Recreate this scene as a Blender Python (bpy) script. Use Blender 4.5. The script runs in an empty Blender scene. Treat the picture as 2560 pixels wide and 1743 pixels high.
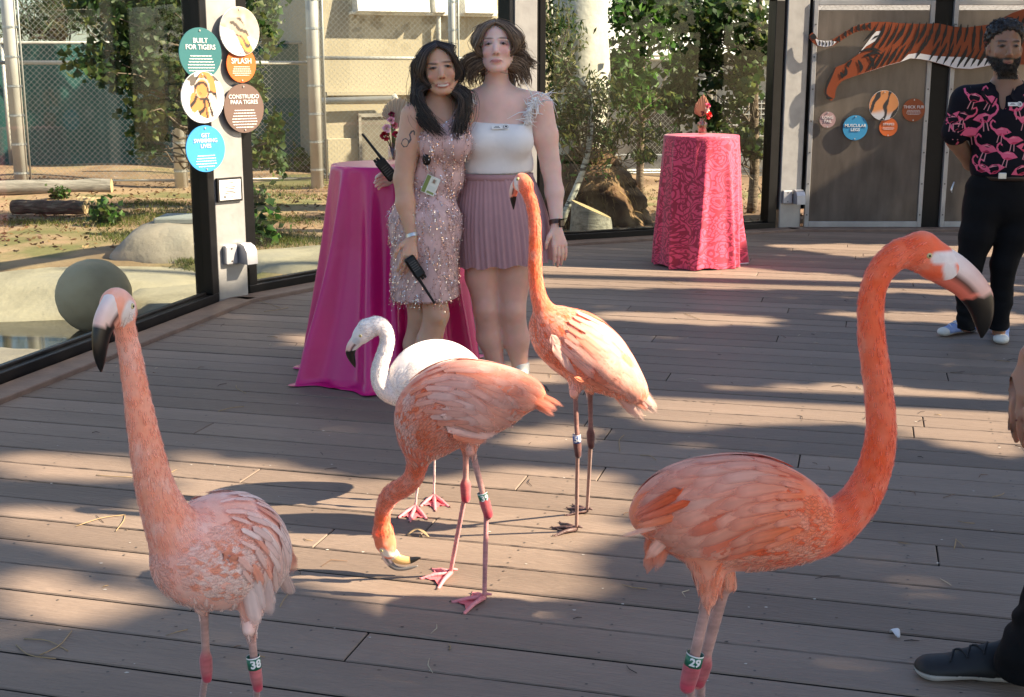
import bpy, math, random
import numpy as np
from mathutils import Vector, Matrix
from mathutils.bvhtree import BVHTree

random.seed(7)
RNG = np.random.default_rng(11)
SC = bpy.context.scene
COL = SC.collection
R = math.radians

# ------------------------------------------------------------------ camera, sky, sun, exposure
CAM_H, PITCH, FPX = 1.53, R(12.17), 3230.0
cam = bpy.data.cameras.new('camera')
cam.sensor_width = 36.0
cam.lens = 36.0 * FPX / 2560.0
cam.clip_start, cam.clip_end = 0.05, 600.0
camo = bpy.data.objects.new('camera', cam)
camo.location = (0, 0, CAM_H)
camo.rotation_euler = (R(90) - PITCH, 0, 0)
COL.objects.link(camo)
SC.camera = camo

SUN_EL, SUN_AZ = R(37), R(100)          # azimuth clockwise from +Y
SUNV = Vector((math.sin(SUN_AZ) * math.cos(SUN_EL), math.cos(SUN_AZ) * math.cos(SUN_EL), math.sin(SUN_EL)))
world = bpy.data.worlds.new('World')
SC.world = world
world.use_nodes = True
wn = world.node_tree
sky = wn.nodes.new('ShaderNodeTexSky')
sky.sky_type = 'NISHITA'
sky.sun_disc = False
sky.sun_elevation = SUN_EL
sky.sun_rotation = SUN_AZ
sky.air_density, sky.dust_density, sky.ozone_density = 1.0, 1.2, 1.0
bg = wn.nodes['Background']
bg.inputs['Strength'].default_value = 0.074
wn.links.new(sky.outputs['Color'], bg.inputs['Color'])
sl = bpy.data.lights.new('sun', 'SUN')
sl.energy = 5.0
sl.angle = R(0.6)
sl.color = (1.0, 0.82, 0.60)
so = bpy.data.objects.new('sun', sl)
so.rotation_euler = SUNV.to_track_quat('Z', 'Y').to_euler()
COL.objects.link(so)
vs = SC.view_settings
vs.view_transform, vs.look, vs.exposure, vs.gamma = 'Standard', 'None', 1.78, 1.0
vs.use_curve_mapping = False
SC.cycles.max_bounces = 8
SC.cycles.transparent_max_bounces = 24
SC.cycles.caustics_reflective = False
SC.cycles.caustics_refractive = False

# ------------------------------------------------------------------ pixel rays -> world points
CP, SP = math.cos(PITCH), math.sin(PITCH)
def ray(px, py):
    u, v = (px - 1280) / FPX, -(py - 871.5) / FPX
    return Vector((u, CP + v * SP, -SP + v * CP))
def at(px, py, Y):
    d = ray(px, py)
    return Vector((0, 0, CAM_H)) + d * (Y / d.y)
def gnd(px, py, z=0.0):
    d = ray(px, py)
    return Vector((0, 0, CAM_H)) + d * ((z - CAM_H) / d.z)
def ppm(Y, z=0.8):
    return FPX / (Y * CP + (CAM_H - z) * SP)

# ------------------------------------------------------------------ materials
MATS = {}
def mat(name, base=(0.5, 0.5, 0.5), rough=0.6, metal=0.0, var=0.0, scale=6.0, bump=0.0, bscale=None, stretch=(1, 1, 1),
        attr=None, attrmul=0.0, sss=0.0, sssr=(1, .4, .25), trans=0.0, sheen=0.0, spec=0.5, objrand=0.0, ramp=None, coat=0.0, detail=5, aniso=None):
    if name in MATS: return MATS[name]
    m = bpy.data.materials.new(name); m.use_nodes = True
    nt = m.node_tree; N = nt.nodes; L = nt.links
    b = N['Principled BSDF']
    b.inputs['Roughness'].default_value = rough
    b.inputs['Metallic'].default_value = metal
    b.inputs['Specular IOR Level'].default_value = spec
    b.inputs['Coat Weight'].default_value = coat
    if sheen: b.inputs['Sheen Weight'].default_value = sheen
    if sss:
        b.inputs['Subsurface Weight'].default_value = 1.0
        b.inputs['Subsurface Radius'].default_value = sssr
        b.inputs['Subsurface Scale'].default_value = sss
    tc = N.new('ShaderNodeTexCoord')
    mp = N.new('ShaderNodeMapping'); mp.inputs['Scale'].default_value = stretch
    L.new(tc.outputs['Object'], mp.inputs['Vector'])
    col = None
    if attr:
        a = N.new('ShaderNodeVertexColor'); a.layer_name = attr
        col = a.outputs['Color']
    if ramp:
        nz = N.new('ShaderNodeTexNoise'); nz.inputs['Scale'].default_value = scale; nz.inputs['Detail'].default_value = detail
        L.new(mp.outputs['Vector'], nz.inputs['Vector'])
        cr = N.new('ShaderNodeValToRGB')
        el = cr.color_ramp.elements
        while len(el) < len(ramp): el.new(0.5)
        for e, (p, c) in zip(el, ramp):
            e.position = p; e.color = (*c, 1)
        L.new(nz.outputs['Fac'], cr.inputs['Fac'])
        col = cr.outputs['Color']
    fac = None
    if var and not ramp:
        nz = N.new('ShaderNodeTexNoise'); nz.inputs['Scale'].default_value = scale; nz.inputs['Detail'].default_value = detail
        L.new(mp.outputs['Vector'], nz.inputs['Vector'])
        mr = N.new('ShaderNodeMapRange')
        mr.inputs['From Min'].default_value, mr.inputs['From Max'].default_value = 0.25, 0.75
        mr.inputs['To Min'].default_value, mr.inputs['To Max'].default_value = 1 - var, 1 + var
        L.new(nz.outputs['Fac'], mr.inputs['Value']); fac = mr.outputs['Result']
    if objrand:
        oi = N.new('ShaderNodeObjectInfo')
        mr = N.new('ShaderNodeMapRange')
        mr.inputs['To Min'].default_value, mr.inputs['To Max'].default_value = 1 - objrand, 1 + objrand
        L.new(oi.outputs['Random'], mr.inputs['Value'])
        if fac is None: fac = mr.outputs['Result']
        else:
            mm = N.new('ShaderNodeMath'); mm.operation = 'MULTIPLY'
            L.new(fac, mm.inputs[0]); L.new(mr.outputs['Result'], mm.inputs[1]); fac = mm.outputs[0]
    if col is None:
        rgb = N.new('ShaderNodeRGB'); rgb.outputs[0].default_value = (*base, 1); col = rgb.outputs[0]
    if fac is not None:
        vm = N.new('ShaderNodeVectorMath'); vm.operation = 'SCALE'
        L.new(col, vm.inputs[0]); L.new(fac, vm.inputs['Scale']); col = vm.outputs[0]
    L.new(col, b.inputs['Base Color'])
    if bump:
        nb = N.new('ShaderNodeTexNoise'); nb.inputs['Scale'].default_value = bscale or scale * 4; nb.inputs['Detail'].default_value = 4
        L.new(mp.outputs['Vector'], nb.inputs['Vector'])
        bp = N.new('ShaderNodeBump'); bp.inputs['Strength'].default_value = min(1, bump); bp.inputs['Distance'].default_value = 0.01
        L.new(nb.outputs['Fac'], bp.inputs['Height']); L.new(bp.outputs['Normal'], b.inputs['Normal'])
    if trans:
        out = N['Material Output']
        tb = N.new('ShaderNodeBsdfTranslucent'); L.new(col, tb.inputs['Color'])
        mx = N.new('ShaderNodeMixShader'); mx.inputs[0].default_value = trans
        L.new(b.outputs[0], mx.inputs[1]); L.new(tb.outputs[0], mx.inputs[2]); L.new(mx.outputs[0], out.inputs['Surface'])
    MATS[name] = m
    return m

def glass_mat(name, tint=(0.93, 0.97, 0.95), refl=0.06, rough=0.0):
    m = bpy.data.materials.new(name); m.use_nodes = True
    nt = m.node_tree; N = nt.nodes; L = nt.links
    N.remove(N['Principled BSDF'])
    t = N.new('ShaderNodeBsdfTransparent'); t.inputs['Color'].default_value = (*tint, 1)
    g = N.new('ShaderNodeBsdfGlossy'); g.inputs['Roughness'].default_value = rough
    lw = N.new('ShaderNodeLayerWeight'); lw.inputs['Blend'].default_value = 0.5
    pw = N.new('ShaderNodeMath'); pw.operation = 'POWER'; pw.inputs[1].default_value = 5.0
    L.new(lw.outputs['Facing'], pw.inputs[0])
    mm = N.new('ShaderNodeMath'); mm.operation = 'MULTIPLY_ADD'; mm.inputs[1].default_value = 1 - refl; mm.inputs[2].default_value = refl
    mm.use_clamp = True
    L.new(pw.outputs[0], mm.inputs[0])
    mx = N.new('ShaderNodeMixShader')
    L.new(mm.outputs[0], mx.inputs[0]); L.new(t.outputs[0], mx.inputs[1]); L.new(g.outputs[0], mx.inputs[2])
    L.new(mx.outputs[0], N['Material Output'].inputs['Surface'])
    MATS[name] = m
    return m

# ------------------------------------------------------------------ objects
def wloc(o):
    p = Vector((0, 0, 0))
    while o is not None:
        p += Vector(o.location); o = o.parent
    return p
def thing(name, label, cat, loc=(0, 0, 0), group=None, rotz=0.0):
    o = bpy.data.objects.new(name, None); o.location = loc; o.rotation_euler = (0, 0, rotz)
    o.empty_display_size = 0.1
    COL.objects.link(o)
    return tag(o, label, cat, group)
def tag(o, label=None, cat=None, group=None, kind=None):
    if label: o['label'] = label
    if cat: o['category'] = cat
    if group: o['group'] = group
    if kind: o['kind'] = kind
    return o
def mesh(name, V, F, smooth=True, colors=None, cname='Col', mats=None, fmat=None):
    me = bpy.data.meshes.new(name)
    V = np.asarray(V, dtype=np.float32).reshape(-1, 3)
    if isinstance(F, np.ndarray) and F.ndim == 2:
        n, k = F.shape
        me.vertices.add(len(V)); me.vertices.foreach_set('co', V.ravel())
        me.loops.add(n * k); me.loops.foreach_set('vertex_index', F.astype(np.int32).ravel())
        me.polygons.add(n); me.polygons.foreach_set('loop_start', np.arange(0, n * k, k, dtype=np.int32))
        me.update(calc_edges=True)
    else:
        me.from_pydata([tuple(map(float, v)) for v in V], [], [tuple(int(i) for i in f) for f in F])
        me.update()
    if smooth: me.polygons.foreach_set('use_smooth', np.ones(len(me.polygons), dtype=bool))
    if colors is not None:
        c = np.ones((len(V), 4), dtype=np.float32); c[:, :3] = colors
        a = me.color_attributes.new(cname, 'FLOAT_COLOR', 'POINT'); a.data.foreach_set('color', c.ravel())
    for m in (mats or []): me.materials.append(m)
    if fmat is not None: me.polygons.foreach_set('material_index', np.asarray(fmat, dtype=np.int32))
    return me
def obj(name, me, parent=None, loc=(0, 0, 0)):
    o = bpy.data.objects.new(name, me); COL.objects.link(o)
    o.location = loc
    if parent is not None: o.parent = parent
    return o
def part(name, V, F, m, parent=None, smooth=True, colors=None, world=True, fmat=None):
    """verts in world coordinates (world=True) are moved into the parent's space (parents carry only a location)"""
    V = np.asarray(V, dtype=np.float64).reshape(-1, 3)
    if world and parent is not None: V = V - np.array(wloc(parent))
    me = mesh(name, V, F, smooth, colors, mats=m if isinstance(m, list) else [m], fmat=fmat)
    return obj(name, me, parent)
class MB:
    """collects shapes to one mesh"""
    def __init__(s): s.V, s.F, s.C, s.n, s.M = [], [], [], 0, []
    def add(s, V, F, c=None, mi=0):
        V = np.asarray(V, dtype=np.float64).reshape(-1, 3)
        s.V.append(V); s.F += [tuple(int(i) + s.n for i in f) for f in F]; s.n += len(V)
        s.C.append(np.tile(np.array(c if c is not None else (1, 1, 1), dtype=float), (len(V), 1)) if np.ndim(c) != 2 else np.asarray(c))
        s.M += [mi] * len(F)
        return s
    def build(s, name, m, parent=None, smooth=False, colors=False, world=True):
        V = np.concatenate(s.V)
        return part(name, V, s.F, m, parent, smooth, np.concatenate(s.C) if colors else None, world, s.M if isinstance(m, list) else None)
BOXF = [(0, 3, 2, 1), (4, 5, 6, 7), (0, 1, 5, 4), (1, 2, 6, 5), (2, 3, 7, 6), (3, 0, 4, 7)]
def box(c, s, ax=None, bev=0.0):
    """box centred c, size s, ax = (xaxis, yaxis, zaxis)"""
    c = np.array(c, float); h = np.array(s, float) / 2
    A = np.eye(3) if ax is None else np.array([list(a) for a in ax], float)
    if bev <= 0:
        P = np.array([(-1, -1, -1), (1, -1, -1), (1, 1, -1), (-1, 1, -1), (-1, -1, 1), (1, -1, 1), (1, 1, 1), (-1, 1, 1)]) * h
        return c + P @ A, BOXF
    b = min(bev, h.min() * 0.9)
    V, F = [], []
    sg = [(-1, -1), (1, -1), (1, 1), (-1, 1)]
    for z, ins in ((-h[2], b), (-h[2] + b, 0), (h[2] - b, 0), (h[2], b)):
        for sx, sy in sg:
            for k in (0, 1):
                X, Y = h[0] - ins * 0.6, h[1] - ins * 0.6
                first = (sx * sy > 0) == (k == 0)
                V.append((sx * (X - (0 if first else b)), sy * (Y - (b if first else 0)), z))
    for r in range(3):
        for i in range(8):
            j = (i + 1) % 8
            F.append((r * 8 + i, r * 8 + j, r * 8 + 8 + j, r * 8 + 8 + i))
    F.append(tuple(range(7, -1, -1))); F.append(tuple(range(24, 32)))
    return c + np.array(V) @ A, F
def frame_of(d):
    d = np.array(d, float); d /= np.linalg.norm(d)
    u = np.cross(d, (0, 0, 1.0) if abs(d[2]) < 0.95 else (1.0, 0, 0)); u /= np.linalg.norm(u)
    return d, u, np.cross(d, u)
def tube(P, r, n=8, cap=True, flat=None):
    """swept tube along points P with radius r (scalar / list); flat = list of second radii"""
    P = np.array([list(p) for p in P], float); m = len(P)
    r = np.broadcast_to(np.asarray(r, float), (m,)); q = r if flat is None else np.broadcast_to(np.asarray(flat, float), (m,))
    T = np.gradient(P, axis=0) if m > 2 else np.repeat((P[1] - P[0])[None], m, 0)
    T /= np.maximum(np.linalg.norm(T, axis=1), 1e-9)[:, None]
    _, u, _ = frame_of(T[0])
    V = []
    a = np.arange(n) * 2 * math.pi / n
    for i in range(m):
        u = u - T[i] * np.dot(u, T[i]); u /= np.linalg.norm(u); w = np.cross(T[i], u)
        V.append(P[i] + np.cos(a)[:, None] * u * r[i] + np.sin(a)[:, None] * w * q[i])
    V = np.concatenate(V)
    F = [(i * n + j, i * n + (j + 1) % n, (i + 1) * n + (j + 1) % n, (i + 1) * n + j) for i in range(m - 1) for j in range(n)]
    if cap: F += [tuple(range(n - 1, -1, -1)), tuple(range((m - 1) * n, m * n))]
    return V, F
def lathe(c, prof, n=24, mod=None):
    """prof: list of (r, z)"""
    V = []
    a = np.arange(n) * 2 * math.pi / n
    for k, (r, z) in enumerate(prof):
        rr = r if mod is None else mod(a, k, r)
        V.append(np.stack([c[0] + rr * np.cos(a), c[1] + rr * np.sin(a), np.full(n, c[2] + z)], 1))
    V = np.concatenate(V); m = len(prof)
    F = [(i * n + j, i * n + (j + 1) % n, (i + 1) * n + (j + 1) % n, (i + 1) * n + j) for i in range(m - 1) for j in range(n)]
    return V, F
def spline(P, n):
    """Catmull-Rom through rows of P (any number of columns), n samples"""
    P = np.asarray(P, float); m = len(P)
    Q = np.vstack([2 * P[0] - P[1], P, 2 * P[-1] - P[-2]])
    d = np.r_[0, np.cumsum(np.linalg.norm(np.diff(P[:, :3], axis=0), axis=1))]
    t = np.interp(np.linspace(0, d[-1], n), d, np.arange(m))
    i = np.clip(t.astype(int), 0, m - 2); f = (t - i)[:, None]
    p0, p1, p2, p3 = Q[i], Q[i + 1], Q[i + 2], Q[i + 3]
    return 0.5 * (2 * p1 + (p2 - p0) * f + (2 * p0 - 5 * p1 + 4 * p2 - p3) * f ** 2 + (3 * p1 - p0 - 3 * p2 + p3) * f ** 3)
def prism(poly, n, th):
    """extrude a 3-D polygon along vector n by th (both sides closed)"""
    P = np.array([list(p) for p in poly], float); n = np.array(list(n), float)
    m = len(P)
    V = np.vstack([P, P + n * th])
    F = [tuple(range(m - 1, -1, -1)), tuple(range(m, 2 * m))] + [(i, (i + 1) % m, m + (i + 1) % m, m + i) for i in range(m)]
    return V, F
def text_mesh(s, size, parent, m, origin, ax, bold=0.0, extrude=0.001, align='CENTER', name='lettering', space=1.0):
    """flat raised lettering in the plane (ax[0], ax[1]) at world origin"""
    cu = bpy.data.curves.new(name, 'FONT'); cu.body = s; cu.size = size; cu.align_x = align; cu.align_y = 'CENTER'
    cu.extrude = extrude; cu.offset = bold; cu.space_line = 0.95 * space; cu.resolution_u = 3
    to = bpy.data.objects.new('tmp', cu); COL.objects.link(to)
    dg = bpy.context.evaluated_depsgraph_get(); dg.update()
    me = bpy.data.meshes.new_from_object(to.evaluated_get(dg))
    n = len(me.vertices); co = np.empty(n * 3, np.float32); me.vertices.foreach_get('co', co); co = co.reshape(-1, 3)
    A = np.array([list(a) for a in ax], float)
    W = np.array(list(origin)) + co @ A
    if parent is not None: W = W - np.array(wloc(parent))
    me.vertices.foreach_set('co', W.astype(np.float32).ravel()); me.update()
    me.materials.clear(); me.materials.append(m)
    bpy.data.objects.remove(to)
    return obj(name, me, parent)
def clip_poly(P, a, b):
    """keep the part of 2-D polygon P to the left of a->b"""
    out = []
    nx, ny = -(b[1] - a[1]), b[0] - a[0]
    s = [(p[0] - a[0]) * nx + (p[1] - a[1]) * ny for p in P]
    for i in range(len(P)):
        j = (i + 1) % len(P)
        if s[i] >= 0: out.append(P[i])
        if (s[i] >= 0) != (s[j] >= 0):
            t = s[i] / (s[i] - s[j]); out.append((P[i][0] + t * (P[j][0] - P[i][0]), P[i][1] + t * (P[j][1] - P[i][1])))
    return out

# ------------------------------------------------------------------ implicit surfaces (bodies): smooth unions + surface nets
class SDF:
    def __init__(s, lo, hi, h, zfine=None, hf=None):
        s.x = np.arange(lo[0], hi[0] + h, h); s.y = np.arange(lo[1], hi[1] + h, h)
        if zfine is None: s.z = np.arange(lo[2], hi[2] + h, h)
        else:
            s.z = np.r_[np.arange(lo[2], zfine, h), np.arange(zfine, hi[2] + hf, hf)]
        s.d = np.full((len(s.x), len(s.y), len(s.z)), 1.0, np.float32)
        s.c = np.zeros(s.d.shape + (3,), np.float32)
        s.o = np.array([1.0])
    def _box(s, lo, hi):
        return tuple(slice(max(0, np.searchsorted(a, l) - 1), min(len(a), np.searchsorted(a, u) + 1)) for a, l, u in zip((s.x, s.y, s.z), lo, hi))
    def _pts(s, b):
        return s.x[b[0]][:, None, None], s.y[b[1]][None, :, None], s.z[b[2]][None, None, :]
    def _merge(s, b, d, k, col, op='u'):
        a = s.d[b]
        if a.size == 0: return
        if op == 'u':
            h = np.clip(0.5 + 0.5 * (a - d) / k, 0, 1)          # 1 -> new
            s.d[b] = a * (1 - h) + d * h - k * h * (1 - h)
            if col is not None:
                hh = h[..., None]; s.c[b] = s.c[b] * (1 - hh) + np.array(col, np.float32) * hh
        else:
            h = np.clip(0.5 - 0.5 * (a + d) / k, 0, 1)
            s.d[b] = a * (1 - h) + (-d) * h + k * h * (1 - h)
    def cap(s, a, b, ra, rb=None, k=0.02, col=None, flat=None, op='u'):
        """round cone; flat=(axis vector, factor): squash distance along axis"""
        rb = ra if rb is None else rb
        a = np.array(list(a), float); b = np.array(list(b), float)
        m = max(ra, rb) * (1 if flat is None else max(1, flat[1])) + 2.5 * k
        bx = s._box(np.minimum(a, b) - m, np.maximum(a, b) + m)
        X, Y, Z = s._pts(bx)
        ba = b - a; L = max(np.dot(ba, ba), 1e-9)
        px, py, pz = X - a[0], Y - a[1], Z - a[2]
        t = np.clip((px * ba[0] + py * ba[1] + pz * ba[2]) / L, 0, 1)
        qx, qy, qz = px - t * ba[0], py - t * ba[1], pz - t * ba[2]
        if flat is not None:
            f = np.array(list(flat[0]), float); f /= np.linalg.norm(f)
            w = (qx * f[0] + qy * f[1] + qz * f[2]) * (1 / flat[1] - 1)
            qx, qy, qz = qx + w * f[0], qy + w * f[1], qz + w * f[2]
        d = np.sqrt(qx * qx + qy * qy + qz * qz) - (ra + t * (rb - ra))
        if flat is not None and flat[1] < 1: d = d * (0.5 + 0.5 * flat[1])
        s._merge(bx, d.astype(np.float32), k, col, op)
    def ell(s, c, r, k=0.02, col=None, rot=None, op='u'):
        """ellipsoid centre c, radii r, rot = 3x3 rows are its axes"""
        c = np.array(list(c), float); r = np.array(r, float)
        m = r.max() + 2.5 * k
        bx = s._box(c - m, c + m)
        X, Y, Z = s._pts(bx)
        px, py, pz = X - c[0], Y - c[1], Z - c[2]
        if rot is not None:
            A = np.array([list(v) for v in rot], float)
            px, py, pz = [px * A[i][0] + py * A[i][1] + pz * A[i][2] for i in range(3)]
        k0 = np.sqrt((px / r[0]) ** 2 + (py / r[1]) ** 2 + (pz / r[2]) ** 2)
        k1 = np.sqrt((px / r[0] ** 2) ** 2 + (py / r[1] ** 2) ** 2 + (pz / r[2] ** 2) ** 2)
        d = np.where(k0 < 1e-4, -r.min(), k0 * (k0 - 1) / np.maximum(k1, 1e-6))
        s._merge(bx, d.astype(np.float32), k, col, op)
    def chain(s, P, r, k=0.02, col=None, flat=None):
        for i in range(len(P) - 1):
            s.cap(P[i], P[i + 1], r[i], r[i + 1], k, col[i] if isinstance(col, list) else col, flat)
    def surface(s):
        d = s.d; neg = d < 0
        nx, ny, nz = d.shape
        cs = [neg[i:nx - 1 + i, j:ny - 1 + j, k:nz - 1 + k] for i in (0, 1) for j in (0, 1) for k in (0, 1)]
        cnt = sum(c.astype(np.int8) for c in cs)
        act = (cnt > 0) & (cnt < 8)
        I, J, K = np.nonzero(act)
        idx = np.full(act.shape, -1, np.int32); idx[I, J, K] = np.arange(len(I))
        P = np.zeros((len(I), 3)); W = np.zeros(len(I))
        crn = [(i, j, k) for i in (0, 1) for j in (0, 1) for k in (0, 1)]
        for p in crn:
            for ax in range(3):
                if p[ax]: continue
                q = list(p); q[ax] = 1
                da = d[I + p[0], J + p[1], K + p[2]]; db = d[I + q[0], J + q[1], K + q[2]]
                mk = (da < 0) != (db < 0)
                t = np.where(mk, da / np.where(mk, da - db, 1), 0)
                e = [s.x[I + p[0]], s.y[J + p[1]], s.z[K + p[2]]]
                f = [s.x[I + q[0]], s.y[J + q[1]], s.z[K + q[2]]]
                for a in range(3): P[:, a] += np.where(mk, e[a] + t * (f[a] - e[a]), 0)
                W += mk
        P /= W[:, None]
        F = []
        for ax in range(3):
            sh = [slice(None)] * 3; sh2 = [slice(None)] * 3
            sh[ax] = slice(0, -1); sh2[ax] = slice(1, None)
            ch = neg[tuple(sh)] != neg[tuple(sh2)]
            a, b = [q for q in range(3) if q != ax]
            ii = np.array(np.nonzero(ch)).T
            ok = (ii[:, a] > 0) & (ii[:, b] > 0) & (ii[:, a] < d.shape[a] - 1) & (ii[:, b] < d.shape[b] - 1)
            ii = ii[ok]
            fl = neg[tuple(sh)][ii[:, 0], ii[:, 1], ii[:, 2]]
            def cell(da, db):
                c = ii.copy(); c[:, a] += da; c[:, b] += db
                return idx[c[:, 0], c[:, 1], c[:, 2]]
            q = np.stack([cell(-1, -1), cell(0, -1), cell(0, 0), cell(-1, 0)], 1)
            if ax == 1: fl = ~fl
            q[~fl] = q[~fl][:, ::-1]
            F.append(q)
        F = np.concatenate(F)
        return P, F, s.c[I, J, K]
def smooth_mesh(P, F, it=2, lam=0.5):
    """laplacian smoothing on quads"""
    E = np.concatenate([F[:, [0, 1]], F[:, [1, 2]], F[:, [2, 3]], F[:, [3, 0]]])
    n = len(P)
    deg = np.bincount(E[:, 0], minlength=n) + np.bincount(E[:, 1], minlength=n)
    for _ in range(it):
        S = np.zeros_like(P)
        for a in range(3):
            S[:, a] = np.bincount(E[:, 0], P[E[:, 1], a], n) + np.bincount(E[:, 1], P[E[:, 0], a], n)
        P = P + lam * (S / np.maximum(deg, 1)[:, None] - P)
    return P
def vnormals(P, F):
    n = np.cross(P[F[:, 2]] - P[F[:, 0]], P[F[:, 3]] - P[F[:, 1]])
    N = np.zeros_like(P)
    for a in range(3):
        for c in range(4): N[:, a] += np.bincount(F[:, c], n[:, a], len(P))
    return N / np.maximum(np.linalg.norm(N, axis=1), 1e-12)[:, None]
def vnoise(P, s, seed=0):
    """cheap smooth value noise in 3-D, -1..1"""
    r = np.random.default_rng(seed); T = r.uniform(-1, 1, (32, 32, 32))
    Q = np.asarray(P) * s + 100; i = np.floor(Q).astype(int); f = Q - i; f = f * f * (3 - 2 * f)
    o = 0
    for a in (0, 1):
        for b in (0, 1):
            for c in (0, 1):
                w = (f[:, 0] if a else 1 - f[:, 0]) * (f[:, 1] if b else 1 - f[:, 1]) * (f[:, 2] if c else 1 - f[:, 2])
                o = o + w * T[(i[:, 0] + a) % 32, (i[:, 1] + b) % 32, (i[:, 2] + c) % 32]
    return o

# ================================================================== the setting
TOPZ = 2.17
c1L, c1R = gnd(548, 759), gnd(623, 746)
c2L, c2R = gnd(1284, 619), gnd(1343, 614)
c3L, c3R = gnd(1945, 575.5), gnd(2001, 575.5)
gA = gnd(0, 971)
dirA = (Vector((gnd(505, 775).x, gnd(505, 775).y)) - Vector((gA.x, gA.y))).normalized()
A0 = Vector((gA.x, gA.y)) - dirA * 8.0
def v2(p): return Vector((p.x, p.y))
P1, P2, P3 = (v2(c1L) + v2(c1R)) / 2, (v2(c2L) + v2(c2R)) / 2, (v2(c3L) + v2(c3R)) / 2
P4 = Vector((8.5, P3.y)); P5 = Vector((8.5, -1.6)); P0 = A0
DECK = [P0, Vector((P0.x, -1.6)) if P0.y > -1.6 else P0, P5, P4, P3, P2, P1]
DECK = [P0, P5, P4, P3, P2, P1]                                   # counter-clockwise

mat('plank', (0.218, 0.166, 0.130), 0.62, var=0.11, scale=2.2, stretch=(0.5, 2.5, 4), bump=0.3, bscale=60, objrand=0.19, spec=0.3)
mat('plank_side_shade', (0.012, 0.010, 0.009), 0.95)  # plank sides darkened to paint the shade inside the board gaps
mat('trim_board', (0.17, 0.115, 0.085), 0.6, var=0.25, scale=8, stretch=(1, 1, 1), bump=0.3)
mat('gap_shade', (0.012, 0.011, 0.01), 0.9)
mat('black_frame', (0.004, 0.004, 0.0045), 0.35, var=0.3, scale=12, spec=0.25)
mat('galv', (0.36, 0.36, 0.355), 0.42, metal=0.45, var=0.18, scale=7, bump=0.1)
mat('steel', (0.55, 0.56, 0.57), 0.35, metal=0.8, var=0.12, scale=9)
mat('box_grey', (0.42, 0.43, 0.46), 0.4, metal=0.4, var=0.1)
mat('screw', (0.05, 0.045, 0.04), 0.5)
glass_mat('window_glass', (0.865, 0.90, 0.88), 0.016)

# ---- wood grain: rings stretched along the board
def plank_material():
    m = MATS['plank']; nt = m.node_tree; N = nt.nodes; L = nt.links
    b = N['Principled BSDF']
    tc = N.new('ShaderNodeTexCoord'); oi = N.new('ShaderNodeObjectInfo')
    mp = N.new('ShaderNodeMapping'); mp.inputs['Scale'].default_value = (0.9, 14, 1)
    ad = N.new('ShaderNodeVectorMath'); ad.operation = 'MULTIPLY_ADD'
    L.new(oi.outputs['Random'], ad.inputs[0]); ad.inputs[1].default_value = (37, 53, 11)
    L.new(tc.outputs['Object'], mp.inputs['Vector']); L.new(mp.outputs[0], ad.inputs[2])
    wv = N.new('ShaderNodeTexNoise'); wv.inputs['Scale'].default_value = 1.6; wv.inputs['Detail'].default_value = 2; wv.inputs['Distortion'].default_value = 0.4
    L.new(ad.outputs[0], wv.inputs['Vector'])
    ml = N.new('ShaderNodeMath'); ml.operation = 'MULTIPLY'; ml.inputs[1].default_value = 75.0
    L.new(wv.outputs['Fac'], ml.inputs[0])
    sn = N.new('ShaderNodeMath'); sn.operation = 'SINE'; L.new(ml.outputs[0], sn.inputs[0])
    mr = N.new('ShaderNodeMapRange'); mr.inputs['From Min'].default_value = -1; mr.inputs['To Min'].default_value = 0.955; mr.inputs['To Max'].default_value = 1.02
    L.new(sn.outputs[0], mr.inputs['Value'])
    old = b.inputs['Base Color'].links[0].from_socket
    sc = N.new('ShaderNodeVectorMath'); sc.operation = 'SCALE'
    L.new(old, sc.inputs[0]); L.new(mr.outputs[0], sc.inputs['Scale']); L.new(sc.outputs[0], b.inputs['Base Color'])
    bp = N.new('ShaderNodeBump'); bp.inputs['Strength'].default_value = 0.3; bp.inputs['Distance'].default_value = 0.003
    L.new(sn.outputs[0], bp.inputs['Height'])
    L.new(b.inputs['Normal'].links[0].from_socket, bp.inputs['Normal']); L.new(bp.outputs[0], b.inputs['Normal'])
plank_material()

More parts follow.
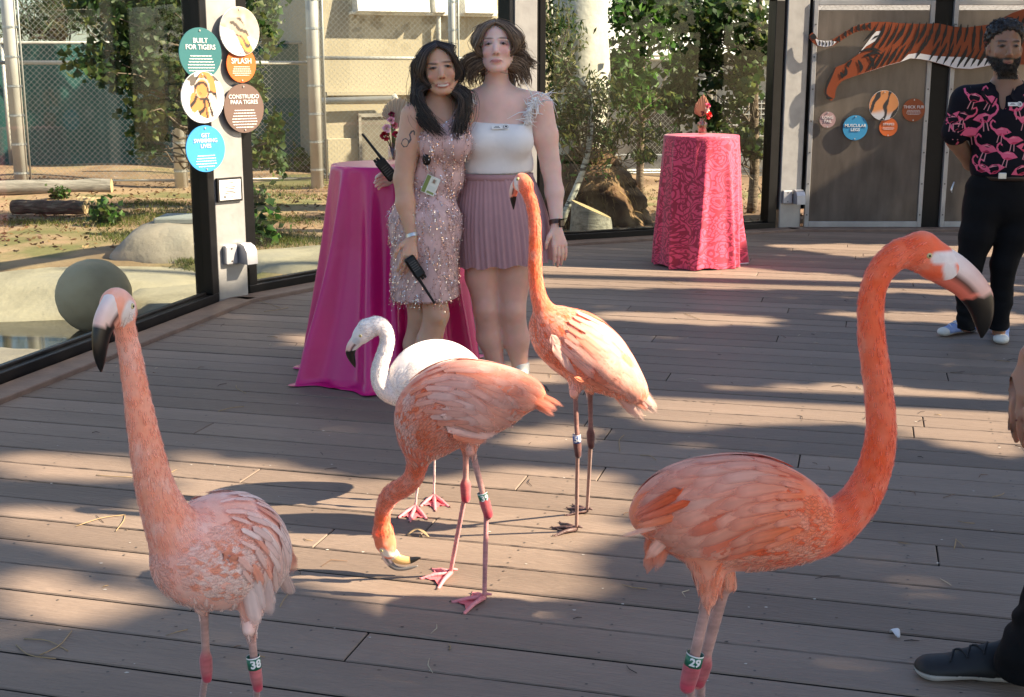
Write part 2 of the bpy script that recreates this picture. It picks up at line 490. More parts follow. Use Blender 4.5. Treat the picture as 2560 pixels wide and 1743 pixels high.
deck = thing('deck', None, None); deck['kind'] = 'structure'
D_ANG = math.atan(-0.27)
du, dn = Vector((math.cos(D_ANG), math.sin(D_ANG))), Vector((-math.sin(D_ANG), math.cos(D_ANG)))
SPC, BW = 0.1865, 0.1757
ph = v2(gnd(2360, 1593.9)).dot(dn)
rr = random.Random(5)
screws = MB()
known = [v2(gnd(905, 1600)), v2(gnd(1998, 1150)), v2(gnd(1060, 1330)), v2(gnd(640, 1180))]
def inset_deck(d):
    out = [(p.x, p.y) for p in DECK]
    return out
for k in range(-22, 76):
    o0 = ph + k * SPC
    x0, x1 = -9.0, 12.0
    cuts = [x0]
    kn = [p.dot(du) for p in known if o0 <= p.dot(dn) < o0 + SPC]
    x = x0 + rr.uniform(0.5, 4.8)
    while x < x1:
        cuts.append(x); x += 4.88
    if kn:
        sh = kn[0] - min(cuts, key=lambda c: abs(c - kn[0])); cuts = [x0] + [c + sh for c in cuts[1:]]
    cuts.append(x1)
    for a, b in zip(cuts[:-1], cuts[1:]):
        a += 0.002; b -= 0.002
        Q = [du * s + dn * t for s, t in ((a, o0), (b, o0), (b, o0 + BW), (a, o0 + BW))]
        Q = [(q.x, q.y) for q in Q]
        for i in range(len(DECK)):
            if len(Q) < 3: break
            Q = clip_poly(Q, DECK[i], DECK[(i + 1) % len(DECK)])
        if len(Q) < 3: continue
        loc = [(du.x * q[0] + du.y * q[1], dn.x * q[0] + dn.y * q[1]) for q in Q]
        cx, cy = np.mean([l[0] for l in loc]), np.mean([l[1] for l in loc])
        if max(l[0] for l in loc) - min(l[0] for l in loc) < 0.05: continue
        # not in the picture and not near it: leave out far behind the camera
        W = du * cx + dn * cy
        if W.y < -1.2: continue
        n = len(loc); dz = rr.uniform(-0.0012, 0.0012)
        V = []
        def inner(p, e):
            return (p[0] + (e if p[0] < cx else -e) * (1 if abs(p[0] - cx) > 0.02 else 0), p[1] + (e if p[1] < cy else -e))
        for z, e in ((-0.026, 0), (-0.004, 0), (0.0, 0.0025)):
            for p in loc:
                q = inner(p, e); V.append((q[0] - cx, q[1] - cy, z + dz))
        F = [tuple(range(n - 1, -1, -1)), tuple(range(2 * n, 3 * n))]
        for lv in (0, 1):
            F += [(lv * n + i, lv * n + (i + 1) % n, (lv + 1) * n + (i + 1) % n, (lv + 1) * n + i) for i in range(n)]
        me = mesh('plank', V, F, smooth=False, mats=[MATS['plank'], MATS['plank_side_shade']], fmat=[1, 0] + [1] * n + [0] * n)
        o = obj('plank', me, deck, (W.x, W.y, 0)); o.rotation_euler = (0, 0, D_ANG)
        s0, s1 = min(l[0] for l in loc), max(l[0] for l in loc)
        j = math.ceil((s0 - 0.2) / 0.405)
        while j * 0.405 + 0.2 < s1:
            s = j * 0.405 + 0.2; j += 1
            for t in (0.03, BW - 0.03):
                p = du * (s + rr.uniform(-.006, .006)) + dn * (o0 + t)
                if 1.6 < p.y < 9 and abs(p.x) < p.y * 0.45:
                    r_ = 0.0042
                    screws.add([(p.x + r_ * math.cos(q), p.y + r_ * math.sin(q), 0.0015) for q in np.arange(6) * math.pi / 3], [tuple(range(6))])
tag(screws.build('screw_head', MATS['screw'], deck), kind='stuff')
part('joist_shadow', [(p.x, p.y, -0.16) for p in DECK], [tuple(range(len(DECK)))], MATS['gap_shade'], deck, False).name = 'gap_shade_sheet'  # dark sheet standing in for the shade below the planks

def seg(a, b):
    """wall axes for the run a->b: along, outwards, up"""
    u = (b - a).normalized(); n = Vector((-u.y, u.x))
    return Vector((u.x, u.y, 0)), Vector((n.x, n.y, 0)), Vector((0, 0, 1))
def wallbox(mb, a, u, n, s0, s1, o0, o1, z0, z1, bev=0.004):
    c = Vector((a.x, a.y, 0)) + u * (s0 + s1) / 2 + n * (o0 + o1) / 2 + Vector((0, 0, (z0 + z1) / 2))
    mb.add(*box(c, (s1 - s0, o1 - o0, z1 - z0), (u, n, Vector((0, 0, 1))), bev))
for i, (a, b) in enumerate(((P0, P1), (P1, P2), (P2, P3), (P3, P4))):
    u, n, z = seg(a, b); L_ = (b - a).length
    mb = MB(); wallbox(mb, a, u, n, -0.02, L_ + 0.02, -0.15, 0.02, -0.02, 0.028, 0.006)
    t = mb.build('deck_trim', MATS['trim_board']); t['kind'] = 'structure'

# ---- window walls
def window_wall(label, a, b, s0, s1, stile0=0.07, stile1=0.07, sill=0.08, group='glass window walls round the deck', extra=None):
    u, n, z = seg(a, b)
    base = Vector((a.x, a.y, 0)) + u * (s0 + s1) / 2
    t = thing('window_wall', label, 'window', base, group)
    def bar(nm, *ar):
        m_ = MB(); wallbox(m_, a, u, n, *ar); return m_.build(nm, MATS['black_frame'], t)
    bar('bottom_rail', s0, s1, 0.03, 0.15, 0.02, sill)
    bar('top_rail', s0, s1, 0.03, 0.15, TOPZ, TOPZ + 0.07)
    bar('stile', s0, s0 + stile0, 0.028, 0.152, sill, TOPZ)
    bar('stile', s1 - stile1, s1, 0.028, 0.152, sill, TOPZ)
    bar('glazing_bead', s0 + stile0, s1 - stile1, 0.075, 0.105, sill, sill + 0.018)
    m_ = MB(); wallbox(m_, a, u, n, s0 + stile0 - .01, s1 - stile1 + .01, 0.085, 0.092, sill - 0.01, TOPZ + .01, 0)
    m_.build('pane', MATS['window_glass'], t)
    m_ = MB(); wallbox(m_, a, u, n, s0, s1, 0.05, 0.13, TOPZ + 0.07, TOPZ + 0.22)
    m_.build('fascia', MATS['galv'], t)
    return t
lA, lB, lC = (P1 - P0).length, (P2 - P1).length, (P3 - P2).length
window_wall('tall glass window on the left showing the pond and concrete ball', P0, P1, 2.0, lA - 0.16, stile1=0.09)
window_wall('glass window between the sign column and the two women', P1, P2, 0.17, lB - 0.15, stile0=0.075, stile1=0.05)
window_wall('glass window behind the lace covered table with leafy trees beyond', P2, P3, 0.15, lC - 0.14, stile0=0.055, stile1=0.1)

# ---- metal columns
NS = Vector((0.743, -0.669, 0)); US = Vector((0.669, 0.743, 0)); ZU = Vector((0, 0, 1))
def column(label, p, U, w, depth, group='metal columns between the windows', ztop=3.1):
    Nn = Vector((U.y, -U.x, 0))
    t = thing('metal_column', label, 'column', (p.x, p.y, 0), group)
    c = Vector((p.x, p.y, ztop / 2)) - Nn * depth / 2
    m_ = MB(); m_.add(*box(c, (w, depth, ztop), (U, -Nn, ZU), 0.008)); m_.build('shaft', MATS['galv'], t)
    for sgn in (-1, 1):
        m_ = MB(); m_.add(*box(c + U * sgn * (w / 2 + 0.028) - Nn * 0.03, (0.05, depth * 0.8, ztop - 0.4), (U, -Nn, ZU), 0.004)); m_.build('edge_channel', MATS['black_frame'], t)
    return t
column('galvanised column carrying the round tiger signs', P1, US, 0.245, 0.16)
U2 = Vector((0.78, 0.625, 0)); N2 = Vector((U2.y, -U2.x, 0))
column('galvanised column behind the head of the woman in white', P2, Vector((0.93, 0.37, 0)).normalized(), 0.215, 0.16)
U3 = Vector((0.98, 0.2, 0)).normalized(); N3 = Vector((U3.y, -U3.x, 0))
column('galvanised column beside the perforated tiger doors', P3, U3, 0.222, 0.16)

def on_plane(px, py, p0, n):
    d = ray(px, py); o = Vector((0, 0, CAM_H))
    return o + d * ((Vector(p0) - o).dot(n) / d.dot(n))
def paint(name, c, hard=0.45, **k): return mat(name, c, hard, var=0.06, scale=5, spec=0.4, **k)
paint('sign_teal', (0.022, 0.12, 0.13)); paint('sign_orange', (0.56, 0.12, 0.025)); paint('sign_brown', (0.13, 0.085, 0.07))
paint('sign_blue', (0.04, 0.26, 0.58)); paint('sign_rust', (0.26, 0.06, 0.014)); paint('sign_mauve', (0.34, 0.225, 0.225)); paint('sign_blue2', (0.03, 0.22, 0.42))
paint('sign_white', (0.70, 0.70, 0.69)); paint('sign_black', (0.008, 0.008, 0.009))
mat('print', attr='Col', rough=0.4)
def disc(c, r, U, Nn, th, m, name, parent, n=40, V=ZU):
    P = [c + U * (r * math.cos(a)) + V * (r * math.sin(a)) for a in np.arange(n) * 2 * math.pi / n]
    Vv, F = prism(P, Nn, th)
    # winding: make the outside face front
    return part(name, Vv, F, m, parent, False)
def sign(label, px, py, p0, Nn, U, r, m, lines, small=0, group=None, proud=0.0, pic=None, hsz=None, small_y=-0.1):
    c = on_plane(px, py, Vector(p0) + Nn * proud, Nn)
    t = thing('round_sign', label, 'sign', c, group)
    disc(c - Nn * 0.006, r, U, Nn, 0.008, m if pic is None else MATS['sign_white'], 'disc', t)
    top = c + Nn * 0.0035
    if proud > 0.02:
        for sg in (1, -1):
            e = c + ZU * (sg * r * 0.5) - Nn * 0.007; V_, F_ = tube([e, e - Nn * max(0.01, proud - 0.012)], 0.006, 8)
            part('standoff', V_, F_, MATS['steel'], t)
    for sg in (1, -1):
        sc_ = MB(); P = [top + ZU * (sg * r * 0.88) + U * (0.006 * math.cos(a)) + ZU * (0.006 * math.sin(a)) for a in np.arange(8) * math.pi / 4]
        sc_.add(*prism(P, Nn, 0.004)); sc_.build('screw', MATS['steel'], t)
    if pic is not None:
        g = 44; V = []; Cc = []
        for i in range(g + 1):
            for j in range(g + 1):
                x, y = -1 + 2 * i / g, -1 + 2 * j / g
                # square to disc
                dx, dy = x * math.sqrt(1 - y * y / 2), y * math.sqrt(1 - x * x / 2)
                V.append(top + (U * dx + ZU * dy) * r * 0.985); Cc.append(pic(dx, dy))
        F = [(i * (g + 1) + j, (i + 1) * (g + 1) + j, (i + 1) * (g + 1) + j + 1, i * (g + 1) + j + 1) for i in range(g) for j in range(g)]
        part('photo_print', V, F, MATS['print'], t, False, np.array(Cc))
    for (s, y, sz) in lines:
        text_mesh(s, sz * r, t, MATS['sign_white'], top + ZU * (y * r) + Nn * 0.0012, (U, ZU, Nn), bold=sz * r * 0.004)
    if small:
        mb = MB(); q = random.Random(len(label))
        for k in range(small):
            w = r * (0.72 - 0.05 * abs(k - small / 2) - 0.1 * (k == small - 1)) * (0.9 if hsz is None else hsz)
            y = small_y - k * 0.115
            x = -w
            while x < w:                                          # runs of tiny words
                l = min(q.uniform(0.05, 0.16) * r, w - x)
                if l > 0.01 * r:
                    mb.add(*box(top + U * (x + l / 2) + ZU * (y * r) + Nn * 0.001, (l, r * 0.034, 0.001), (U, ZU, Nn)))
                x += l + 0.025 * r
        mb.build('small_print', MATS['sign_white'], t)
    return t
def sm(a, b, x): 
    t = min(1, max(0, (x - a) / (b - a))); return t * t * (3 - 2 * t)
def lerp3(a, b, t): return tuple(a[i] * (1 - t) + b[i] * t for i in range(3))
def nz2(x, y, s, seed=3): return float(vnoise(np.array([[x, y, 0.37]]), s, seed)[0])
def tiger_face(x, y):
    c = lerp3((0.80, 0.82, 0.85), (0.62, 0.63, 0.66), 0.5 + 0.5 * nz2(x, y, 3))
    if y > 0.45 and nz2(x, y, 4, 5) > 0.05 and abs(x) > .25: c = (0.09, 0.08, 0.07)
    org, blk, wht = (0.50, 0.20, 0.06), (0.025, 0.02, 0.02), (0.72, 0.68, 0.62)
    d = (x - 0.12) ** 2 / 0.30 + (y - 0.1) ** 2 / 0.85
    legs = (abs(x + 0.05) < 0.16 and -0.72 < y < 0) or (abs(x - 0.32) < 0.14 and -0.8 < y < 0) or ((x + 0.42) ** 2 / 0.05 + (y + 0.2) ** 2 / 0.16 < 1)
    if d < 1 or legs:
        c = org if x < 0.25 or y > 0.2 else lerp3(org, wht, 0.6)
        if math.sin(13 * x + 9 * y * (1 if x > 0.1 else -1) + 3 * nz2(x, y, 2.5)) > 0.45: c = blk
    h = (x + 0.02) ** 2 / 0.13 + (y - 0.33) ** 2 / 0.2
    if h < 1:
        c = lerp3(org, wht, sm(0.5, 1.0, h) * 0.8)
        if h > 0.2 and math.sin(24 * math.hypot(x + 0.02, y - 0.22) + 2 * nz2(x, y, 3)) > 0.25: c = blk
        if abs(x + 0.02) < 0.07 and 0.1 < y < 0.4: c = org
    return c
def tiger_splash(x, y):
    c = lerp3((0.33, 0.25, 0.18), (0.50, 0.44, 0.38), 0.5 + 0.5 * nz2(x, y, 5))
    if y < -0.1 - 0.3 * x: c = lerp3((0.50, 0.50, 0.53), (0.74, 0.75, 0.78), 0.5 + 0.5 * nz2(x, y, 4, 8))
    xr, yr = x * 0.75 - y * 0.66, x * 0.66 + y * 0.75
    e = (x * 0.62 + y * -0.78)
    # body from upper left to lower right
    dd = (x + 0.1 - 0.55 * (-y + 0.25)) / 0.34
    if abs(dd) < 1 and y < 0.55:
        c = lerp3((0.36, 0.30, 0.25), (0.60, 0.28, 0.08), sm(0.2, -0.5, y))
        if math.sin(16 * y + 7 * x + 3 * nz2(x, y, 3)) > 0.4: c = (0.07, 0.06, 0.05)
        if dd > 0.6 and y < -0.2: c = (0.70, 0.66, 0.60)
    return c
def fur(x, y):
    t = math.sin(7 * x - 2.3 * y + 2.2 * nz2(x, y, 1.6) + 0.5)
    c = lerp3((0.48, 0.20, 0.07), (0.42, 0.43, 0.47), sm(-0.25, -0.7, y + 0.15 * nz2(x, y, 3)))
    return lerp3(c, (0.02, 0.018, 0.02), sm(0.15, 0.4, t + 0.5 * nz2(x, y * 0.5, 4, 9) - 0.25))
F1 = Vector((P1.x, P1.y, 0))
G1 = 'round signs on the sign column'
sign('teal round sign reading BUILT FOR TIGERS on the left column', 501, 133.5, F1, NS, US, 0.157, MATS['sign_teal'], [('BUILT\nFOR TIGERS', 0.36, 0.265)], 7, G1, 0.20, small_y=-0.1)
sign('photo disc of a tiger walking in snow below the teal sign', 507, 243.5, F1, NS, US, 0.160, None, [], 0, G1, 0.215, pic=tiger_face)
sign('light blue round sign reading GET SWIMMING LIVES', 514, 372, F1, NS, US, 0.146, MATS['sign_blue'], [('GET\nSWIMMING\nLIVES', 0.34, 0.24)], 5, G1, 0.20, small_y=-0.3, hsz=.75)
sign('orange round sign reading SPLASH on the left column', 603, 161, F1, NS, US, 0.117, MATS['sign_orange'], [('SPLASH', 0.17, 0.42)], 5, G1, 0.035, small_y=-0.14)
sign('photo disc of a splashing tiger above the SPLASH sign', 599, 78.7, F1, NS, US, 0.157, None, [], 0, G1, 0.050, pic=tiger_splash)
sign('brown round sign reading CONSTRUIDO PARA TIGRES', 610, 271, F1, NS, US, 0.160, MATS['sign_brown'], [('CONSTRUIDO\nPARA TIGRES', 0.36, 0.235)], 7, G1, 0.035, small_y=-0.08)
# plaque
pc = on_plane(573, 474, F1 + NS * 0.012, NS)
pl = thing('plaque', 'small white plaque in a black frame low on the sign column', 'plaque', pc)
m_ = MB(); m_.add(*box(pc, (0.2, 0.16, 0.02), (US, ZU, NS), 0.003)); m_.build('frame', MATS['sign_black'], pl)
m_ = MB(); m_.add(*box(pc + NS * 0.0105, (0.17, 0.132, 0.003), (US, ZU, NS))); m_.build('card', MATS['sign_white'], pl)
m_ = MB()
for y, w in ((.045, .05), (.018, .08), (.006, .065), (-.012, .07), (-.022, .085), (-.048, .05)):
    m_.add(*box(pc + NS * 0.0125 + ZU * y, (w, 0.005, 0.001), (US, ZU, NS)))
m_.add(*box(pc + NS * 0.0125 + ZU * -.047 - US * .045, (.012, 0.018, 0.001), (US, ZU, NS)))
m_.build('small_print', MATS['sign_black'], pl)
# hooded lamps
def hood(label, c, U, Nn, s):
    t = thing('hooded_lamp', label, 'lamp', c, 'hooded boxes on the columns')
    m_ = MB(); m_.add(*box(c - U * 0.055 * s + Nn * 0.02, (0.095 * s, 0.04, 0.125 * s), (U, -Nn, ZU), 0.006)); m_.build('cover_plate', MATS['box_grey'], t)
    m_ = MB()
    prof = [(0.02, -0.065), (0.02, 0.07), (0.06, 0.072), (0.10, 0.055), (0.125, 0.02), (0.13, -0.065)]
    P = [c + Nn * (a * s) + ZU * (b * s) + U * 0.003 for a, b in prof]
    m_.add(*prism(P, U, 0.085 * s)); m_.build('hood', MATS['box_grey'], t)
    for a in (-.042, .042):
        m_ = MB(); m_.add(*box(c - U * 0.055 * s + Nn * 0.041 + ZU * a * s, (0.01, 0.004, 0.01), (U, -Nn, ZU))); m_.build('screw', MATS['screw'], t)
    return t
hood('grey hooded box low on the sign column', on_plane(588, 634, F1, NS), US, NS, 1.0)
hood('grey hooded box low on the column beside the tiger doors', on_plane(1979, 492, Vector((P3.x, P3.y, 0)), N3), U3, N3, 1.0)

# ---- tiger doors
def perforated():
    m = bpy.data.materials.new('perforated'); m.use_nodes = True
    nt = m.node_tree; N = nt.nodes; L = nt.links; b = N['Principled BSDF']
    b.inputs['Metallic'].default_value = 0.35; b.inputs['Roughness'].default_value = 0.5
    tc = N.new('ShaderNodeTexCoord')
    nz = N.new('ShaderNodeTexNoise'); nz.inputs['Scale'].default_value = 3.2; nz.inputs['Detail'].default_value = 6
    mp = N.new('ShaderNodeMapping'); mp.inputs['Scale'].default_value = (3.0, 1, 0.8)
    L.new(tc.outputs['Object'], mp.inputs[0]); L.new(mp.outputs[0], nz.inputs['Vector'])
    cr = N.new('ShaderNodeValToRGB'); e = cr.color_ramp.elements
    e[0].position, e[0].color = 0.3, (0.085, 0.070, 0.058, 1); e[1].position, e[1].color = 0.7, (0.165, 0.14, 0.12, 1)
    L.new(nz.outputs['Fac'], cr.inputs[0]); L.new(cr.outputs[0], b.inputs['Base Color'])
    sp = N.new('ShaderNodeSeparateXYZ'); L.new(tc.outputs['Object'], sp.inputs[0])
    def wave(s):
        a = N.new('ShaderNodeMath'); a.operation = 'MULTIPLY'; a.inputs[1].default_value = 2 * math.pi / 0.0105
        L.new(s, a.inputs[0]); c = N.new('ShaderNodeMath'); c.operation = 'SINE'; L.new(a.outputs[0], c.inputs[0]); return c.outputs[0]
    ad = N.new('ShaderNodeMath'); ad.operation = 'ADD'; su = N.new('ShaderNodeMath'); su.operation = 'SUBTRACT'
    L.new(sp.outputs['X'], ad.inputs[0]); L.new(sp.outputs['Z'], ad.inputs[1]); L.new(sp.outputs['X'], su.inputs[0]); L.new(sp.outputs['Z'], su.inputs[1])
    mu = N.new('ShaderNodeMath'); mu.operation = 'MULTIPLY'; L.new(wave(ad.outputs[0]), mu.inputs[0]); L.new(wave(su.outputs[0]), mu.inputs[1])
    gt = N.new('ShaderNodeMath'); gt.operation = 'GREATER_THAN'; gt.inputs[1].default_value = 0.33; L.new(mu.outputs[0], gt.inputs[0])
    tr = N.new('ShaderNodeBsdfTransparent'); mx = N.new('ShaderNodeMixShader')
    L.new(gt.outputs[0], mx.inputs[0]); L.new(b.outputs[0], mx.inputs[1]); L.new(tr.outputs[0], mx.inputs[2])
    L.new(mx.outputs[0], N['Material Output'].inputs['Surface']); MATS['perforated'] = m
perforated()
DY = P3.y + 0.02
XU, YN = Vector((1, 0, 0)), Vector((0, -1, 0))
def dx(px): return at(px, 575, DY).x
def tiger_door(label, x0, x1):
    t = thing('perforated_door', label, 'door', ((x0 + x1) / 2, DY, 0), 'perforated metal doors on the right')
    f = 0.042
    for nm, a, b, z0, z1 in (('frame_stile', x0, x0 + f, 0.03, TOPZ), ('frame_stile', x1 - f, x1, 0.03, TOPZ),
                             ('frame_rail', x0 + f, x1 - f, 0.03, 0.03 + f * 1.3), ('frame_rail', x0 + f, x1 - f, TOPZ - f, TOPZ)):
        m_ = MB(); m_.add(*box(((a + b) / 2, DY, (z0 + z1) / 2), (b - a, 0.05, z1 - z0), None, 0.003)); m_.build(nm, MATS['galv'], t)
    m_ = MB(); m_.add([(x0 + f, DY - 0.012, 0.06), (x1 - f, DY - 0.012, 0.06), (x1 - f, DY - 0.012, TOPZ - f), (x0 + f, DY - 0.012, TOPZ - f)], [(0, 1, 2, 3)])
    o = m_.build('perforated_panel', MATS['perforated'], t)
    m_ = MB()
    for z in np.arange(0.15, TOPZ, 0.3):
        for x in (x0 + f / 2, x1 - f / 2): m_.add(*box((x, DY - 0.027, z), (0.012, 0.006, 0.012)))
    m_.build('rivet', MATS['screw'], t)
    return t
xa, xb, xc = dx(2008), dx(2300), dx(2346)
tiger_door('perforated metal door with the four round fact signs', xa, xb)
tiger_door('perforated metal door behind the man in the flamingo shirt', xc, xc + (xb - xa))
tiger_door('perforated metal door furthest right past the flamingo shirt', xc + (xb - xa) + 0.17, xc + 2 * (xb - xa) + .17)
def post(label, x0, x1):
    t = thing('door_post', label, 'post', ((x0 + x1) / 2, DY, 0), 'black posts between the doors')
    m_ = MB(); m_.add(*box(((x0 + x1) / 2, DY + 0.06, 1.2), (x1 - x0, 0.08, 2.4), None, 0.004)); m_.build('post', MATS['black_frame'], t)
post('black post between the two perforated tiger doors', xb - 0.01, xc + 0.01)
post('black post right of the perforated doors', xc + (xb - xa) - 0.01, xc + (xb - xa) + 0.18)
t = thing('door_header', 'dark header beam over the perforated doors', 'beam', ((xa + xc) / 2, DY, TOPZ))
m_ = MB(); m_.add(*box(((xa + 8) / 2, DY + 0.05, TOPZ + 0.1), (8 - xa, 0.1, 0.19))); m_.build('beam', MATS['black_frame'], t)

# tiger cut-out (flat painted board) and signs on the door
paint('tiger_orange', (0.19, 0.036, 0.006)); paint('tiger_black', (0.005, 0.005, 0.006)); paint('tiger_white', (0.62, 0.62, 0.62))
TY = DY - 0.085
def tz(u, v, y=TY): return at(2020 + u / 4.304, 20 + v / 4.304, y)
OUT = [(20, 290), (50, 262), (88, 300), (105, 342), (180, 355), (250, 350), (320, 308), (400, 258), (500, 200), (600, 170), (700, 150), (850, 150), (1000, 165),
       (1200, 172), (1400, 165), (1550, 198), (1700, 212), (1820, 195), (1950, 178), (2080, 120), (2200, 55), (2330, 8), (2440, 20), (2560, 60), (2640, 130), (2660, 230),
       (2600, 300), (2520, 330), (2460, 400), (2560, 520), (2700, 640), (2820, 760), (2800, 820), (2720, 830), (2600, 720), (2470, 630), (2324, 610), (2100, 600), (2000, 612), (1900, 632), (1750, 660), (1580, 650), (1450, 610), (1300, 570), (1200, 552),
       (1100, 545), (1000, 582), (850, 622), (700, 672), (540, 722), (420, 762), (360, 790), (312, 850), (296, 900), (290, 960), (255, 1000), (210, 982), (180, 900),
       (200, 820), (250, 720), (300, 640), (400, 600), (540, 500), (600, 420), (690, 300), (735, 252), (690, 245), (600, 240), (500, 265), (420, 310), (330, 370),
       (270, 410), (180, 425), (100, 410), (50, 370), (20, 330)]
tg = thing('tiger_cutout', 'flat orange striped tiger cutout leaping across the perforated doors', 'cutout', tz(1100, 400))
V, F = prism([tz(*p) for p in OUT], Vector((0, 1, 0)), 0.022)
part('board', V, F, MATS['tiger_orange'], tg, False)
def shape(pts, off=0.002): return [tz(u, v, TY - off) for u, v in pts]
wh = MB()
wh.add(shape([(540, 500), (600, 420), (690, 300), (735, 252), (790, 248), (785, 320), (700, 370), (630, 410)]), [tuple(range(8))])
wh.add(shape([(545, 720), (700, 668), (850, 618), (1000, 578), (1080, 500), (1180, 485), (1350, 515), (1500, 525), (1700, 530), (1850, 560), (1960, 520), (2100, 560), (2100, 598), (2000, 610), (1900, 630), (1750, 657), (1580, 647), (1450, 607), (1300, 567), (1200, 549), (1100, 543), (1000, 580), (850, 620)]), [tuple(range(23))])
wh.add(shape([(75, 320), (105, 342), (180, 355), (250, 350), (305, 365), (265, 405), (180, 421), (105, 405)]), [tuple(range(8))])
wh.build('white_paint', MATS['tiger_white'], tg)
stp = MB(); q = random.Random(4)
def stripe(pts, w, off=0.004):
    P = spline([(u, v, 0) for u, v in pts], 9); n = len(P)
    T = np.gradient(P, axis=0); T /= np.linalg.norm(T, axis=1)[:, None]
    W = w * np.sin(np.linspace(0.25, math.pi - 0.12, n))[:, None] * np.array([q.uniform(.7, 1.25) for _ in range(n)])[:, None]
    Nn = np.stack([-T[:, 1], T[:, 0]], 1)
    a, b = P[:, :2] + Nn * W, P[:, :2] - Nn * W
    pts = shape(list(a) + list(b), off)
    stp.add(pts, [(i, i + 1, n + i + 1, n + i) for i in range(n - 1)])
for x in range(700, 2000, 74):
    top = 152 + max(0, (x - 1400)) * 0.09; sl_ = -150 + (x - 700) * 0.12
    L_ = q.uniform(180, 330)
    stripe([(x + 60, top + 4), (x + 60 + sl_ * .25, top + L_ * .35), (x + 60 + sl_ * .7, top + L_ * .7), (x + 60 + sl_ * 1.15, top + L_)], q.uniform(12, 19))
    if q.random() < .85:
        xx = x - 60; bb = np.interp(xx, [540, 850, 1100, 1300, 1580, 1900, 2100], [722, 622, 545, 570, 650, 630, 600])
        stripe([(xx, bb - 8), (xx + 30, bb - 60), (xx + 85, bb - 150), (xx + 120, bb - q.uniform(190, 260))], q.uniform(11, 17))
for (a, b, c) in (((470, 560), (430, 620), (445, 640)), ((540, 560), (575, 640), (560, 700)), ((640, 500), (700, 580), (690, 660)), ((400, 640), (410, 700), (380, 740)), ((350, 690), (370, 730), (365, 760)), ((560, 470), (680, 440), (790, 470)), ((600, 520), (730, 480), (800, 520))):
    stripe([a, b, c], 17)
stripe([(205, 960), (190, 900), (215, 800), (300, 640)], 14); stripe([(205, 930), (215, 965), (265, 975)], 16)
for x, y, h in ((330, 335, 32), (400, 285, 34), (470, 240, 36), (540, 215, 38), (600, 205, 36), (660, 195, 36)): stripe([(x + 10, y - h), (x, y), (x + 14, y + h)], 19)
for x, y in ((125, 375), (160, 385), (195, 388), (232, 380), (268, 370)): stripe([(x - 8, y - 32), (x + 3, y), (x - 5, y + 34)], 8)
stripe([(25, 300), (60, 310), (90, 330)], 34); stripe([(690, 340), (730, 310), (780, 290)], 10)
for x in range(2060, 2640, 70): stripe([(x, 130 - (x - 2060) * .2), (x - 40, 200), (x - 30, 300)], 16)
stp.build('black_stripes', MATS['tiger_black'], tg)
G2 = 'round fact signs on the perforated door'
DP = Vector((0, DY - 0.03, 0))
def rp(px): return px / ppm(DY - 0.03, 1.2)
sign('mauve round sign reading LONG TAIL', 2069, 299.6, DP, YN, XU, rp(20), MATS['sign_mauve'], [('LONG\nTAIL', 0.05, 0.50)], 0, G2, 0.012)
sign('blue round sign reading MUSCULAR LEGS', 2138, 319.6, DP, YN, XU, rp(31), MATS['sign_blue2'], [('MUSCULAR\nLEGS', 0.0, 0.34)], 0, G2, 0.012)
sign('orange round sign reading STRIPES below the fur disc', 2221, 318, DP, YN, XU, rp(23), MATS['sign_orange'], [('STRIPES', 0.3, 0.36)], 3, G2, 0.012, small_y=-0.02)
sign('round disc printed with striped tiger fur', 2209.7, 263.9, DP, YN, XU, rp(37), None, [], 0, G2, 0.024, pic=fur)
sign('rust round sign reading THICK FUR', 2284, 275.5, DP, YN, XU, rp(28.4), MATS['sign_rust'], [('THICK FUR', 0.26, 0.36)], 4, G2, 0.012, small_y=-0.02)

# unseen pale ground added behind the camera to bounce sun on to the faces
pv = part('bounce_paving', [(-30, -30, -0.03), (30, -30, -0.03), (30, -1.62, -0.03), (-30, -1.62, -0.03)], [(0, 1, 2, 3)], mat('bounce_paving', (0.42, 0.39, 0.34), 0.85, var=0.1, scale=2), None, False); pv['kind'] = 'structure'

# ================================================================== the tiger yard behind the glass
mat('yard_soil', rough=0.95, ramp=[(0.30, (0.10, 0.058, 0.034)), (0.42, (0.21, 0.125, 0.072)), (0.52, (0.32, 0.215, 0.125)), (0.60, (0.14, 0.135, 0.045)), (0.74, (0.24, 0.19, 0.08))], scale=0.55, bump=1.0, bscale=14, detail=12)
mat('rock', rough=0.9, ramp=[(0.3, (0.27, 0.225, 0.165)), (0.5, (0.43, 0.36, 0.265)), (0.7, (0.36, 0.31, 0.25))], scale=1.6, bump=0.8, bscale=16, detail=9)
mat('rock_grey', rough=0.9, ramp=[(0.3, (0.26, 0.215, 0.185)), (0.5, (0.37, 0.30, 0.25)), (0.72, (0.44, 0.38, 0.32))], scale=2.2, bump=0.7, bscale=20, detail=8)
mat('concrete', (0.34, 0.34, 0.33), 0.85, var=0.12, scale=3, bump=0.3)
mat('ball', rough=0.9, ramp=[(0.3, (0.34, 0.26, 0.165)), (0.5, (0.50, 0.40, 0.255)), (0.7, (0.56, 0.455, 0.30))], scale=2.5, bump=0.8, bscale=12, detail=8)
mat('bark', rough=0.95, ramp=[(0.3, (0.05, 0.035, 0.025)), (0.55, (0.16, 0.115, 0.08)), (0.75, (0.30, 0.24, 0.18))], scale=7, stretch=(1, 6, 6), bump=1.0, bscale=14)
mat('old_wood', rough=0.9, ramp=[(0.3, (0.16, 0.145, 0.125)), (0.6, (0.34, 0.31, 0.27))], scale=5, stretch=(0.6, 6, 6), bump=0.7)
mat('cut_wood', (0.50, 0.36, 0.20), 0.8, var=0.2, scale=10)
mat('pole', (0.52, 0.51, 0.48), 0.42, metal=0.15, var=0.2, scale=3, stretch=(1, 1, 0.7))
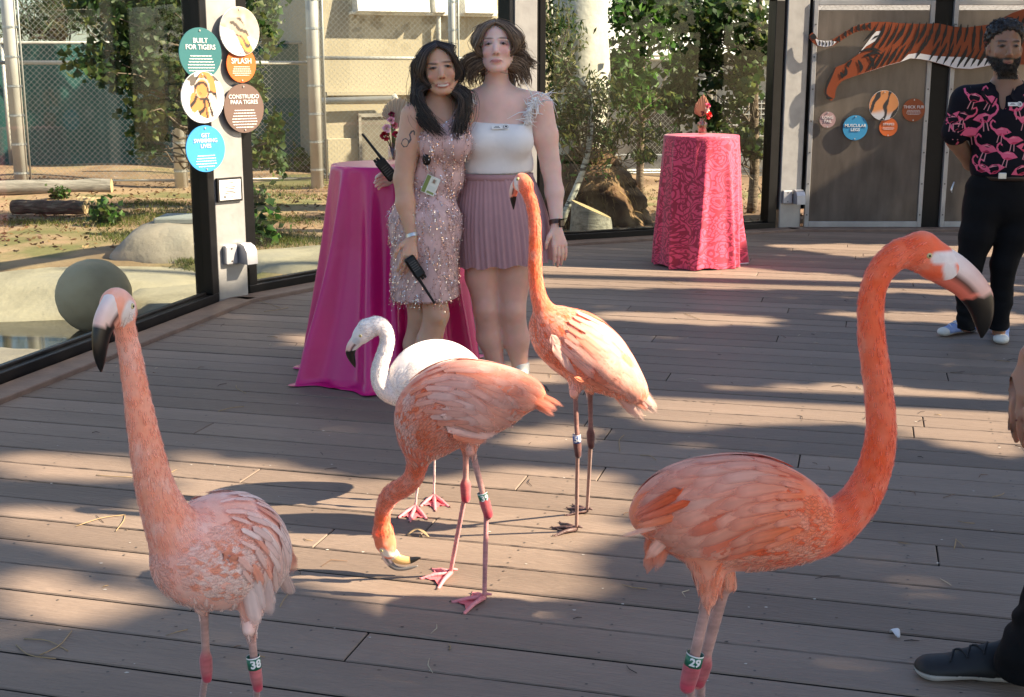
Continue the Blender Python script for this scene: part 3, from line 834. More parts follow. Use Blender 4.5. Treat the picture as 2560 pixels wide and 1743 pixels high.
mat('wire', (0.42, 0.43, 0.42), 0.45, metal=0.5)
mat('screen_cloth', rough=0.9, ramp=[(0.3, (0.018, 0.085, 0.082)), (0.7, (0.035, 0.135, 0.125))], scale=1.2)
mat('stucco', rough=0.95, ramp=[(0.3, (0.37, 0.315, 0.225)), (0.7, (0.46, 0.40, 0.295))], scale=0.9, bump=0.35, bscale=40)
mat('stucco_grey', rough=0.95, ramp=[(0.3, (0.30, 0.30, 0.275)), (0.7, (0.42, 0.415, 0.385))], scale=1.1, bump=0.3, bscale=30)
mat('white_panel', (0.78, 0.77, 0.74), 0.7, var=0.05)
mat('dark_opening', (0.04, 0.037, 0.033), 0.9)
mat('hatch', (0.17, 0.15, 0.12), 0.8, var=0.2)
mat('earth_roots', rough=1.0, ramp=[(0.32, (0.028, 0.013, 0.008)), (0.48, (0.11, 0.058, 0.032)), (0.62, (0.20, 0.125, 0.066)), (0.75, (0.29, 0.205, 0.11))], scale=4.5, bump=1.0, bscale=16, detail=9)
mat('pale_trunk', rough=0.9, ramp=[(0.3, (0.42, 0.40, 0.35)), (0.7, (0.66, 0.64, 0.58))], scale=4, bump=0.5, bscale=20)
mat('birch', rough=0.85, ramp=[(0.40, (0.05, 0.045, 0.04)), (0.47, (0.50, 0.47, 0.41)), (0.7, (0.70, 0.67, 0.60))], scale=6, stretch=(1, 1, 5), bump=0.2)
mat('twig', (0.13, 0.10, 0.075), 0.9)
def leafmat(name, a): return mat(name, rough=0.5, attr='Col', trans=0.42, spec=0.4)
leafmat('leaf', 0)

def pt_in(poly, x, y, pad=0.0):
    """signed: how far inside the convex deck polygon (positive inside)"""
    d = np.full(np.shape(x), 1e9)
    for i in range(len(poly)):
        a, b = poly[i], poly[(i + 1) % len(poly)]
        l = (b - a).length
        d = np.minimum(d, ((b.x - a.x) * (y - a.y) - (b.y - a.y) * (x - a.x)) / l)
    return d
WATER = -0.27
pond_c = [(-2.6, 7.4, 1.3), (-3.2, 8.8, 1.15), (-2.35, 8.7, 0.75), (-3.7, 7.3, 1.2)]
def yard_h(x, y):
    h = 0.05 * np.sin(x * 0.9 + 1) * np.cos(y * 0.7) + 0.02 * np.sin(x * 3.1 + y * 2.3)
    h = h * np.clip((y - 9) / 3, 0.2, 1)
    far = np.clip((y - 13) / 6, 0, 1); h = h + 0.10 * far * far
    for cx, cy, r in pond_c:
        t = np.clip(1.45 - np.hypot(x - cx, y - cy) / r, 0, 1); h = np.minimum(h, h * (1 - t) - 0.62 * t)
    d = pt_in(DECK, x, y)
    t = np.clip((d + 0.35) / 0.35, 0, 1)
    return h * (1 - t) - 0.45 * t
xs = np.r_[np.linspace(-60, -9, 18), np.arange(-8.75, 9, 0.2), np.linspace(9.2, 60, 18)]
ys = np.r_[np.linspace(-20, 4.5, 12), np.arange(4.7, 24, 0.2), np.linspace(24.5, 120, 22)]
gx, gy = np.meshgrid(xs, ys, indexing='ij')
gz = yard_h(gx, gy)
V = np.stack([gx, gy, gz], -1).reshape(-1, 3); ny = len(ys)
ii, jj = np.meshgrid(np.arange(len(xs) - 1), np.arange(ny - 1), indexing='ij'); b0 = (ii * ny + jj).ravel()
yard = obj('ground', mesh('ground', V, np.stack([b0, b0 + ny, b0 + ny + 1, b0 + 1], 1), mats=[MATS['yard_soil']])); yard['kind'] = 'structure'
def hgt(x, y): return float(yard_h(np.array([x]), np.array([y]))[0])

wm = bpy.data.materials.new('pond_water'); wm.use_nodes = True
b = wm.node_tree.nodes['Principled BSDF']; b.inputs['Base Color'].default_value = (0.045, 0.04, 0.022, 1); b.inputs['Roughness'].default_value = 0.06; b.inputs['Specular IOR Level'].default_value = 0.6
nzz = wm.node_tree.nodes.new('ShaderNodeTexNoise'); nzz.inputs['Scale'].default_value = 5
bpn = wm.node_tree.nodes.new('ShaderNodeBump'); bpn.inputs['Strength'].default_value = 0.06
wm.node_tree.links.new(nzz.outputs['Fac'], bpn.inputs['Height']); wm.node_tree.links.new(bpn.outputs['Normal'], b.inputs['Normal'])
a = np.arange(40) * 2 * math.pi / 40
po = part('pond', [(-3.0 + 2.3 * math.cos(t), 8.2 + 2.2 * math.sin(t), WATER) for t in a], [tuple(range(40))], wm, None, False); po['kind'] = 'structure'

def blob(c, r, seed, amp=0.18, freq=1.6, n=40, flat_top=None, power=2.0):
    """lumpy boulder: superellipsoid with noise"""
    V, F = [], []
    m = n // 2
    for i in range(m + 1):
        th = math.pi * i / m
        for j in range(n):
            p = 2 * math.pi * j / n
            x, y, z = math.sin(th) * math.cos(p), math.sin(th) * math.sin(p), math.cos(th)
            s = (abs(x) ** power + abs(y) ** power + abs(z) ** power) ** (-1 / power)
            V.append((x * s, y * s, z * s))
    V = np.array(V)
    d = vnoise(V, freq, seed) * amp + vnoise(V, freq * 2.7, seed + 1) * amp * 0.4 + vnoise(V, freq * 7, seed + 2) * amp * 0.10
    V = V * (1 + d)[:, None]
    if flat_top is not None: V[:, 2] = np.where(V[:, 2] > flat_top, flat_top + (V[:, 2] - flat_top) * 0.15, V[:, 2])
    V = V * np.array(r) + np.array(list(c))
    F = [(i * n + j, (i + 1) * n + j, (i + 1) * n + (j + 1) % n, i * n + (j + 1) % n) for i in range(m) for j in range(n)]
    return V, F
def rock(label, c, r, seed, m='rock', group='boulders round the pond', **k):
    V, F = blob(c, r, seed, **k)
    o = part('boulder', V, F, MATS[m]); o.data.update()
    V2 = np.array(V); base = (float(c[0]), float(c[1]), float(V2[:, 2].min()))
    o.location = base
    co = (V2 - np.array(base)).astype(np.float32); o.data.vertices.foreach_set('co', co.ravel()); o.data.update()
    return tag(o, label, 'boulder', group)
rock('broad tan rock slab spreading behind the concrete ball', (-3.75, 10.75, -0.30), (1.75, 1.5, 0.40), 3, flat_top=0.62, amp=0.14, n=56)
rock('low tan rock slab right of the ball by the glass', (-2.36, 9.55, -0.36), (0.62, 0.85, 0.38), 8, flat_top=0.7, amp=0.16)
rock('grey rock at the lower left edge of the pond', (-2.95, 7.22, -0.36), (0.62, 0.62, 0.36), 12, 'rock_grey', flat_top=0.7)
rock('small sunlit rock against the glass left of the sign column', (-2.03, 8.65, -0.36), (0.26, 0.36, 0.36), 5)
rock('wide tan rock just outside the glass beside the sign column', (-1.35, 10.55, -0.25), (0.98, 0.78, 0.44), 21, flat_top=0.68, amp=0.16, n=48)
rock('pale rock behind the dark haired woman outside the glass', (-0.35, 12.0, -0.2), (0.7, 0.6, 0.35), 33)
# block boulder with a pad
bc = gnd(408, 642)
V, F = blob((bc.x, bc.y + 0.25, 0.0), (0.47, 0.5, 0.27), 41, amp=0.08, power=5.0)
V = np.array(V); tz_ = np.clip(V[:, 2] / 0.27, 0, 1)
V[:, 0] = bc.x + (V[:, 0] - bc.x) * (1 - 0.30 * tz_) + 0.1 * tz_; V[:, 1] = bc.y + .25 + (V[:, 1] - bc.y - .25) * (1 - 0.2 * tz_)
bo = thing('block_boulder', 'blocky pinkish boulder with a grey slab on its flat top', 'boulder', (bc.x, bc.y + .25, 0), 'boulders round the pond')
part('boulder', V, F, MATS['rock_grey'], bo)
m_ = MB(); m_.add(*box((bc.x + 0.16, bc.y + 0.30, 0.285), (0.5, 0.42, 0.05), None, 0.01)); m_.build('slab', MATS['concrete'], bo)
# concrete ball
ba = at(235, 733, 9.0); ba.z = -0.03
n = 48; V, F = lathe(ba, [(0.262 * math.sin(t), 0.262 * math.cos(t)) for t in np.linspace(0.001, math.pi - 0.001, 30)], n)
V = np.array(V); Nn = (V - np.array(ba)) / 0.262
V += Nn * (vnoise(Nn, 5, 3) * 0.004)[:, None]
bl = part('ball', V, [f[::-1] for f in F], MATS['ball']); tag(bl, 'big grey green concrete ball standing in the pond', 'ball')
# logs
def log(label, a, b, r0, r1, m, seed, group='cut logs lying in the yard'):
    a, b = Vector(a), Vector(b)
    t = thing('log', label, 'log', (a + b) / 2, group)
    P = [a.lerp(b, s) for s in np.linspace(0, 1, 16)]
    rr_ = np.linspace(r0, r1, 16) * (1 + 0.06 * np.sin(np.arange(16) * 1.7 + seed))
    V, F = tube(P, rr_, 18, cap=False)
    V = np.array(V); ax = np.array(b - a) / (b - a).length
    dd = vnoise(V, 9, seed); cen = np.array(a) + ((V - np.array(a)) @ ax)[:, None] * ax
    V = cen + (V - cen) * (1 + 0.09 * dd)[:, None]
    # local axis along the log for the grain
    part('bark', V, F, MATS[m], t)
    for i, nm in ((0, 'cut_end'), (15, 'cut_end')):
        ring = V[i * 18:(i + 1) * 18]
        Vv = np.vstack([ring + ax * (0.004 if i else -0.004), ring.mean(0) + ax * (0.012 if i else -0.012)])
        part(nm, Vv, [(j, (j + 1) % 18, 18) if i else ((j + 1) % 18, j, 18) for j in range(18)], MATS['cut_wood'], t, False)
lg = gnd(140, 498)
log('long grey weathered log at the foot of the fence', (lg.x - 2.9, lg.y + 0.1, 0.09), (gnd(268, 492).x, lg.y + .5, 0.11), 0.105, 0.095, 'old_wood', 2)
l2 = gnd(130, 533)
log('short rough barked log in front of the long grey log', (gnd(45, 530).x, l2.y, 0.07), (gnd(222, 533).x, l2.y - .1, 0.07), 0.082, 0.076, 'bark', 5)
log('small pale split log behind the rough barked log', (gnd(200, 525).x, l2.y + .35, 0.07), (gnd(252, 525).x, l2.y + .3, 0.07), 0.08, 0.07, 'cut_wood', 9)

# ---- chain-link fence
def chainlink(mb_unused, a, b, z0, z1, p=0.036, r=0.0021):
    a, b = np.array(a, float), np.array(b, float)
    L_ = np.linalg.norm(b - a); u = np.r_[(b - a) / L_, 0]; n = np.array([-u[1], u[0], 0]); z = np.array([0, 0, 1.0])
    ni, nk = int(L_ / p), int((z1 - z0) / p) + 1
    I, K = np.meshgrid(np.arange(ni), np.arange(nk), indexing='ij')
    X = p * (I + ((K + I) & 1)); Z = z0 + p * K
    O = np.where((K + I) & 1, 1, -1) * r * 0.8
    C = np.r_[a, 0] + X[..., None] * u + Z[..., None] * z + O[..., None] * n
    C[..., 0] += 0; 
    ang = [math.pi / 2, math.pi * 7 / 6, math.pi * 11 / 6]
    V = np.stack([C + math.cos(t) * r * u * 1.2 + math.sin(t) * r * n for t in ang], 2)
    V = V.reshape(-1, 3)
    base = (I[:, :-1] * nk + K[:, :-1]).ravel() * 3
    F = np.concatenate([np.stack([base + j, base + (j + 1) % 3, base + 3 + (j + 1) % 3, base + 3 + j], 1) for j in range(3)])
    return V, F
def fence(label, pts, poles, z1, rails, group=None, p=0.036, pr=0.085, r=0.0021, pole_z=4.2):
    t = thing('chain_link_fence', label, 'fence', (*pts[0], 0), group)
    for a, b in zip(pts[:-1], pts[1:]):
        V, F = chainlink(None, a, b, 0.12, z1, p, r)
        V = V - np.array(wloc(t)); o = obj('wire_mesh', mesh('wire_mesh', V, F, False, mats=[MATS['wire']]), t); o['kind'] = 'stuff'
        u = Vector((b[0] - a[0], b[1] - a[1], 0)).normalized(); n = Vector((u.y, -u.x, 0))
        for z in rails:
            V, F = tube([Vector((*a, z)) - n * .03, Vector((*b, z)) - n * .03], 0.024, 8); part('rail', V, F, MATS['pole'], t)
        V, F = tube([Vector((*a, 0.13)), Vector((*b, 0.13))], 0.012, 6); part('bottom_wire', V, F, MATS['wire'], t)
    for (x, y) in poles:
        V, F = tube([(x, y, -0.1), (x, y, pole_z)], pr, 20); po_ = part('pole', V, F, MATS['pole'], t)
        V, F = tube([(x + pr * 1.55, y - .03, 0.1), (x + pr * 1.55, y - .03, z1)], 0.012, 6); part('tension_bar', V, F, MATS['wire'], po_)
        m_ = MB()
        for z in np.arange(0.25, z1, 0.36):
            m_.add(*lathe((x, y, z), [(pr + .002, -0.012), (pr + 0.006, -0.012), (pr + 0.006, 0.012), (pr + 0.002, 0.012)], 16))
            m_.add(*box((x + pr * 1.3, y - 0.03, z), (pr * 0.7, 0.012, 0.02)))
        m_.build('band', MATS['steel'], po_)
    return t
pA = at(62, 478, 16.6); pB = at(457, 470, 16.9); pC = at(797, 472, 17.2)
fence('tall chain link fence with thick posts on the left of the yard', [(-12, 16.2), (pA.x, 16.6), (pC.x, 17.2)], [(pA.x, 16.52), (pB.x, 16.85), (pC.x, 17.1)], 3.6, [1.62], 'chain link fences of the yard')
pD = at(1136, 440, 17.9); pE = at(1760, 420, 18.4)
fence('chain link fence in front of the cream building', [(pC.x, 17.2), (pD.x + .2, 17.75), (pE.x + 0.1, 18.2), (8.5, 18.6)], [(pD.x, 17.65), (pE.x, 18.1)], 3.6, [1.68, 0.16], 'chain link fences of the yard', pr=0.055)
# green screened fence behind
gf = thing('screened_fence', 'green cloth screened fence behind the chain link', 'fence', (-6, 20, 0))
V = []; nn = 90
for i in range(nn + 1):
    x = -16 + i * (12.9 / nn)
    for z in (0, 0.6, 1.2, 1.93 + 0.02 * math.sin(i * 1.3)): V.append((x, 20.2 + 0.05 * math.sin(x * 5 + z) + 0.03 * math.sin(x * 13), z))
part('screen_cloth', V, [(i * 4 + j, i * 4 + 4 + j, i * 4 + 5 + j, i * 4 + 1 + j) for i in range(nn) for j in range(3)], MATS['screen_cloth'], gf)
for i, x in enumerate(np.arange(-15.5, -3, 2.6)):
    V, F = tube([(x, 20.02, 0), (x, 20.02, 2.0)], 0.03, 10); part('post', V, F, MATS['pole'], gf)
V, F = tube([(-16, 20.0, 1.93), (-3.1, 20.0, 1.93)], 0.022, 8); part('top_rail', V, F, MATS['pole'], gf)

# ---- cream building
bx0 = at(815, 300, 18.9).x
bd = thing('animal_house', 'cream stucco animal house behind the chain link fence', 'building', (bx0, 18.9, 0))
m_ = MB(); m_.add(*box(((bx0 + 1.1) / 2, 21.4, 1.9), (1.1 - bx0, 5.0, 4.4))); m_.build('wall', MATS['stucco'], bd)
m_ = MB(); m_.add(*box(((bx0 + 1.1) / 2, 18.87, 0.28), (1.1 - bx0 + .02, 0.06, 0.56), None, 0.01)); m_.build('plinth', MATS['stucco'], bd)
def wpx(a, b): return at(a, 100, 18.8).x, at(b, 100, 18.8).x
for a, b in ((883, 1075), (1090, 1125), (1172, 1262)):
    x0, x1 = wpx(a, b); zb = at(900, 27, 18.8).z
    m_ = MB(); m_.add(*prism([(x0, 18.62, zb), (x0, 18.90, zb), (x0, 18.90, zb + 1.1), (x0, 18.86, zb + 1.1)], (1, 0, 0), x1 - x0)); w = m_.build('awning', MATS['white_panel'], bd)
    m_ = MB(); m_.add(*box(((x0 + x1) / 2, 18.83, zb - 0.02), (x1 - x0 + 0.1, 0.16, 0.04), None, 0.005)); m_.build('sill', MATS['white_panel'], w)
x0, x1 = wpx(893, 985); zt = at(900, 297, 18.8).z
m_ = MB(); m_.add(*box(((x0 + x1) / 2, 18.83, zt / 2 + .02), (x1 - x0, 0.05, zt), None, 0.005)); hb = m_.build('hatch', MATS['hatch'], bd)
m_ = MB(); m_.add(*box((x0 - .02, 18.81, zt / 2 + .02), (0.04, 0.08, zt + .05))); m_.add(*box((x1 + .02, 18.81, zt / 2 + .02), (0.04, 0.08, zt + .05))); m_.add(*box(((x0 + x1) / 2, 18.81, zt + .04), (x1 - x0 + .08, 0.08, 0.05))); m_.build('frame', MATS['old_wood'], hb)
zp = at(900, 253, 18.7).z
V, F = tube([(bx0 - .1, 18.72, zp), (at(975, 250, 18.7).x, 18.72, zp + .02), (at(985, 246, 18.7).x, 18.68, zp + 0.06)], 0.05, 10); part('pipe', V, F, MATS['pole'], bd)
m_ = MB(); m_.add(*box(((bx0 + 1.1) / 2, 18.85, zp + .1), (1.1 - bx0, 0.09, 0.05))); m_.build('ledge', MATS['stucco'], bd)
for x in (at(1108, 60, 18.8).x,):
    V, F = tube([(x, 18.8, 0.5), (x, 18.8, 4)], 0.04, 8); part('downpipe', V, F, MATS['pole'], bd)
bd.rotation_euler = (0, 0, R(24))
# grey building on the right
gb = thing('service_building', 'pale grey service building behind the trees on the right', 'building', (4, 21, 0))
m_ = MB(); m_.add(*box((5.2, 22.5, 0.85), (7.6, 4.0, 1.7))); m_.build('wall', MATS['stucco_grey'], gb)
m_ = MB(); m_.add(*prism([(1.3, 20.3, 1.75), (1.3, 23.4, 4.6), (1.3, 23.5, 4.5), (1.3, 20.42, 1.68)], (1, 0, 0), 7.8)); m_.build('roof', MATS['white_panel'], gb)
x0, x1 = at(1800, 250, 20.4).x, at(1935, 250, 20.4).x; z0, z1 = at(0, 340, 20.4).z, at(0, 245, 20.4).z
m_ = MB(); m_.add(*box(((x0 + x1) / 2, 20.48, (z0 + z1) / 2), (x1 - x0, 0.06, z1 - z0))); ww = m_.build('window', MATS['dark_opening'], gb)
m_ = MB()
for x in np.linspace(x0, x1, 10): m_.add(*box((x, 20.43, (z0 + z1) / 2), (0.014, 0.02, z1 - z0)))
for z in np.linspace(z0, z1, 8): m_.add(*box(((x0 + x1) / 2, 20.41, z), (x1 - x0, 0.02, 0.014)))
m_.build('grille', MATS['white_panel'], ww)
x0, x1 = at(1580, 250, 20.4).x, at(1700, 250, 20.4).x
m_ = MB(); m_.add(*box(((x0 + x1) / 2, 20.47, 0.6), (x1 - x0, 0.07, 1.3))); m_.build('door', MATS['dark_opening'], gb)
for px in (1655, 1715):
    a, b_ = at(px, 255, 20.2), at(px + 75, 175, 20.2); V, F = tube([a, b_], 0.05, 8); part('brace', V, F, MATS['pole'], gb)
m_ = MB(); m_.add(*box((4.2, 18.75, 0.16), (7.4, 0.25, 0.36), None, 0.02))
tag(m_.build('low_kerb_wall', MATS['concrete']), 'low concrete kerb wall at the foot of the right fence', 'wall')
# hut wall seen through the perforated doors
m_ = MB(); m_.add(*box((6.2, 13.1, 0.95), (6.4, 0.2, 2.3)))
tag(m_.build('den_wall', MATS['hatch']), 'brown wall behind the perforated doors', 'wall')

# ---- vegetation
GREEN = [(0.022, 0.055, 0.014), (0.035, 0.08, 0.018), (0.06, 0.105, 0.026), (0.11, 0.135, 0.034)]
OLIVE = [(0.10, 0.11, 0.03), (0.15, 0.15, 0.045), (0.07, 0.085, 0.03)]
PINE = [(0.045, 0.08, 0.03), (0.06, 0.09, 0.04), (0.13, 0.115, 0.05)]
BRIGHT = [(0.055, 0.15, 0.02), (0.09, 0.19, 0.03)]
def leaves(C, size, cols, rng, shape='leaf', droop=0.0):
    """one mesh of bent two-quad leaves at centres C"""
    n = len(C); C = np.asarray(C)
    d = rng.normal(size=(n, 3)); d[:, 2] -= droop; d /= np.linalg.norm(d, axis=1)[:, None]
    s = rng.normal(size=(n, 3)); s -= d * (s * d).sum(1)[:, None]; s /= np.linalg.norm(s, axis=1)[:, None]
    up = np.cross(d, s)
    L_ = size * rng.uniform(0.6, 1.3, n)[:, None]; W = L_ * {'leaf': 0.42, 'round': 0.5, 'thin': 0.17, 'needle': 0.05}[shape]
    q = [C - d * L_ * .5, C - d * L_ * .1 + s * W - up * W * .3, C + d * L_ * .5, C - d * L_ * .1 - s * W - up * W * .3]
    V = np.stack(q, 1).reshape(-1, 3); b = np.arange(n) * 4
    F = np.concatenate([np.stack([b, b + 1, b + 2], 1), np.stack([b, b + 2, b + 3], 1)])
    cc = np.array(cols)[rng.integers(0, len(cols), n)] * rng.uniform(0.7, 1.25, n)[:, None]
    return V, F, np.repeat(cc, 4, 0)
def limbs(base, tips, r0, seed, wob=0.12):
    mb = MB(); q = np.random.default_rng(seed)
    for tip in tips:
        P = [np.array(base) * (1 - t) + np.array(tip) * t + (q.normal(size=3) * wob * math.sin(math.pi * t) if 0 < t < 1 else 0) for t in np.linspace(0, 1, 6)]
        mb.add(*tube(P, np.linspace(r0, r0 * .25, 6), 6))
    return mb
def tree(name, label, trunk, tr, clumps, n, size, cols, seed, bark='bark', shape='leaf', group=None, branch=0.02, droop=0.0, cat='tree'):
    """trunk: list of points; clumps: (centre, radii, weight)"""
    rng = np.random.default_rng(seed)
    t = thing(name, label, cat, trunk[0], group)
    P = spline(trunk, 16); V, F = tube(P, np.linspace(tr, tr * 0.45, 16), 10); part('trunk', V, F, MATS[bark], t)
    mb = MB(); C = []
    w = np.array([c[2] for c in clumps], float); w /= w.sum()
    for (c, r, _), ww_ in zip(clumps, w):
        c = np.array(list(c)); k = max(3, int(n * ww_))
        near = P[np.argmin(np.linalg.norm(P - c - (0, 0, -.4), axis=1))]
        sub = [c + rng.normal(size=3) * np.array(r) * 0.55 for _ in range(max(3, k // 45))]
        for sc_ in sub[:14]:
            Q = [near * (1 - s) + sc_ * s + rng.normal(size=3) * 0.06 * math.sin(math.pi * s) for s in np.linspace(0, 1, 5)]
            mb.add(*tube(Q, np.linspace(branch, 0.004, 5), 5, cap=False))
        for sc_ in sub:
            m = k // len(sub) + 1
            e = rng.normal(size=(m, 3)) * np.array(r) * 0.33; C.append(sc_ + e)
    mb.build('branches', MATS['twig'], t, True)
    V, F, cc = leaves(np.concatenate(C), size, cols, rng, shape, droop)
    o = part('crown', V, F, MATS['leaf'], t, False, cc); o['kind'] = 'stuff'
    return t
def PX(x, y, Y, rx, rz, ry=0.5, w=1.0):
    c = at(x, y, Y); s = 1 / ppm(Y); return (c, (rx * s, ry, rz * s), w)
# aspen in front of the left fence, trunk behind the sign column
tx = at(545, 470, 13.5).x
tree('aspen_tree', 'dark leafy aspen hanging in front of the green fence beside the sign column', [(tx, 13.5, -.1), (tx - .02, 13.5, 1.5), (tx - .15, 13.4, 3.0), (tx - .3, 13.4, 4.2)], 0.07,
     [PX(380, -40, 13.2, 130, 70, .6, 5), PX(330, 60, 13.2, 75, 60, .5, 3), PX(420, 50, 13.2, 70, 80, .5, 4), PX(330, 150, 13.2, 85, 45, .5, 3), PX(270, 165, 13.2, 45, 30, .4, 1), PX(400, 190, 13.3, 80, 60, .5, 4), PX(430, 270, 13.3, 40, 40, .4, 1.2), PX(380, 280, 13.2, 60, 26, .4, 1.2), PX(370, 350, 13.2, 40, 42, .3, 1.2),
      PX(650, 40, 13.5, 40, 80, .5, 2), PX(640, 240, 13.7, 26, 80, .4, 1.0), PX(670, 330, 13.7, 30, 60, .4, 1.0)], 7200, 0.075, GREEN, 3, shape='round')
# conifers and trees beyond the green fence
for i, (x, y, rx, rz, cols, lab) in enumerate(((130, 30, 110, 60, PINE, 'conifer with bare gaps beyond the green fence at the far left'), (250, 10, 60, 60, PINE, 'conifer beyond the green fence above the middle of the left window'),
                                         (700, 50, 70, 60, PINE, 'conifer showing between the sign column and the cream building'), (745, 88, 60, 30, GREEN, 'low green tree by the corner of the cream building'), (-60, 20, 70, 90, PINE, 'tall conifer beyond the fence past the left edge'))):
    p = at(x, y, 26 + i)
    tree('pine_tree' if cols is PINE else 'leafy_tree', lab, [(p.x, p.y, 0), (p.x + .1, p.y, 2.5), (p.x, p.y, 6.5)], 0.16,
         [PX(x, y, 26 + i, rx, rz, 1.0, 3), PX(x + 10, y - 70, 26 + i, rx, 50, 1.0, 2), PX(x - 30, y + 30, 26 + i, rx * .7, rz * .4, .8, 1)], 1500, 0.34 if cols is PINE else 0.22, cols, 20 + i, shape='needle' if cols is PINE else 'leaf', group='trees beyond the green fence', branch=.035)
# artificial trunk with root ball
tk = at(1448, 545, 13.7)
at_ = thing('big_tree_trunk', 'thick pale tree trunk rising from a shaggy brown root mound', 'tree', (tk.x, tk.y, 0))
P = spline([(tk.x - .02, tk.y, 0.3), (tk.x, tk.y, 1.2), (tk.x - .02, tk.y, 2.2), (tk.x - .05, tk.y, 4.0)], 24)
V, F = tube(P, np.linspace(0.31, 0.27, 24), 28); V = np.array(V); V[:, :2] += (vnoise(V, 3, 4) * 0.02)[:, None]
part('trunk', V, F, MATS['pale_trunk'], at_)
V, F = [], []
mm, nn = 26, 44
for i in range(mm + 1):
    t = i / mm; z = 0.86 * t - 0.1; r = 0.62 * (1 - t) ** 0.75 * 0.72 + 0.30
    for j in range(nn):
        a = 2 * math.pi * j / nn; V.append((r * math.cos(a), r * math.sin(a), z))
V = np.array(V); dd = vnoise(V, 5, 7) * .09 + vnoise(V, 13, 8) * .05 + vnoise(V, 30, 9) * .02
V[:, :2] *= (1 + dd / np.hypot(V[:, 0], V[:, 1]))[:, None]; V += np.array((tk.x, tk.y, 0))
part('root_mound', V, [(i * nn + j, i * nn + (j + 1) % nn, (i + 1) * nn + (j + 1) % nn, (i + 1) * nn + j) for i in range(mm) for j in range(nn)], MATS['earth_roots'], at_)
q = np.random.default_rng(2); mb = MB()
for _ in range(520):
    a = q.uniform(math.pi, 2 * math.pi); t = q.uniform(0.02, .95); r = 0.62 * (1 - t) ** .75 * .72 + .31; z = .86 * t - .08
    p = np.array((tk.x + r * math.cos(a), tk.y + r * math.sin(a), z)); d = np.array((math.cos(a) * .4 + q.normal() * .3, math.sin(a) * .4 - .1, -0.8 + q.normal() * .4)); l = q.uniform(.05, .16)
    c = np.array((0.30, 0.19, 0.08)) * q.uniform(.3, 1.3)
    mb.add(*tube([p, p + d * l * .5 + (0, 0, .015), p + d * l], (0.004, .003, .001), 3, cap=False), c=c)
mat('root_hair', attr='Col', rough=0.95)
o = mb.build('root_hair', MATS['root_hair'], at_, False, True); o['kind'] = 'stuff'
# stump in front
st = gnd(1480, 585); V, F = lathe((st.x, st.y + .15, 0), [(0.22, -.1), (0.2, 0.08), (0.19, 0.22)], 22); V = np.array(V)
V[:, 2] += np.where(V[:, 2] > .1, -(V[:, 0] - st.x) * 0.45, 0)
su = thing('tree_stump', 'slant cut grey stump leaning at the foot of the root mound', 'stump', (st.x, st.y + .15, 0)); part('bark', V, F, MATS['old_wood'], su)
top = V[-22:] + (0, 0, .003); part('cut_face', np.vstack([top, top.mean(0)]), [(j, (j + 1) % 22, 22) for j in range(22)], MATS['cut_wood'], su, False)
# leaning birch
bp_ = [at(1403, 560, 12.75), at(1418, 520, 12.8), at(1447, 455, 12.85), at(1468, 390, 12.9), at(1476, 330, 12.95), at(1474, 240, 13), at(1462, 215, 13), at(1420, 170, 13.0), at(1400, 110, 13.0), at(1380, 40, 13), at(1370, -60, 13)]
tree('birch_tree', 'slender leaning white birch with thin drooping leaves', bp_, 0.036,
     [PX(1395, 60, 13, 50, 60, .4, 2), PX(1400, 180, 13, 55, 70, .4, 2.4), PX(1440, 290, 13, 70, 40, .4, 2.2), PX(1415, 340, 13, 40, 30, .4, 1.0), PX(1530, 250, 13.2, 80, 50, .4, 2.6), PX(1560, 320, 13.2, 80, 40, .4, 1.8), PX(1600, 390, 13.2, 40, 24, .3, .7), PX(1375, 130, 13, 30, 110, .3, 1.2), PX(1500, 330, 13, 40, 40, .3, .8)],
     3900, 0.075, OLIVE + GREEN[:3], 41, bark='birch', shape='thin', droop=0.9, branch=0.004)
# aspen on the right and the bush between
ap = at(1877, 548, 13.9)
tree('aspen_tree', 'aspen with dark round leaves by the right end of the window', [(ap.x, ap.y, -.05), (ap.x + .02, ap.y, .5), (ap.x - .02, ap.y, 1.4), (ap.x, ap.y, 2.4), (ap.x - .02, ap.y, 3.9)], 0.055,
     [PX(1860, 20, 13.8, 70, 60, .4, 2.4), PX(1880, 130, 13.8, 55, 60, .4, 2.2), PX(1850, 210, 13.8, 50, 50, .4, 1.8), PX(1780, 90, 13.8, 60, 60, .4, 2.2), PX(1740, 150, 13.8, 60, 45, .4, 2.0), PX(1720, 50, 13.8, 50, 50, .4, 1.6), PX(1760, 270, 13.9, 80, 45, .4, 2), PX(1820, 340, 13.9, 70, 30, .4, 1.6), PX(1880, 370, 13.9, 30, 26, .3, .8), PX(1690, 220, 13.8, 50, 40, .4, 1.3)],
     3500, 0.085, GREEN[:4], 51, shape='round', branch=.01)
bu = at(1600, 430, 16)
tree('leafy_tree', 'light green bushy tree at the top middle of the right window', [(bu.x, 16, 0), (bu.x, 16, 1.5), (bu.x, 16, 3.6)], 0.05,
     [PX(1590, 50, 16, 80, 90, .6, 3), PX(1640, -20, 16, 80, 60, .6, 2), PX(1560, 170, 16, 60, 60, .6, 2), PX(1600, 230, 16, 70, 50, .5, 1.6)], 2500, 0.10, BRIGHT + GREEN[1:3], 61, branch=.012)
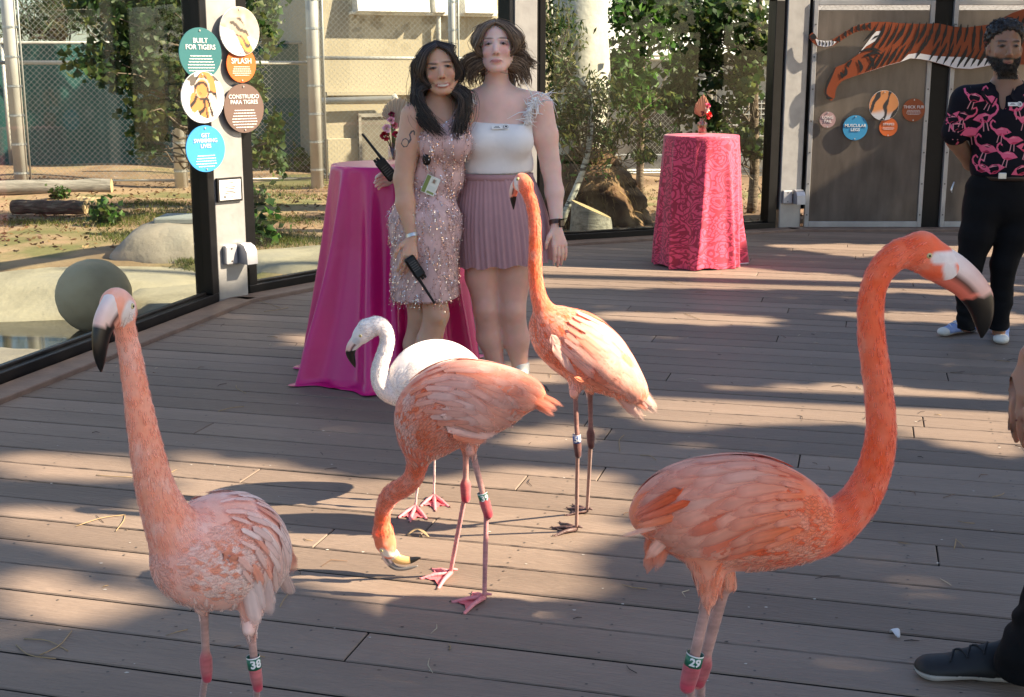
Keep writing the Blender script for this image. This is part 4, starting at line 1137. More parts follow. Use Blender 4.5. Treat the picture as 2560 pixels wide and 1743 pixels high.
# weeds and small plants in the yard
wd = random.Random(9)
for (px, py, s, lab) in ((255, 545, .16, 'small leafy weed by the rough barked log'), (150, 500, .14, 'small weed sprouting over the long grey log'), (262, 565, .20, 'dark weed on the bank above the rocks'), (640, 520, .22, 'green weed at the left edge of the middle window'), (650, 615, .26, 'pale leafy weed beside the wide tan rock'), (680, 430, .34, 'leafy shrub against the middle fence'), (770, 440, .34, 'green shrub at the foot of the thick fence post'), (1465, 470, .3, 'strap leaved plant on the root mound')):
    p = gnd(px, py); rng = np.random.default_rng(int(px))
    if px == 1465: p = at(1468, 450, 13.25)
    t = thing('weed', lab, 'plant', p, 'weeds in the yard')
    C = np.array(p) + np.array((0, 0, s * .5)) + rng.normal(size=(int(170), 3)) * np.array((s * .4, s * .3, s * .35)); C[:, 2] = np.maximum(C[:, 2], p.z + .02)
    V, F, cc = leaves(C, s * .35, BRIGHT + GREEN, rng, 'leaf' if px < 1400 else 'thin'); o = part('foliage', V, F, MATS['leaf'], t, False, cc); o['kind'] = 'stuff'
    mb = MB()
    for _ in range(6): mb.add(*tube([p, p + Vector((wd.uniform(-.3, .3) * s, wd.uniform(-.3, .3) * s, s * .8))], (.004, .002), 4))
    mb.build('stem', MATS['twig'], t)
# grass tufts: nobody could count them
rng = np.random.default_rng(77); C = []
for (px, py, rx, ry, n) in ((330, 555, 190, 22, 2600), (400, 520, 130, 10, 900), (320, 600, 90, 16, 900), (720, 610, 110, 18, 1700), (700, 560, 120, 12, 900), (720, 500, 120, 14, 700), (470, 655, 40, 10, 400), (60, 560, 120, 12, 600), (700, 470, 120, 6, 600), (1600, 500, 90, 20, 250)):
    for _ in range(n):
        p = gnd(px + rng.normal() * rx * .5, py + rng.normal() * ry * .5); C.append((p.x, p.y, hgt(p.x, p.y) + .012))
C = np.array(C); n = len(C); d = rng.normal(size=(n, 3)) * (.5, .5, .15) + (0, 0, 1); d /= np.linalg.norm(d, axis=1)[:, None]; l = rng.uniform(.02, .06, n)[:, None]
s = np.cross(d, rng.normal(size=(n, 3))); s /= np.linalg.norm(s, axis=1)[:, None]
V = np.stack([C - s * .004, C + s * .004, C + d * l], 1).reshape(-1, 3); F = np.arange(n * 3).reshape(-1, 3)
cc = np.array([(0.09, 0.12, 0.02), (0.14, 0.16, 0.03), (0.22, 0.19, 0.07), (0.07, 0.10, 0.02)])[rng.integers(0, 4, n)]
o = part('grass', V, F, MATS['leaf'], None, False, np.repeat(cc, 3, 0)); tag(o, 'thin grass growing in the tiger yard', 'grass', kind='stuff')
# mulch and litter on the yard
C = []
for _ in range(6500):
    x, y = rng.uniform(-9, 7), rng.uniform(11, 17.5)
    C.append((x, y, hgt(x, y) + .008))
V, F, cc = leaves(np.array(C), 0.075, [(0.16, 0.08, 0.04), (0.28, 0.18, 0.09), (0.08, 0.045, 0.03), (0.38, 0.27, 0.14)], rng, 'thin')
V[:, 2] = np.clip(V[:, 2], None, np.repeat(np.array(C)[:, 2], 4) + .015)
o = part('leaf_litter', V, F, MATS['leaf'], None, False, cc); tag(o, 'bark mulch and dead leaves strewn over the yard', 'litter', kind='stuff')

# ---- unseen trees added right of the deck, crowns shaped to shade it in patches
def lit_polys():
    """sunny patches on the deck (ground plane), from the photograph"""
    G = lambda *p: [gnd(x, y) for x, y in p]
    L_ = []
    L_.append(G((1340, 642), (1640, 655), (1850, 668), (2200, 700), (2560, 712), (2560, 742), (2150, 726), (1900, 722), (1300, 716), (1330, 660)))
    L_.append(G((1900, 612), (2120, 640), (2560, 640), (2560, 618), (2130, 612)))
    L_.append(G((1500, 783), (1760, 786), (1950, 800), (1930, 812), (1650, 806), (1480, 795)))
    L_.append(G((1290, 905), (1420, 898), (1420, 960), (1300, 985), (1200, 985)))
    L_.append(G((2060, 782), (2560, 786), (2560, 812), (2200, 800)))
    L_.append(G((1540, 1000), (1700, 985), (2140, 960), (2560, 1000), (2560, 1150), (2300, 1100), (2200, 1060), (1900, 1050), (1640, 1070)))
    L_.append(G((1270, 1085), (1420, 1060), (1500, 1085), (1430, 1115), (1290, 1120)))
    L_.append(G((700, 1165), (800, 1195), (1000, 1210), (1280, 1175), (1480, 1180), (1640, 1250), (1500, 1330), (1440, 1480), (1210, 1540), (1010, 1560), (960, 1480), (780, 1480), (740, 1440), (500, 1440), (330, 1400), (0, 1330), (0, 1270), (360, 1290), (430, 1240), (420, 1150)))
    L_.append(G((0, 1180), (250, 1190), (400, 1170), (300, 1145), (0, 1140)))
    L_.append(G((0, 1440), (200, 1480), (420, 1500), (300, 1540), (0, 1510)))
    L_.append(G((690, 835), (840, 842), (840, 870), (740, 858)))
    return [[(p.x, p.y) for p in poly] for poly in L_]
LIT = lit_polys()
def sunshadow(p):                                                    # where the shadow of p falls on the deck
    k = p[2] / SUNV.z; return p[0] - SUNV.x * k, p[1] - SUNV.y * k
# things that stand in the sun above the deck
def shaft(x, y, z0, z1, r):
    a, b = sunshadow((x, y, z0)), sunshadow((x, y, z1)); return (a, b, r)
SHAFTS = [shaft(P3.x, P3.y, 0.9, 1.25, .13), shaft(P3.x, P3.y, 1.5, 1.75, .13), shaft(P3.x, P3.y, 2.05, 2.4, .13), shaft(P2.x, P2.y, 1.25, 1.98, .2),
          shaft(1.52, 10.3, 0.15, 1.05, .32), shaft(1.5, 10.3, 1.05, 1.3, .16), shaft(P1.x, P1.y, 1.0, 1.25, .16), shaft(P1.x, P1.y, 1.7, 2.0, .13)]
SHAFTS.append(shaft(at(1300, 930, 3.6).x + .05, 3.65, 0.80, 0.86, .17)); SHAFTS.append(shaft(at(1040, 880, 4.35).x, 4.35, 0.65, 0.72, .13)); SHAFTS.append(shaft(at(1370, 110, 6.2).x, 6.2, 1.5, 1.62, .08))
def inpoly(p, poly):
    c = False; x, y = p
    for i in range(len(poly)):
        (x1, y1), (x2, y2) = poly[i], poly[i - 1]
        if (y1 > y) != (y2 > y) and x < (x2 - x1) * (y - y1) / (y2 - y1) + x1: c = not c
    return c
def is_lit(u, v, q):
    for du_, dv_ in ((0, 0), (.07, 0), (-.07, 0), (0, .07), (0, -.07)):
        if any(inpoly((u + du_, v + dv_), p) for p in LIT): return True
    for a, b, r in SHAFTS:
        ax, ay, bx, by = *a, *b; L2 = (bx - ax) ** 2 + (by - ay) ** 2
        t = min(1, max(0, ((u - ax) * (bx - ax) + (v - ay) * (by - ay)) / max(L2, 1e-9)))
        if math.hypot(u - ax - t * (bx - ax), v - ay - t * (by - ay)) < r: return True
    return False
def shade_trees():
    q = np.random.default_rng(5)
    trunks = [(8.2, 1.0), (8.8, 4.6), (8.4, 8.2), (9.2, 11.6)]
    store = [[] for _ in trunks]
    step = 0.115
    for u in np.arange(-6.2, 4.6, step):
        for v in np.arange(0.3, 12.8, step):
            for lay in range(3):
                uu, vv = u + q.uniform(-.5, .5) * step, v + q.uniform(-.5, .5) * step
                if pt_in(DECK, np.array([uu]), np.array([vv]))[0] < -0.15: continue
                if is_lit(uu, vv, q): continue
                if q.random() < 0.004: continue
                tx_ = q.uniform(6.7, 10.2)
                k = (tx_ - uu) / SUNV.x
                p = np.array((tx_, vv + k * SUNV.y, k * SUNV.z))
                store[int(np.argmin([abs(p[1] - ty) for _, ty in trunks]))].append(p)
    for i, ((x, y), C) in enumerate(zip(trunks, store)):
        if len(C) < 50: continue
        C = np.array(C); lab = ['nearest', 'second', 'third', 'farthest'][i]
        t = thing('added_shade_tree', f'added unseen shade tree right of the deck, {lab} of four from the camera', 'tree', (x, y, 0), 'added shade trees right of the deck')
        P = spline([(x, y, -.1), (x + .05, y, 2), (x - .1, y + .1, 4.5), (x, y, float(C[:, 2].max()))], 18); V, F = tube(P, np.linspace(.22, .05, 18), 10); part('trunk', V, F, MATS['bark'], t)
        n = len(C)
        L_ = 0.175 * q.uniform(.85, 1.15, n)[:, None]
        s3 = np.array(SUNV) + q.normal(size=(n, 3)) * .3; s3 /= np.linalg.norm(s3, axis=1)[:, None]
        d = np.cross(s3, q.normal(size=(n, 3))); d /= np.linalg.norm(d, axis=1)[:, None]; w = np.cross(s3, d)
        V = np.stack([C - d * L_ * .5, C + w * L_ * .42 - d * L_ * .1, C + d * L_ * .5, C - w * L_ * .42 - d * L_ * .1], 1).reshape(-1, 3)
        b = np.arange(n) * 4; F = np.concatenate([np.stack([b, b + 1, b + 2], 1), np.stack([b, b + 2, b + 3], 1)])
        cc = np.array(GREEN)[q.integers(0, 4, n)]
        o = part('crown', V, F, MATS['leaf'], t, False, np.repeat(cc, 4, 0)); o['kind'] = 'stuff'
shade_trees()

# ================================================================== flamingos
def feather_mesh(name, seed, wid=0.30, curl=0.16):
    q = np.random.default_rng(seed); nx, nyy = 9, 6
    V, C = [], []
    for i in range(nx + 1):
        x = i / nx
        w = wid * min(1, (x / 0.25) ** 0.6 if x < .25 else 1) * math.sqrt(max(0.02, 1 - max(0, (x - 0.55) / 0.46) ** 2.4)) * 0.5 * (1 - .12 * x)
        for j in range(nyy + 1):
            y = (j / nyy - 0.5) * 2
            rag = 0.02 * q.normal() if abs(y) > .9 else 0
            V.append((x + 0.05 * abs(y) * (-1 if x < .5 else -1.1) + rag, y * w * (1 + (0.05 * q.normal() if abs(y) > .9 else 0)), -curl * x * x - 0.25 * (y * w) ** 2 / wid + 0.012 * math.sin(9 * x + 7 * y + seed)))
            C.append((1 - 0.10 * (1 - abs(y)) ** 6) * (0.93 + 0.07 * x) * (1 + .03 * q.normal()))
    C = np.repeat(np.array(C)[:, None], 3, 1)
    F = [(i * (nyy + 1) + j, (i + 1) * (nyy + 1) + j, (i + 1) * (nyy + 1) + j + 1, i * (nyy + 1) + j + 1) for i in range(nx) for j in range(nyy)]
    return np.array(V), np.array(F), C
def frayed(m, edge, noise):
    """thin barbs: the rim of each feather breaks up"""
    nt = m.node_tree; N = nt.nodes; L = nt.links; out = N['Material Output']; sh = out.inputs['Surface'].links[0].from_socket
    a = N.new('ShaderNodeMath'); a.operation = 'MULTIPLY_ADD'; a.inputs[1].default_value = 3.2; a.inputs[2].default_value = -1.1; L.new(noise, a.inputs[0])
    b = N.new('ShaderNodeMath'); b.operation = 'MULTIPLY'; b.use_clamp = True; L.new(a.outputs[0], b.inputs[0]); L.new(edge, b.inputs[1])
    c = N.new('ShaderNodeMath'); c.operation = 'MULTIPLY_ADD'; c.inputs[1].default_value = 0.55; c.use_clamp = True; L.new(edge, c.inputs[0]); L.new(b.outputs[0], c.inputs[2])
    tr = N.new('ShaderNodeBsdfTransparent'); mx = N.new('ShaderNodeMixShader'); L.new(c.outputs[0], mx.inputs[0]); L.new(sh, mx.inputs[1]); L.new(tr.outputs[0], mx.inputs[2]); L.new(mx.outputs[0], out.inputs['Surface'])
EDGE = []
def edge_of(nx=9, nyy=6):
    E = []
    for i in range(nx + 1):
        for j in range(nyy + 1):
            x = i / nx; y = abs((j / nyy - .5) * 2); E.append(max(1.0 if y > .9 else .25 if y > .6 else 0, min(1, max(0, (x - .72) / .28))) * (x > .12))
    return np.array(E)
EDGE = edge_of()
def feather_mats():
    m = mat('feather', attr='Col', rough=0.62, sheen=0.25, trans=0.12, spec=0.3)
    nt = m.node_tree; N = nt.nodes; L = nt.links; b = N['Principled BSDF']
    oi = N.new('ShaderNodeObjectInfo'); src = b.inputs['Base Color'].links[0].from_socket
    tc = N.new('ShaderNodeTexCoord'); mp = N.new('ShaderNodeMapping'); mp.inputs['Scale'].default_value = (1.5, 26, 1)
    ad = N.new('ShaderNodeVectorMath'); ad.operation = 'MULTIPLY_ADD'; ad.inputs[1].default_value = (31, 57, 13)
    L.new(oi.outputs['Random'], ad.inputs[0]); L.new(tc.outputs['Object'], mp.inputs[0]); L.new(mp.outputs[0], ad.inputs[2])
    nz = N.new('ShaderNodeTexNoise'); nz.inputs['Scale'].default_value = 1.6; nz.inputs['Detail'].default_value = 4; L.new(ad.outputs[0], nz.inputs['Vector'])
    mr = N.new('ShaderNodeMapRange'); mr.inputs['From Min'].default_value = .3; mr.inputs['From Max'].default_value = .7; mr.inputs['To Min'].default_value = 0.86; mr.inputs['To Max'].default_value = 1.10; L.new(nz.outputs['Fac'], mr.inputs[0])
    mx = N.new('ShaderNodeMix'); mx.data_type = 'RGBA'; mx.blend_type = 'MULTIPLY'; mx.inputs[0].default_value = 1
    L.new(src, mx.inputs[6]); L.new(oi.outputs['Color'], mx.inputs[7])
    tipn = N.new('ShaderNodeVertexColor'); tipn.layer_name = 'Tip'; sx = N.new('ShaderNodeSeparateColor'); L.new(tipn.outputs['Color'], sx.inputs[0])
    tm = N.new('ShaderNodeMix'); tm.data_type = 'RGBA'; L.new(sx.outputs[0], tm.inputs[0]); L.new(mx.outputs[2], tm.inputs[6]); tm.inputs[7].default_value = (0.88, 0.60, 0.52, 1)
    mx = tm
    sc = N.new('ShaderNodeVectorMath'); sc.operation = 'SCALE'; L.new(mx.outputs[2], sc.inputs[0]); L.new(mr.outputs[0], sc.inputs['Scale'])
    L.new(sc.outputs[0], b.inputs['Base Color'])
    frayed(m, sx.outputs[1], nz.outputs['Fac'])
    for n in N:
        if n.bl_idname == 'ShaderNodeBsdfTranslucent': L.new(sc.outputs[0], n.inputs['Color'])
    bp = N.new('ShaderNodeBump'); bp.inputs['Strength'].default_value = 0.35; bp.inputs['Distance'].default_value = .004; L.new(nz.outputs['Fac'], bp.inputs['Height']); L.new(bp.outputs['Normal'], b.inputs['Normal'])
    m = mat('plumage', attr='Col', rough=0.7, sheen=0.3, var=0.08, scale=70, bump=0.15, bscale=260, spec=0.3, trans=0.06)
    N = m.node_tree.nodes; L = m.node_tree.links; tp = N.new('ShaderNodeVertexColor'); tp.layer_name = 'Tip'; sx = N.new('ShaderNodeSeparateColor'); L.new(tp.outputs['Color'], sx.inputs[0])
    tc = N.new('ShaderNodeTexCoord'); nz = N.new('ShaderNodeTexNoise'); nz.inputs['Scale'].default_value = 330; L.new(tc.outputs['Object'], nz.inputs['Vector'])
    frayed(m, sx.outputs[1], nz.outputs['Fac'])
    mat('bird_skin', attr='Col', rough=0.75, sheen=0.35, var=0.08, scale=55, bump=0.13, bscale=330, spec=0.25)
    mat('bill', attr='Col', rough=0.33, spec=0.5, var=0.05, scale=40)
    mat('foot', attr='Col', rough=0.5, var=0.12, scale=60, bump=0.3, bscale=160)
    mat('eye_yellow', (0.55, 0.50, 0.24), 0.2); mat('pupil', (0.01, 0.01, 0.01), 0.1)
    mat('band_green', (0.015, 0.15, 0.085), 0.35); mat('band_blue', (0.02, 0.08, 0.32), 0.35); mat('band_white', (0.8, 0.8, 0.78), 0.4)
feather_mats()
FV = [feather_mesh('wing_feather', s, w, c) for s, w, c in ((1, .34, .14), (2, .30, .20), (3, .38, .10))]
def sphere(c, r, n=14):
    return lathe(c, [(r * math.sin(t), r * math.cos(t)) for t in np.linspace(0.02, math.pi - .02, n)], n + 4)
def flip(F): return [f[::-1] for f in F]

def flamingo(label, Y0, neck, body, head, bill, legs, pal, flat=0.9, eye=None, bill2=None, face=None, headlat=None, tail=None, leg_pal=None, band=None, seed=0, up_hint=(0, 0, 1), feather_drop=0.5, nneck=40, black_t=0.45, wing_pale=0.5, flen=1.0, white_face=(0.82, 0.74, 0.72), bill_cols=None):
    coral, mid, pale = [np.array(c) for c in pal]; tipk = 0.0 if pal is WHITE else 0.30 if pal is RED else 0.36
    q = np.random.default_rng(seed)
    def W(p):                                                        # (px,py,dY,r_px) -> x,y,z,r
        P = at(p[0], p[1], Y0 + p[2]); return np.array((P.x, P.y, P.z, p[3] / ppm(Y0 + p[2], P.z)))
    NB = spline([W(p) for p in neck], nneck); BD = spline([W(p) for p in body], 22)
    HD = np.array([W(p) for p in head])
    feet = [np.array(gnd(*l['foot'])) for l in legs]
    base = (feet[0] + feet[1]) / 2
    root = thing('flamingo', label, 'flamingo', base, 'flamingos on the deck')
    allp = np.vstack([NB[:, :3], BD[:, :3], HD[:, :3], np.array(feet)])
    lo, hi = allp.min(0) - 0.17, allp.max(0) + 0.17
    lo[2] = -0.01
    S = SDF(lo, hi, 0.0046)
    ax = BD[-1, :3] - BD[0, :3]; ax /= np.linalg.norm(ax)
    lat = np.cross(ax, up_hint); lat /= np.linalg.norm(lat)
    S.chain(BD[:, :3], BD[:, 3], 0.03, tuple(mid), (lat, flat))
    S.chain(NB[:, :3], NB[:, 3], 0.012, tuple(coral))
    S.chain(HD[:, :3], HD[:, 3], 0.010, tuple(coral), None if headlat is None else (np.array(headlat) / np.linalg.norm(headlat), 0.80))
    lp = leg_pal or ((0.55, 0.27, 0.24), (0.56, 0.06, 0.09), (0.60, 0.34, 0.30))
    LEG = []
    for l, ft in zip(legs, feet):
        th, kn = W(l['thigh']), W(l['knee'])
        hip = np.array(BD[int(22 * l.get('s', .55)), :3]) + lat * l.get('side', 0) * .04; hip[2] = min(hip[2], th[2] + .12)
        S.cap(hip, th[:3], 0.055, max(0.014, th[3] * 1.25), 0.02, tuple(mid * .5 + pale * .5))
        S.cap(th[:3] + (hip - th[:3]) * .1, kn[:3], th[3], th[3] * .92, 0.004, lp[0])
        kd = (kn[:3] - th[:3]); kd /= np.linalg.norm(kd)
        S.cap(kn[:3] - kd * .022, kn[:3] + kd * .022, kn[3], kn[3] * 0.88, 0.012, lp[1])
        S.cap(kn[:3], ft + np.array((0, 0, 0.016)), th[3] * .85, th[3] * .78, 0.004, lp[2])
        LEG.append((th[:3], kn[:3], ft, th[3]))
    P, F, C = S.surface(); P = smooth_mesh(P, F, 2, 0.45)
    # colour: mottled plumage (the bird's own colours)
    n1 = vnoise(P, 26, seed)[:, None] * .5 + vnoise(P, 60, seed + 1)[:, None] * .5
    # nearest part of neck
    dn_ = np.min(np.linalg.norm(P[:, None, :] - NB[None, :, :3], axis=2) - NB[None, :, 3], axis=1)
    db = np.min(np.linalg.norm(P[:, None, :] - BD[None, ::2, :3], axis=2) - BD[None, ::2, 3], axis=1)
    zt = min(l[0][2] for l in LEG)
    isleg = np.zeros(len(P), bool)
    for a, b, ft, r in LEG:
        for u, v in ((a, b), (b, ft)):
            d = v - u; t = np.clip(((P - u) @ d) / (d @ d), 0, 1); isleg |= (np.linalg.norm(P - u - t[:, None] * d, axis=1) < 0.03) & (P[:, 2] < a[2] - .005)
    w = np.clip(0.5 + n1 * 0.9, 0, 1)
    fe = C * (1 - 0.25 * w) + pale * 0.25 * w
    fe = np.where(n1 > .35, fe * .85 + np.array(pale) * .15, fe)
    ring = 0.92 + 0.10 * np.sin(P[:, 2:3] * 900) * (vnoise(P, 90, 3)[:, None] > -.2)
    C = np.where(isleg[:, None], C * ring * (1 + .25 * vnoise(P, 45, 8)[:, None]), fe)
    if face is not None:                                             # bare white skin between eye and bill
        for (a, b, r) in face:
            a, b = W((*a, head[1][2], 1))[:3], W((*b, head[1][2], 1))[:3]
            d = b - a; e = P - a; lat_ = np.array(headlat) / np.linalg.norm(headlat)
            e = e - (e @ lat_)[:, None] * lat_; d = d - (d @ lat_) * lat_
            t = np.clip((e @ d) / max(d @ d, 1e-9), 0, 1)
            dd = np.linalg.norm(e - t[:, None] * d, axis=1); nh = np.min(np.linalg.norm(P[:, None] - HD[None, :, :3], axis=2) - HD[None, :, 3], axis=1)
            k = np.clip((r / ppm(Y0) - dd) / .006 + .5, 0, 1) * (nh < .012)
            C = C * (1 - k[:, None]) + np.array(white_face) * k[:, None]
    body_o = part('body', P, F, MATS['bird_skin'], root, True, np.clip(C, 0, 1))
    bvh = BVHTree.FromPolygons([Vector(p) for p in P], [tuple(f) for f in F])
    # bill
    def loft_bill(pts, lat_, cols, nm):
        B = spline([W(p) for p in pts], 22); T = np.gradient(B[:, :3], axis=0); T /= np.linalg.norm(T, axis=1)[:, None]
        la = np.array(lat_, float); la /= np.linalg.norm(la); n = 18; V, Cc = [], []; pu = B[11, :3] - (B[0, :3] + B[-1, :3]) / 2
        for i in range(22):
            l_ = la - T[i] * (la @ T[i]); l_ /= np.linalg.norm(l_); u_ = np.cross(l_, T[i]); u_ = u_ if u_ @ pu > 0 else -u_; pu = u_
            for j in range(n):
                a = 2 * math.pi * j / n; ca, sa = math.cos(a), math.sin(a)
                V.append(B[i, :3] + u_ * ca * B[i, 3] + l_ * (np.sign(sa) * abs(sa) ** .8) * B[i, 3] * 0.62)
                Cc.append(cols(i / 21, ca, q))
        Ff = [(i * n + j, i * n + (j + 1) % n, (i + 1) * n + (j + 1) % n, (i + 1) * n + j) for i in range(21) for j in range(n)] + [tuple(range(21 * n, 22 * n))]
        return part(nm, V, Ff, MATS['bill'], root, True, np.array(Cc))
    hl = headlat if headlat is not None else lat
    sgn = bill_cols or 1
    def cols(t, ca, q):
        up = ca * sgn
        if t > black_t + 0.06 * up: return (0.005, 0.005, 0.005)
        if abs(up + .12 - .1 * t) < 0.10 and t > .12: return (0.10, 0.035, 0.03)
        c = np.array((0.78, 0.70, 0.68)) if up > 0 else np.array(coral) * .75 + .1
        if up > .0: c = c * (1 - min(1, t * 1.5)) + (np.array((0.75, 0.36, 0.27))) * min(1, t * 1.5)
        return tuple(c)
    if bill2 is None: loft_bill(bill, hl, cols, 'bill')
    else:
        loft_bill(bill, hl, lambda t, ca, q: (0.012, 0.012, 0.012) if t > .66 else (0.80, 0.50, 0.20) if t > .15 else (0.80, 0.66, 0.50), 'lower_bill')
        loft_bill(bill2, hl, lambda t, ca, q: (0.16, 0.15, 0.145) if t > .33 or abs(ca) < .3 else (0.70, 0.52, 0.46), 'upper_bill')
    # eyes
    if eye is not None:
        e0 = W((*eye, head[1][2], 1))[:3]; la = np.array(hl) / np.linalg.norm(hl)
        if la[1] > 0: la = -la
        for sg in (1, -1):
            o_ = e0 + la * sg * 0.2
            # walk back onto the head
            hit = bvh.ray_cast(Vector(e0 + la * sg * .12 + (np.array((0, 0.0, 0)))), Vector(-la * sg))
            if hit[0] is None: continue
            c = np.array(hit[0]) - la * sg * 0.0025
            V, Ff = sphere(c, 0.0062); eo = part('eye', V, flip(Ff), MATS['eye_yellow'], root)
            V, Ff = sphere(c + la * sg * 0.0042, 0.0028); part('pupil', V, flip(Ff), MATS['pupil'], eo)
    # feet
    for l, ft in zip(legs, feet):
        ctr = np.array(ft) + (0, 0, 0.012); toes = [np.array(gnd(*t)) for t in l['toes']]
        mb = MB(); fc = l.get('fcol', (0.70, 0.24, 0.26)); wc = l.get('wcol', (0.72, 0.16, 0.18))
        for t in toes:
            d = t - ctr; m_ = ctr + d * .5 + (0, 0, .004)
            mb.add(*tube([ctr, m_, ctr + d * .93 + (0, 0, -.001), t + (0, 0, .004)], (.0085, .0062, .0052, .002), 8), c=fc)
            e = t + d / np.linalg.norm(d) * .006; mb.add(*tube([t + (0, 0, .005), e + (0, 0, .002)], (.0035, .001), 6), c=(.10, .06, .05))
        bk = ctr - (toes[1] - ctr) / np.linalg.norm(toes[1] - ctr) * .022; mb.add(*tube([ctr + (0, 0, .01), bk + (0, 0, 0.004)], (.006, .003), 6), c=fc)
        for a, b in ((0, 1), (1, 2)):
            n = 6; A_ = [ctr + (toes[a] - ctr) * s for s in np.linspace(0, .88, n)]; B_ = [ctr + (toes[b] - ctr) * s for s in np.linspace(0, .88, n)]
            V, Ff = [], []
            for i in range(n):
                for j in range(5):
                    p = A_[i] * (1 - j / 4) + B_[i] * (j / 4); p = p + (ctr - p) * (0.18 * math.sin(math.pi * j / 4) * (i / (n - 1)) ** 2); p[2] = 0.0045 + .003 * math.cos(j * 3) * (i / n); V.append(p)
            V2 = [p - (0, 0, .003) for p in V]
            k = len(V); Ff = [(i * 5 + j, i * 5 + j + 1, i * 5 + 6 + j, i * 5 + 5 + j) for i in range(n - 1) for j in range(4)]
            mb.add(V + V2, Ff + [tuple(x + k for x in f[::-1]) for f in Ff], c=wc)
        mb.build('foot', MATS['foot'], root, True, True)
    # leg band with number
    if band:
        li, (bx, by), txt, bm = band
        a, b = LEG[li][0], LEG[li][1]; d = (b - a) / np.linalg.norm(b - a)
        pc = W((bx, by, legs[li]['knee'][2], 1))[:3]; pc = a + d * ((pc - a) @ d); r = LEG[li][3] * 1.5; h = 0.013
        d_, u_, v_ = frame_of(d); n = 24; V = []
        for s, rr_ in ((-h, r), (h, r), (h, r * .86), (-h, r * .86)):
            for j in range(n): V.append(pc + d * s + (u_ * math.cos(2 * math.pi * j / n) + v_ * math.sin(2 * math.pi * j / n)) * rr_)
        bo = part('leg_band', V, [(k * n + j, k * n + (j + 1) % n, ((k + 1) % 4) * n + (j + 1) % n, ((k + 1) % 4) * n + j) for k in range(4) for j in range(n)], MATS[bm], root)
        V = []
        for s in (-h - .002, -h + .001):
            for j in range(n): V.append(pc + d * s + (u_ * math.cos(2 * math.pi * j / n) + v_ * math.sin(2 * math.pi * j / n)) * r * 1.02)
        part('band_rim', V, [(j, (j + 1) % n, n + (j + 1) % n, n + j) for j in range(n)], MATS['band_white'], bo)
        # numerals wrapped on the band
        toc = np.array((0, 0, CAM_H)) - pc; toc -= d * (toc @ d); toc /= np.linalg.norm(toc); zz = -d; xx = np.cross(zz, toc)
        to = text_mesh(txt, 0.024, bo, MATS['band_white'], (0, 0, 0), ((1, 0, 0), (0, 1, 0), (0, 0, 1)), bold=.0008, extrude=.0003, name='number')
        co = np.empty(len(to.data.vertices) * 3, np.float32); to.data.vertices.foreach_get('co', co); co = co.reshape(-1, 3) + np.array(wloc(bo))
        ang = co[:, 0] / r + 0.25; rad = r + 0.0008 + co[:, 2]
        w_ = pc + zz * co[:, 1:2] + toc * (np.cos(ang) * rad)[:, None] + xx * (np.sin(ang) * rad)[:, None] - np.array(wloc(bo))
        to.data.vertices.foreach_set('co', w_.astype(np.float32).ravel()); to.data.update()
    # ---- feathers
    def place(s, phi):
        i = s * 21; k = min(20, int(i)); f = i - k
        c = BD[k, :3] * (1 - f) + BD[k + 1, :3] * f; T = BD[min(21, k + 2), :3] - BD[max(0, k - 1), :3]; T = T / np.linalg.norm(T)
        la = lat - T * (lat @ T); la /= np.linalg.norm(la); u = np.cross(la, T); u = u if u[2] > 0 else -u
        dr = u * math.cos(phi) + la * math.sin(phi)
        h = bvh.ray_cast(Vector(c + dr * .35), Vector(-dr))
        if h[0] is None: return None
        rs = BD[k, 3] * (1 - f) + BD[k + 1, 3] * f
        if np.linalg.norm(np.array(h[0]) - c) > rs * 1.25 + .012: return None
        return np.array(h[0]), np.array(h[1]), T, u
    def basis(p, n, T, u, phi, drop, tilt):
        d = T - u * drop * abs(math.sin(phi)); d = d - n * (d @ n); d /= np.linalg.norm(d)
        s = np.cross(n, d); d2 = d * math.cos(tilt) + n * math.sin(tilt); n2 = np.cross(d2, s)
        return d2, s, n2
    def conform(V, x, off, reach=0.022, amp=0.0020):
        out = np.array(V)
        for i, v in enumerate(V):
            h = bvh.find_nearest(Vector(v), 0.10)
            if h[0] is None: continue
            hp, hn = np.array(h[0]), np.array(h[1]); e = v - hp; dist = e @ hn
            lift = off + amp * x[i]
            k = 1.0 if np.linalg.norm(e) < reach else max(0.0, 1 - (np.linalg.norm(e) - reach) / .03)
            tgt = hp + hn * lift if dist > -0.02 else v
            # slide only along the normal, keep the outline
            out[i] = v + hn * ((lift - dist) * k)
        return out
    fV = FV[2][0]
    AV, AF, AC, nn = [], [], [], 0
    sub = np.array([(i * 7 + j) for i in range(0, 10, 3) for j in (0, 3, 6)])
    sF = np.array([(i * 3 + j, (i + 1) * 3 + j, (i + 1) * 3 + j + 1, i * 3 + j + 1) for i in range(3) for j in range(2)])
    AE = []
    NV = vnormals(P, F); bk_ = np.nonzero((db < .012) & ~isleg & (P[:, 2] > zt))[0]
    TT = np.gradient(BD[:, :3], axis=0); TT /= np.linalg.norm(TT, axis=1)[:, None]
    for i in q.choice(bk_, min(len(bk_), 1700), replace=False):
        p, n = P[i], NV[i]; k = int(np.argmin(np.linalg.norm(BD[:, :3] - p, axis=1))); s = k / 21; T = TT[k]; u = np.array((0, 0, 1.0)); phi = 1.0
        if np.linalg.norm(T - n * (T @ n)) < .08: continue
        if pal is not WHITE and s > .30 and n[2] > -.35: continue
        d, sd, n2 = basis(p, n, T, u, phi, .25, R(q.uniform(3, 9)))
        L_ = q.uniform(.024, .040) * (.75 + 0.7 * s); p = p - d * L_ * .3 + n * .0015
        V = p + fV[sub, :1] * d * L_ + fV[sub, 1:2] * sd * L_ * 1.5 + fV[sub, 2:] * n2 * L_
        V = conform(V, fV[sub, 0], .0006, .03, .0014)
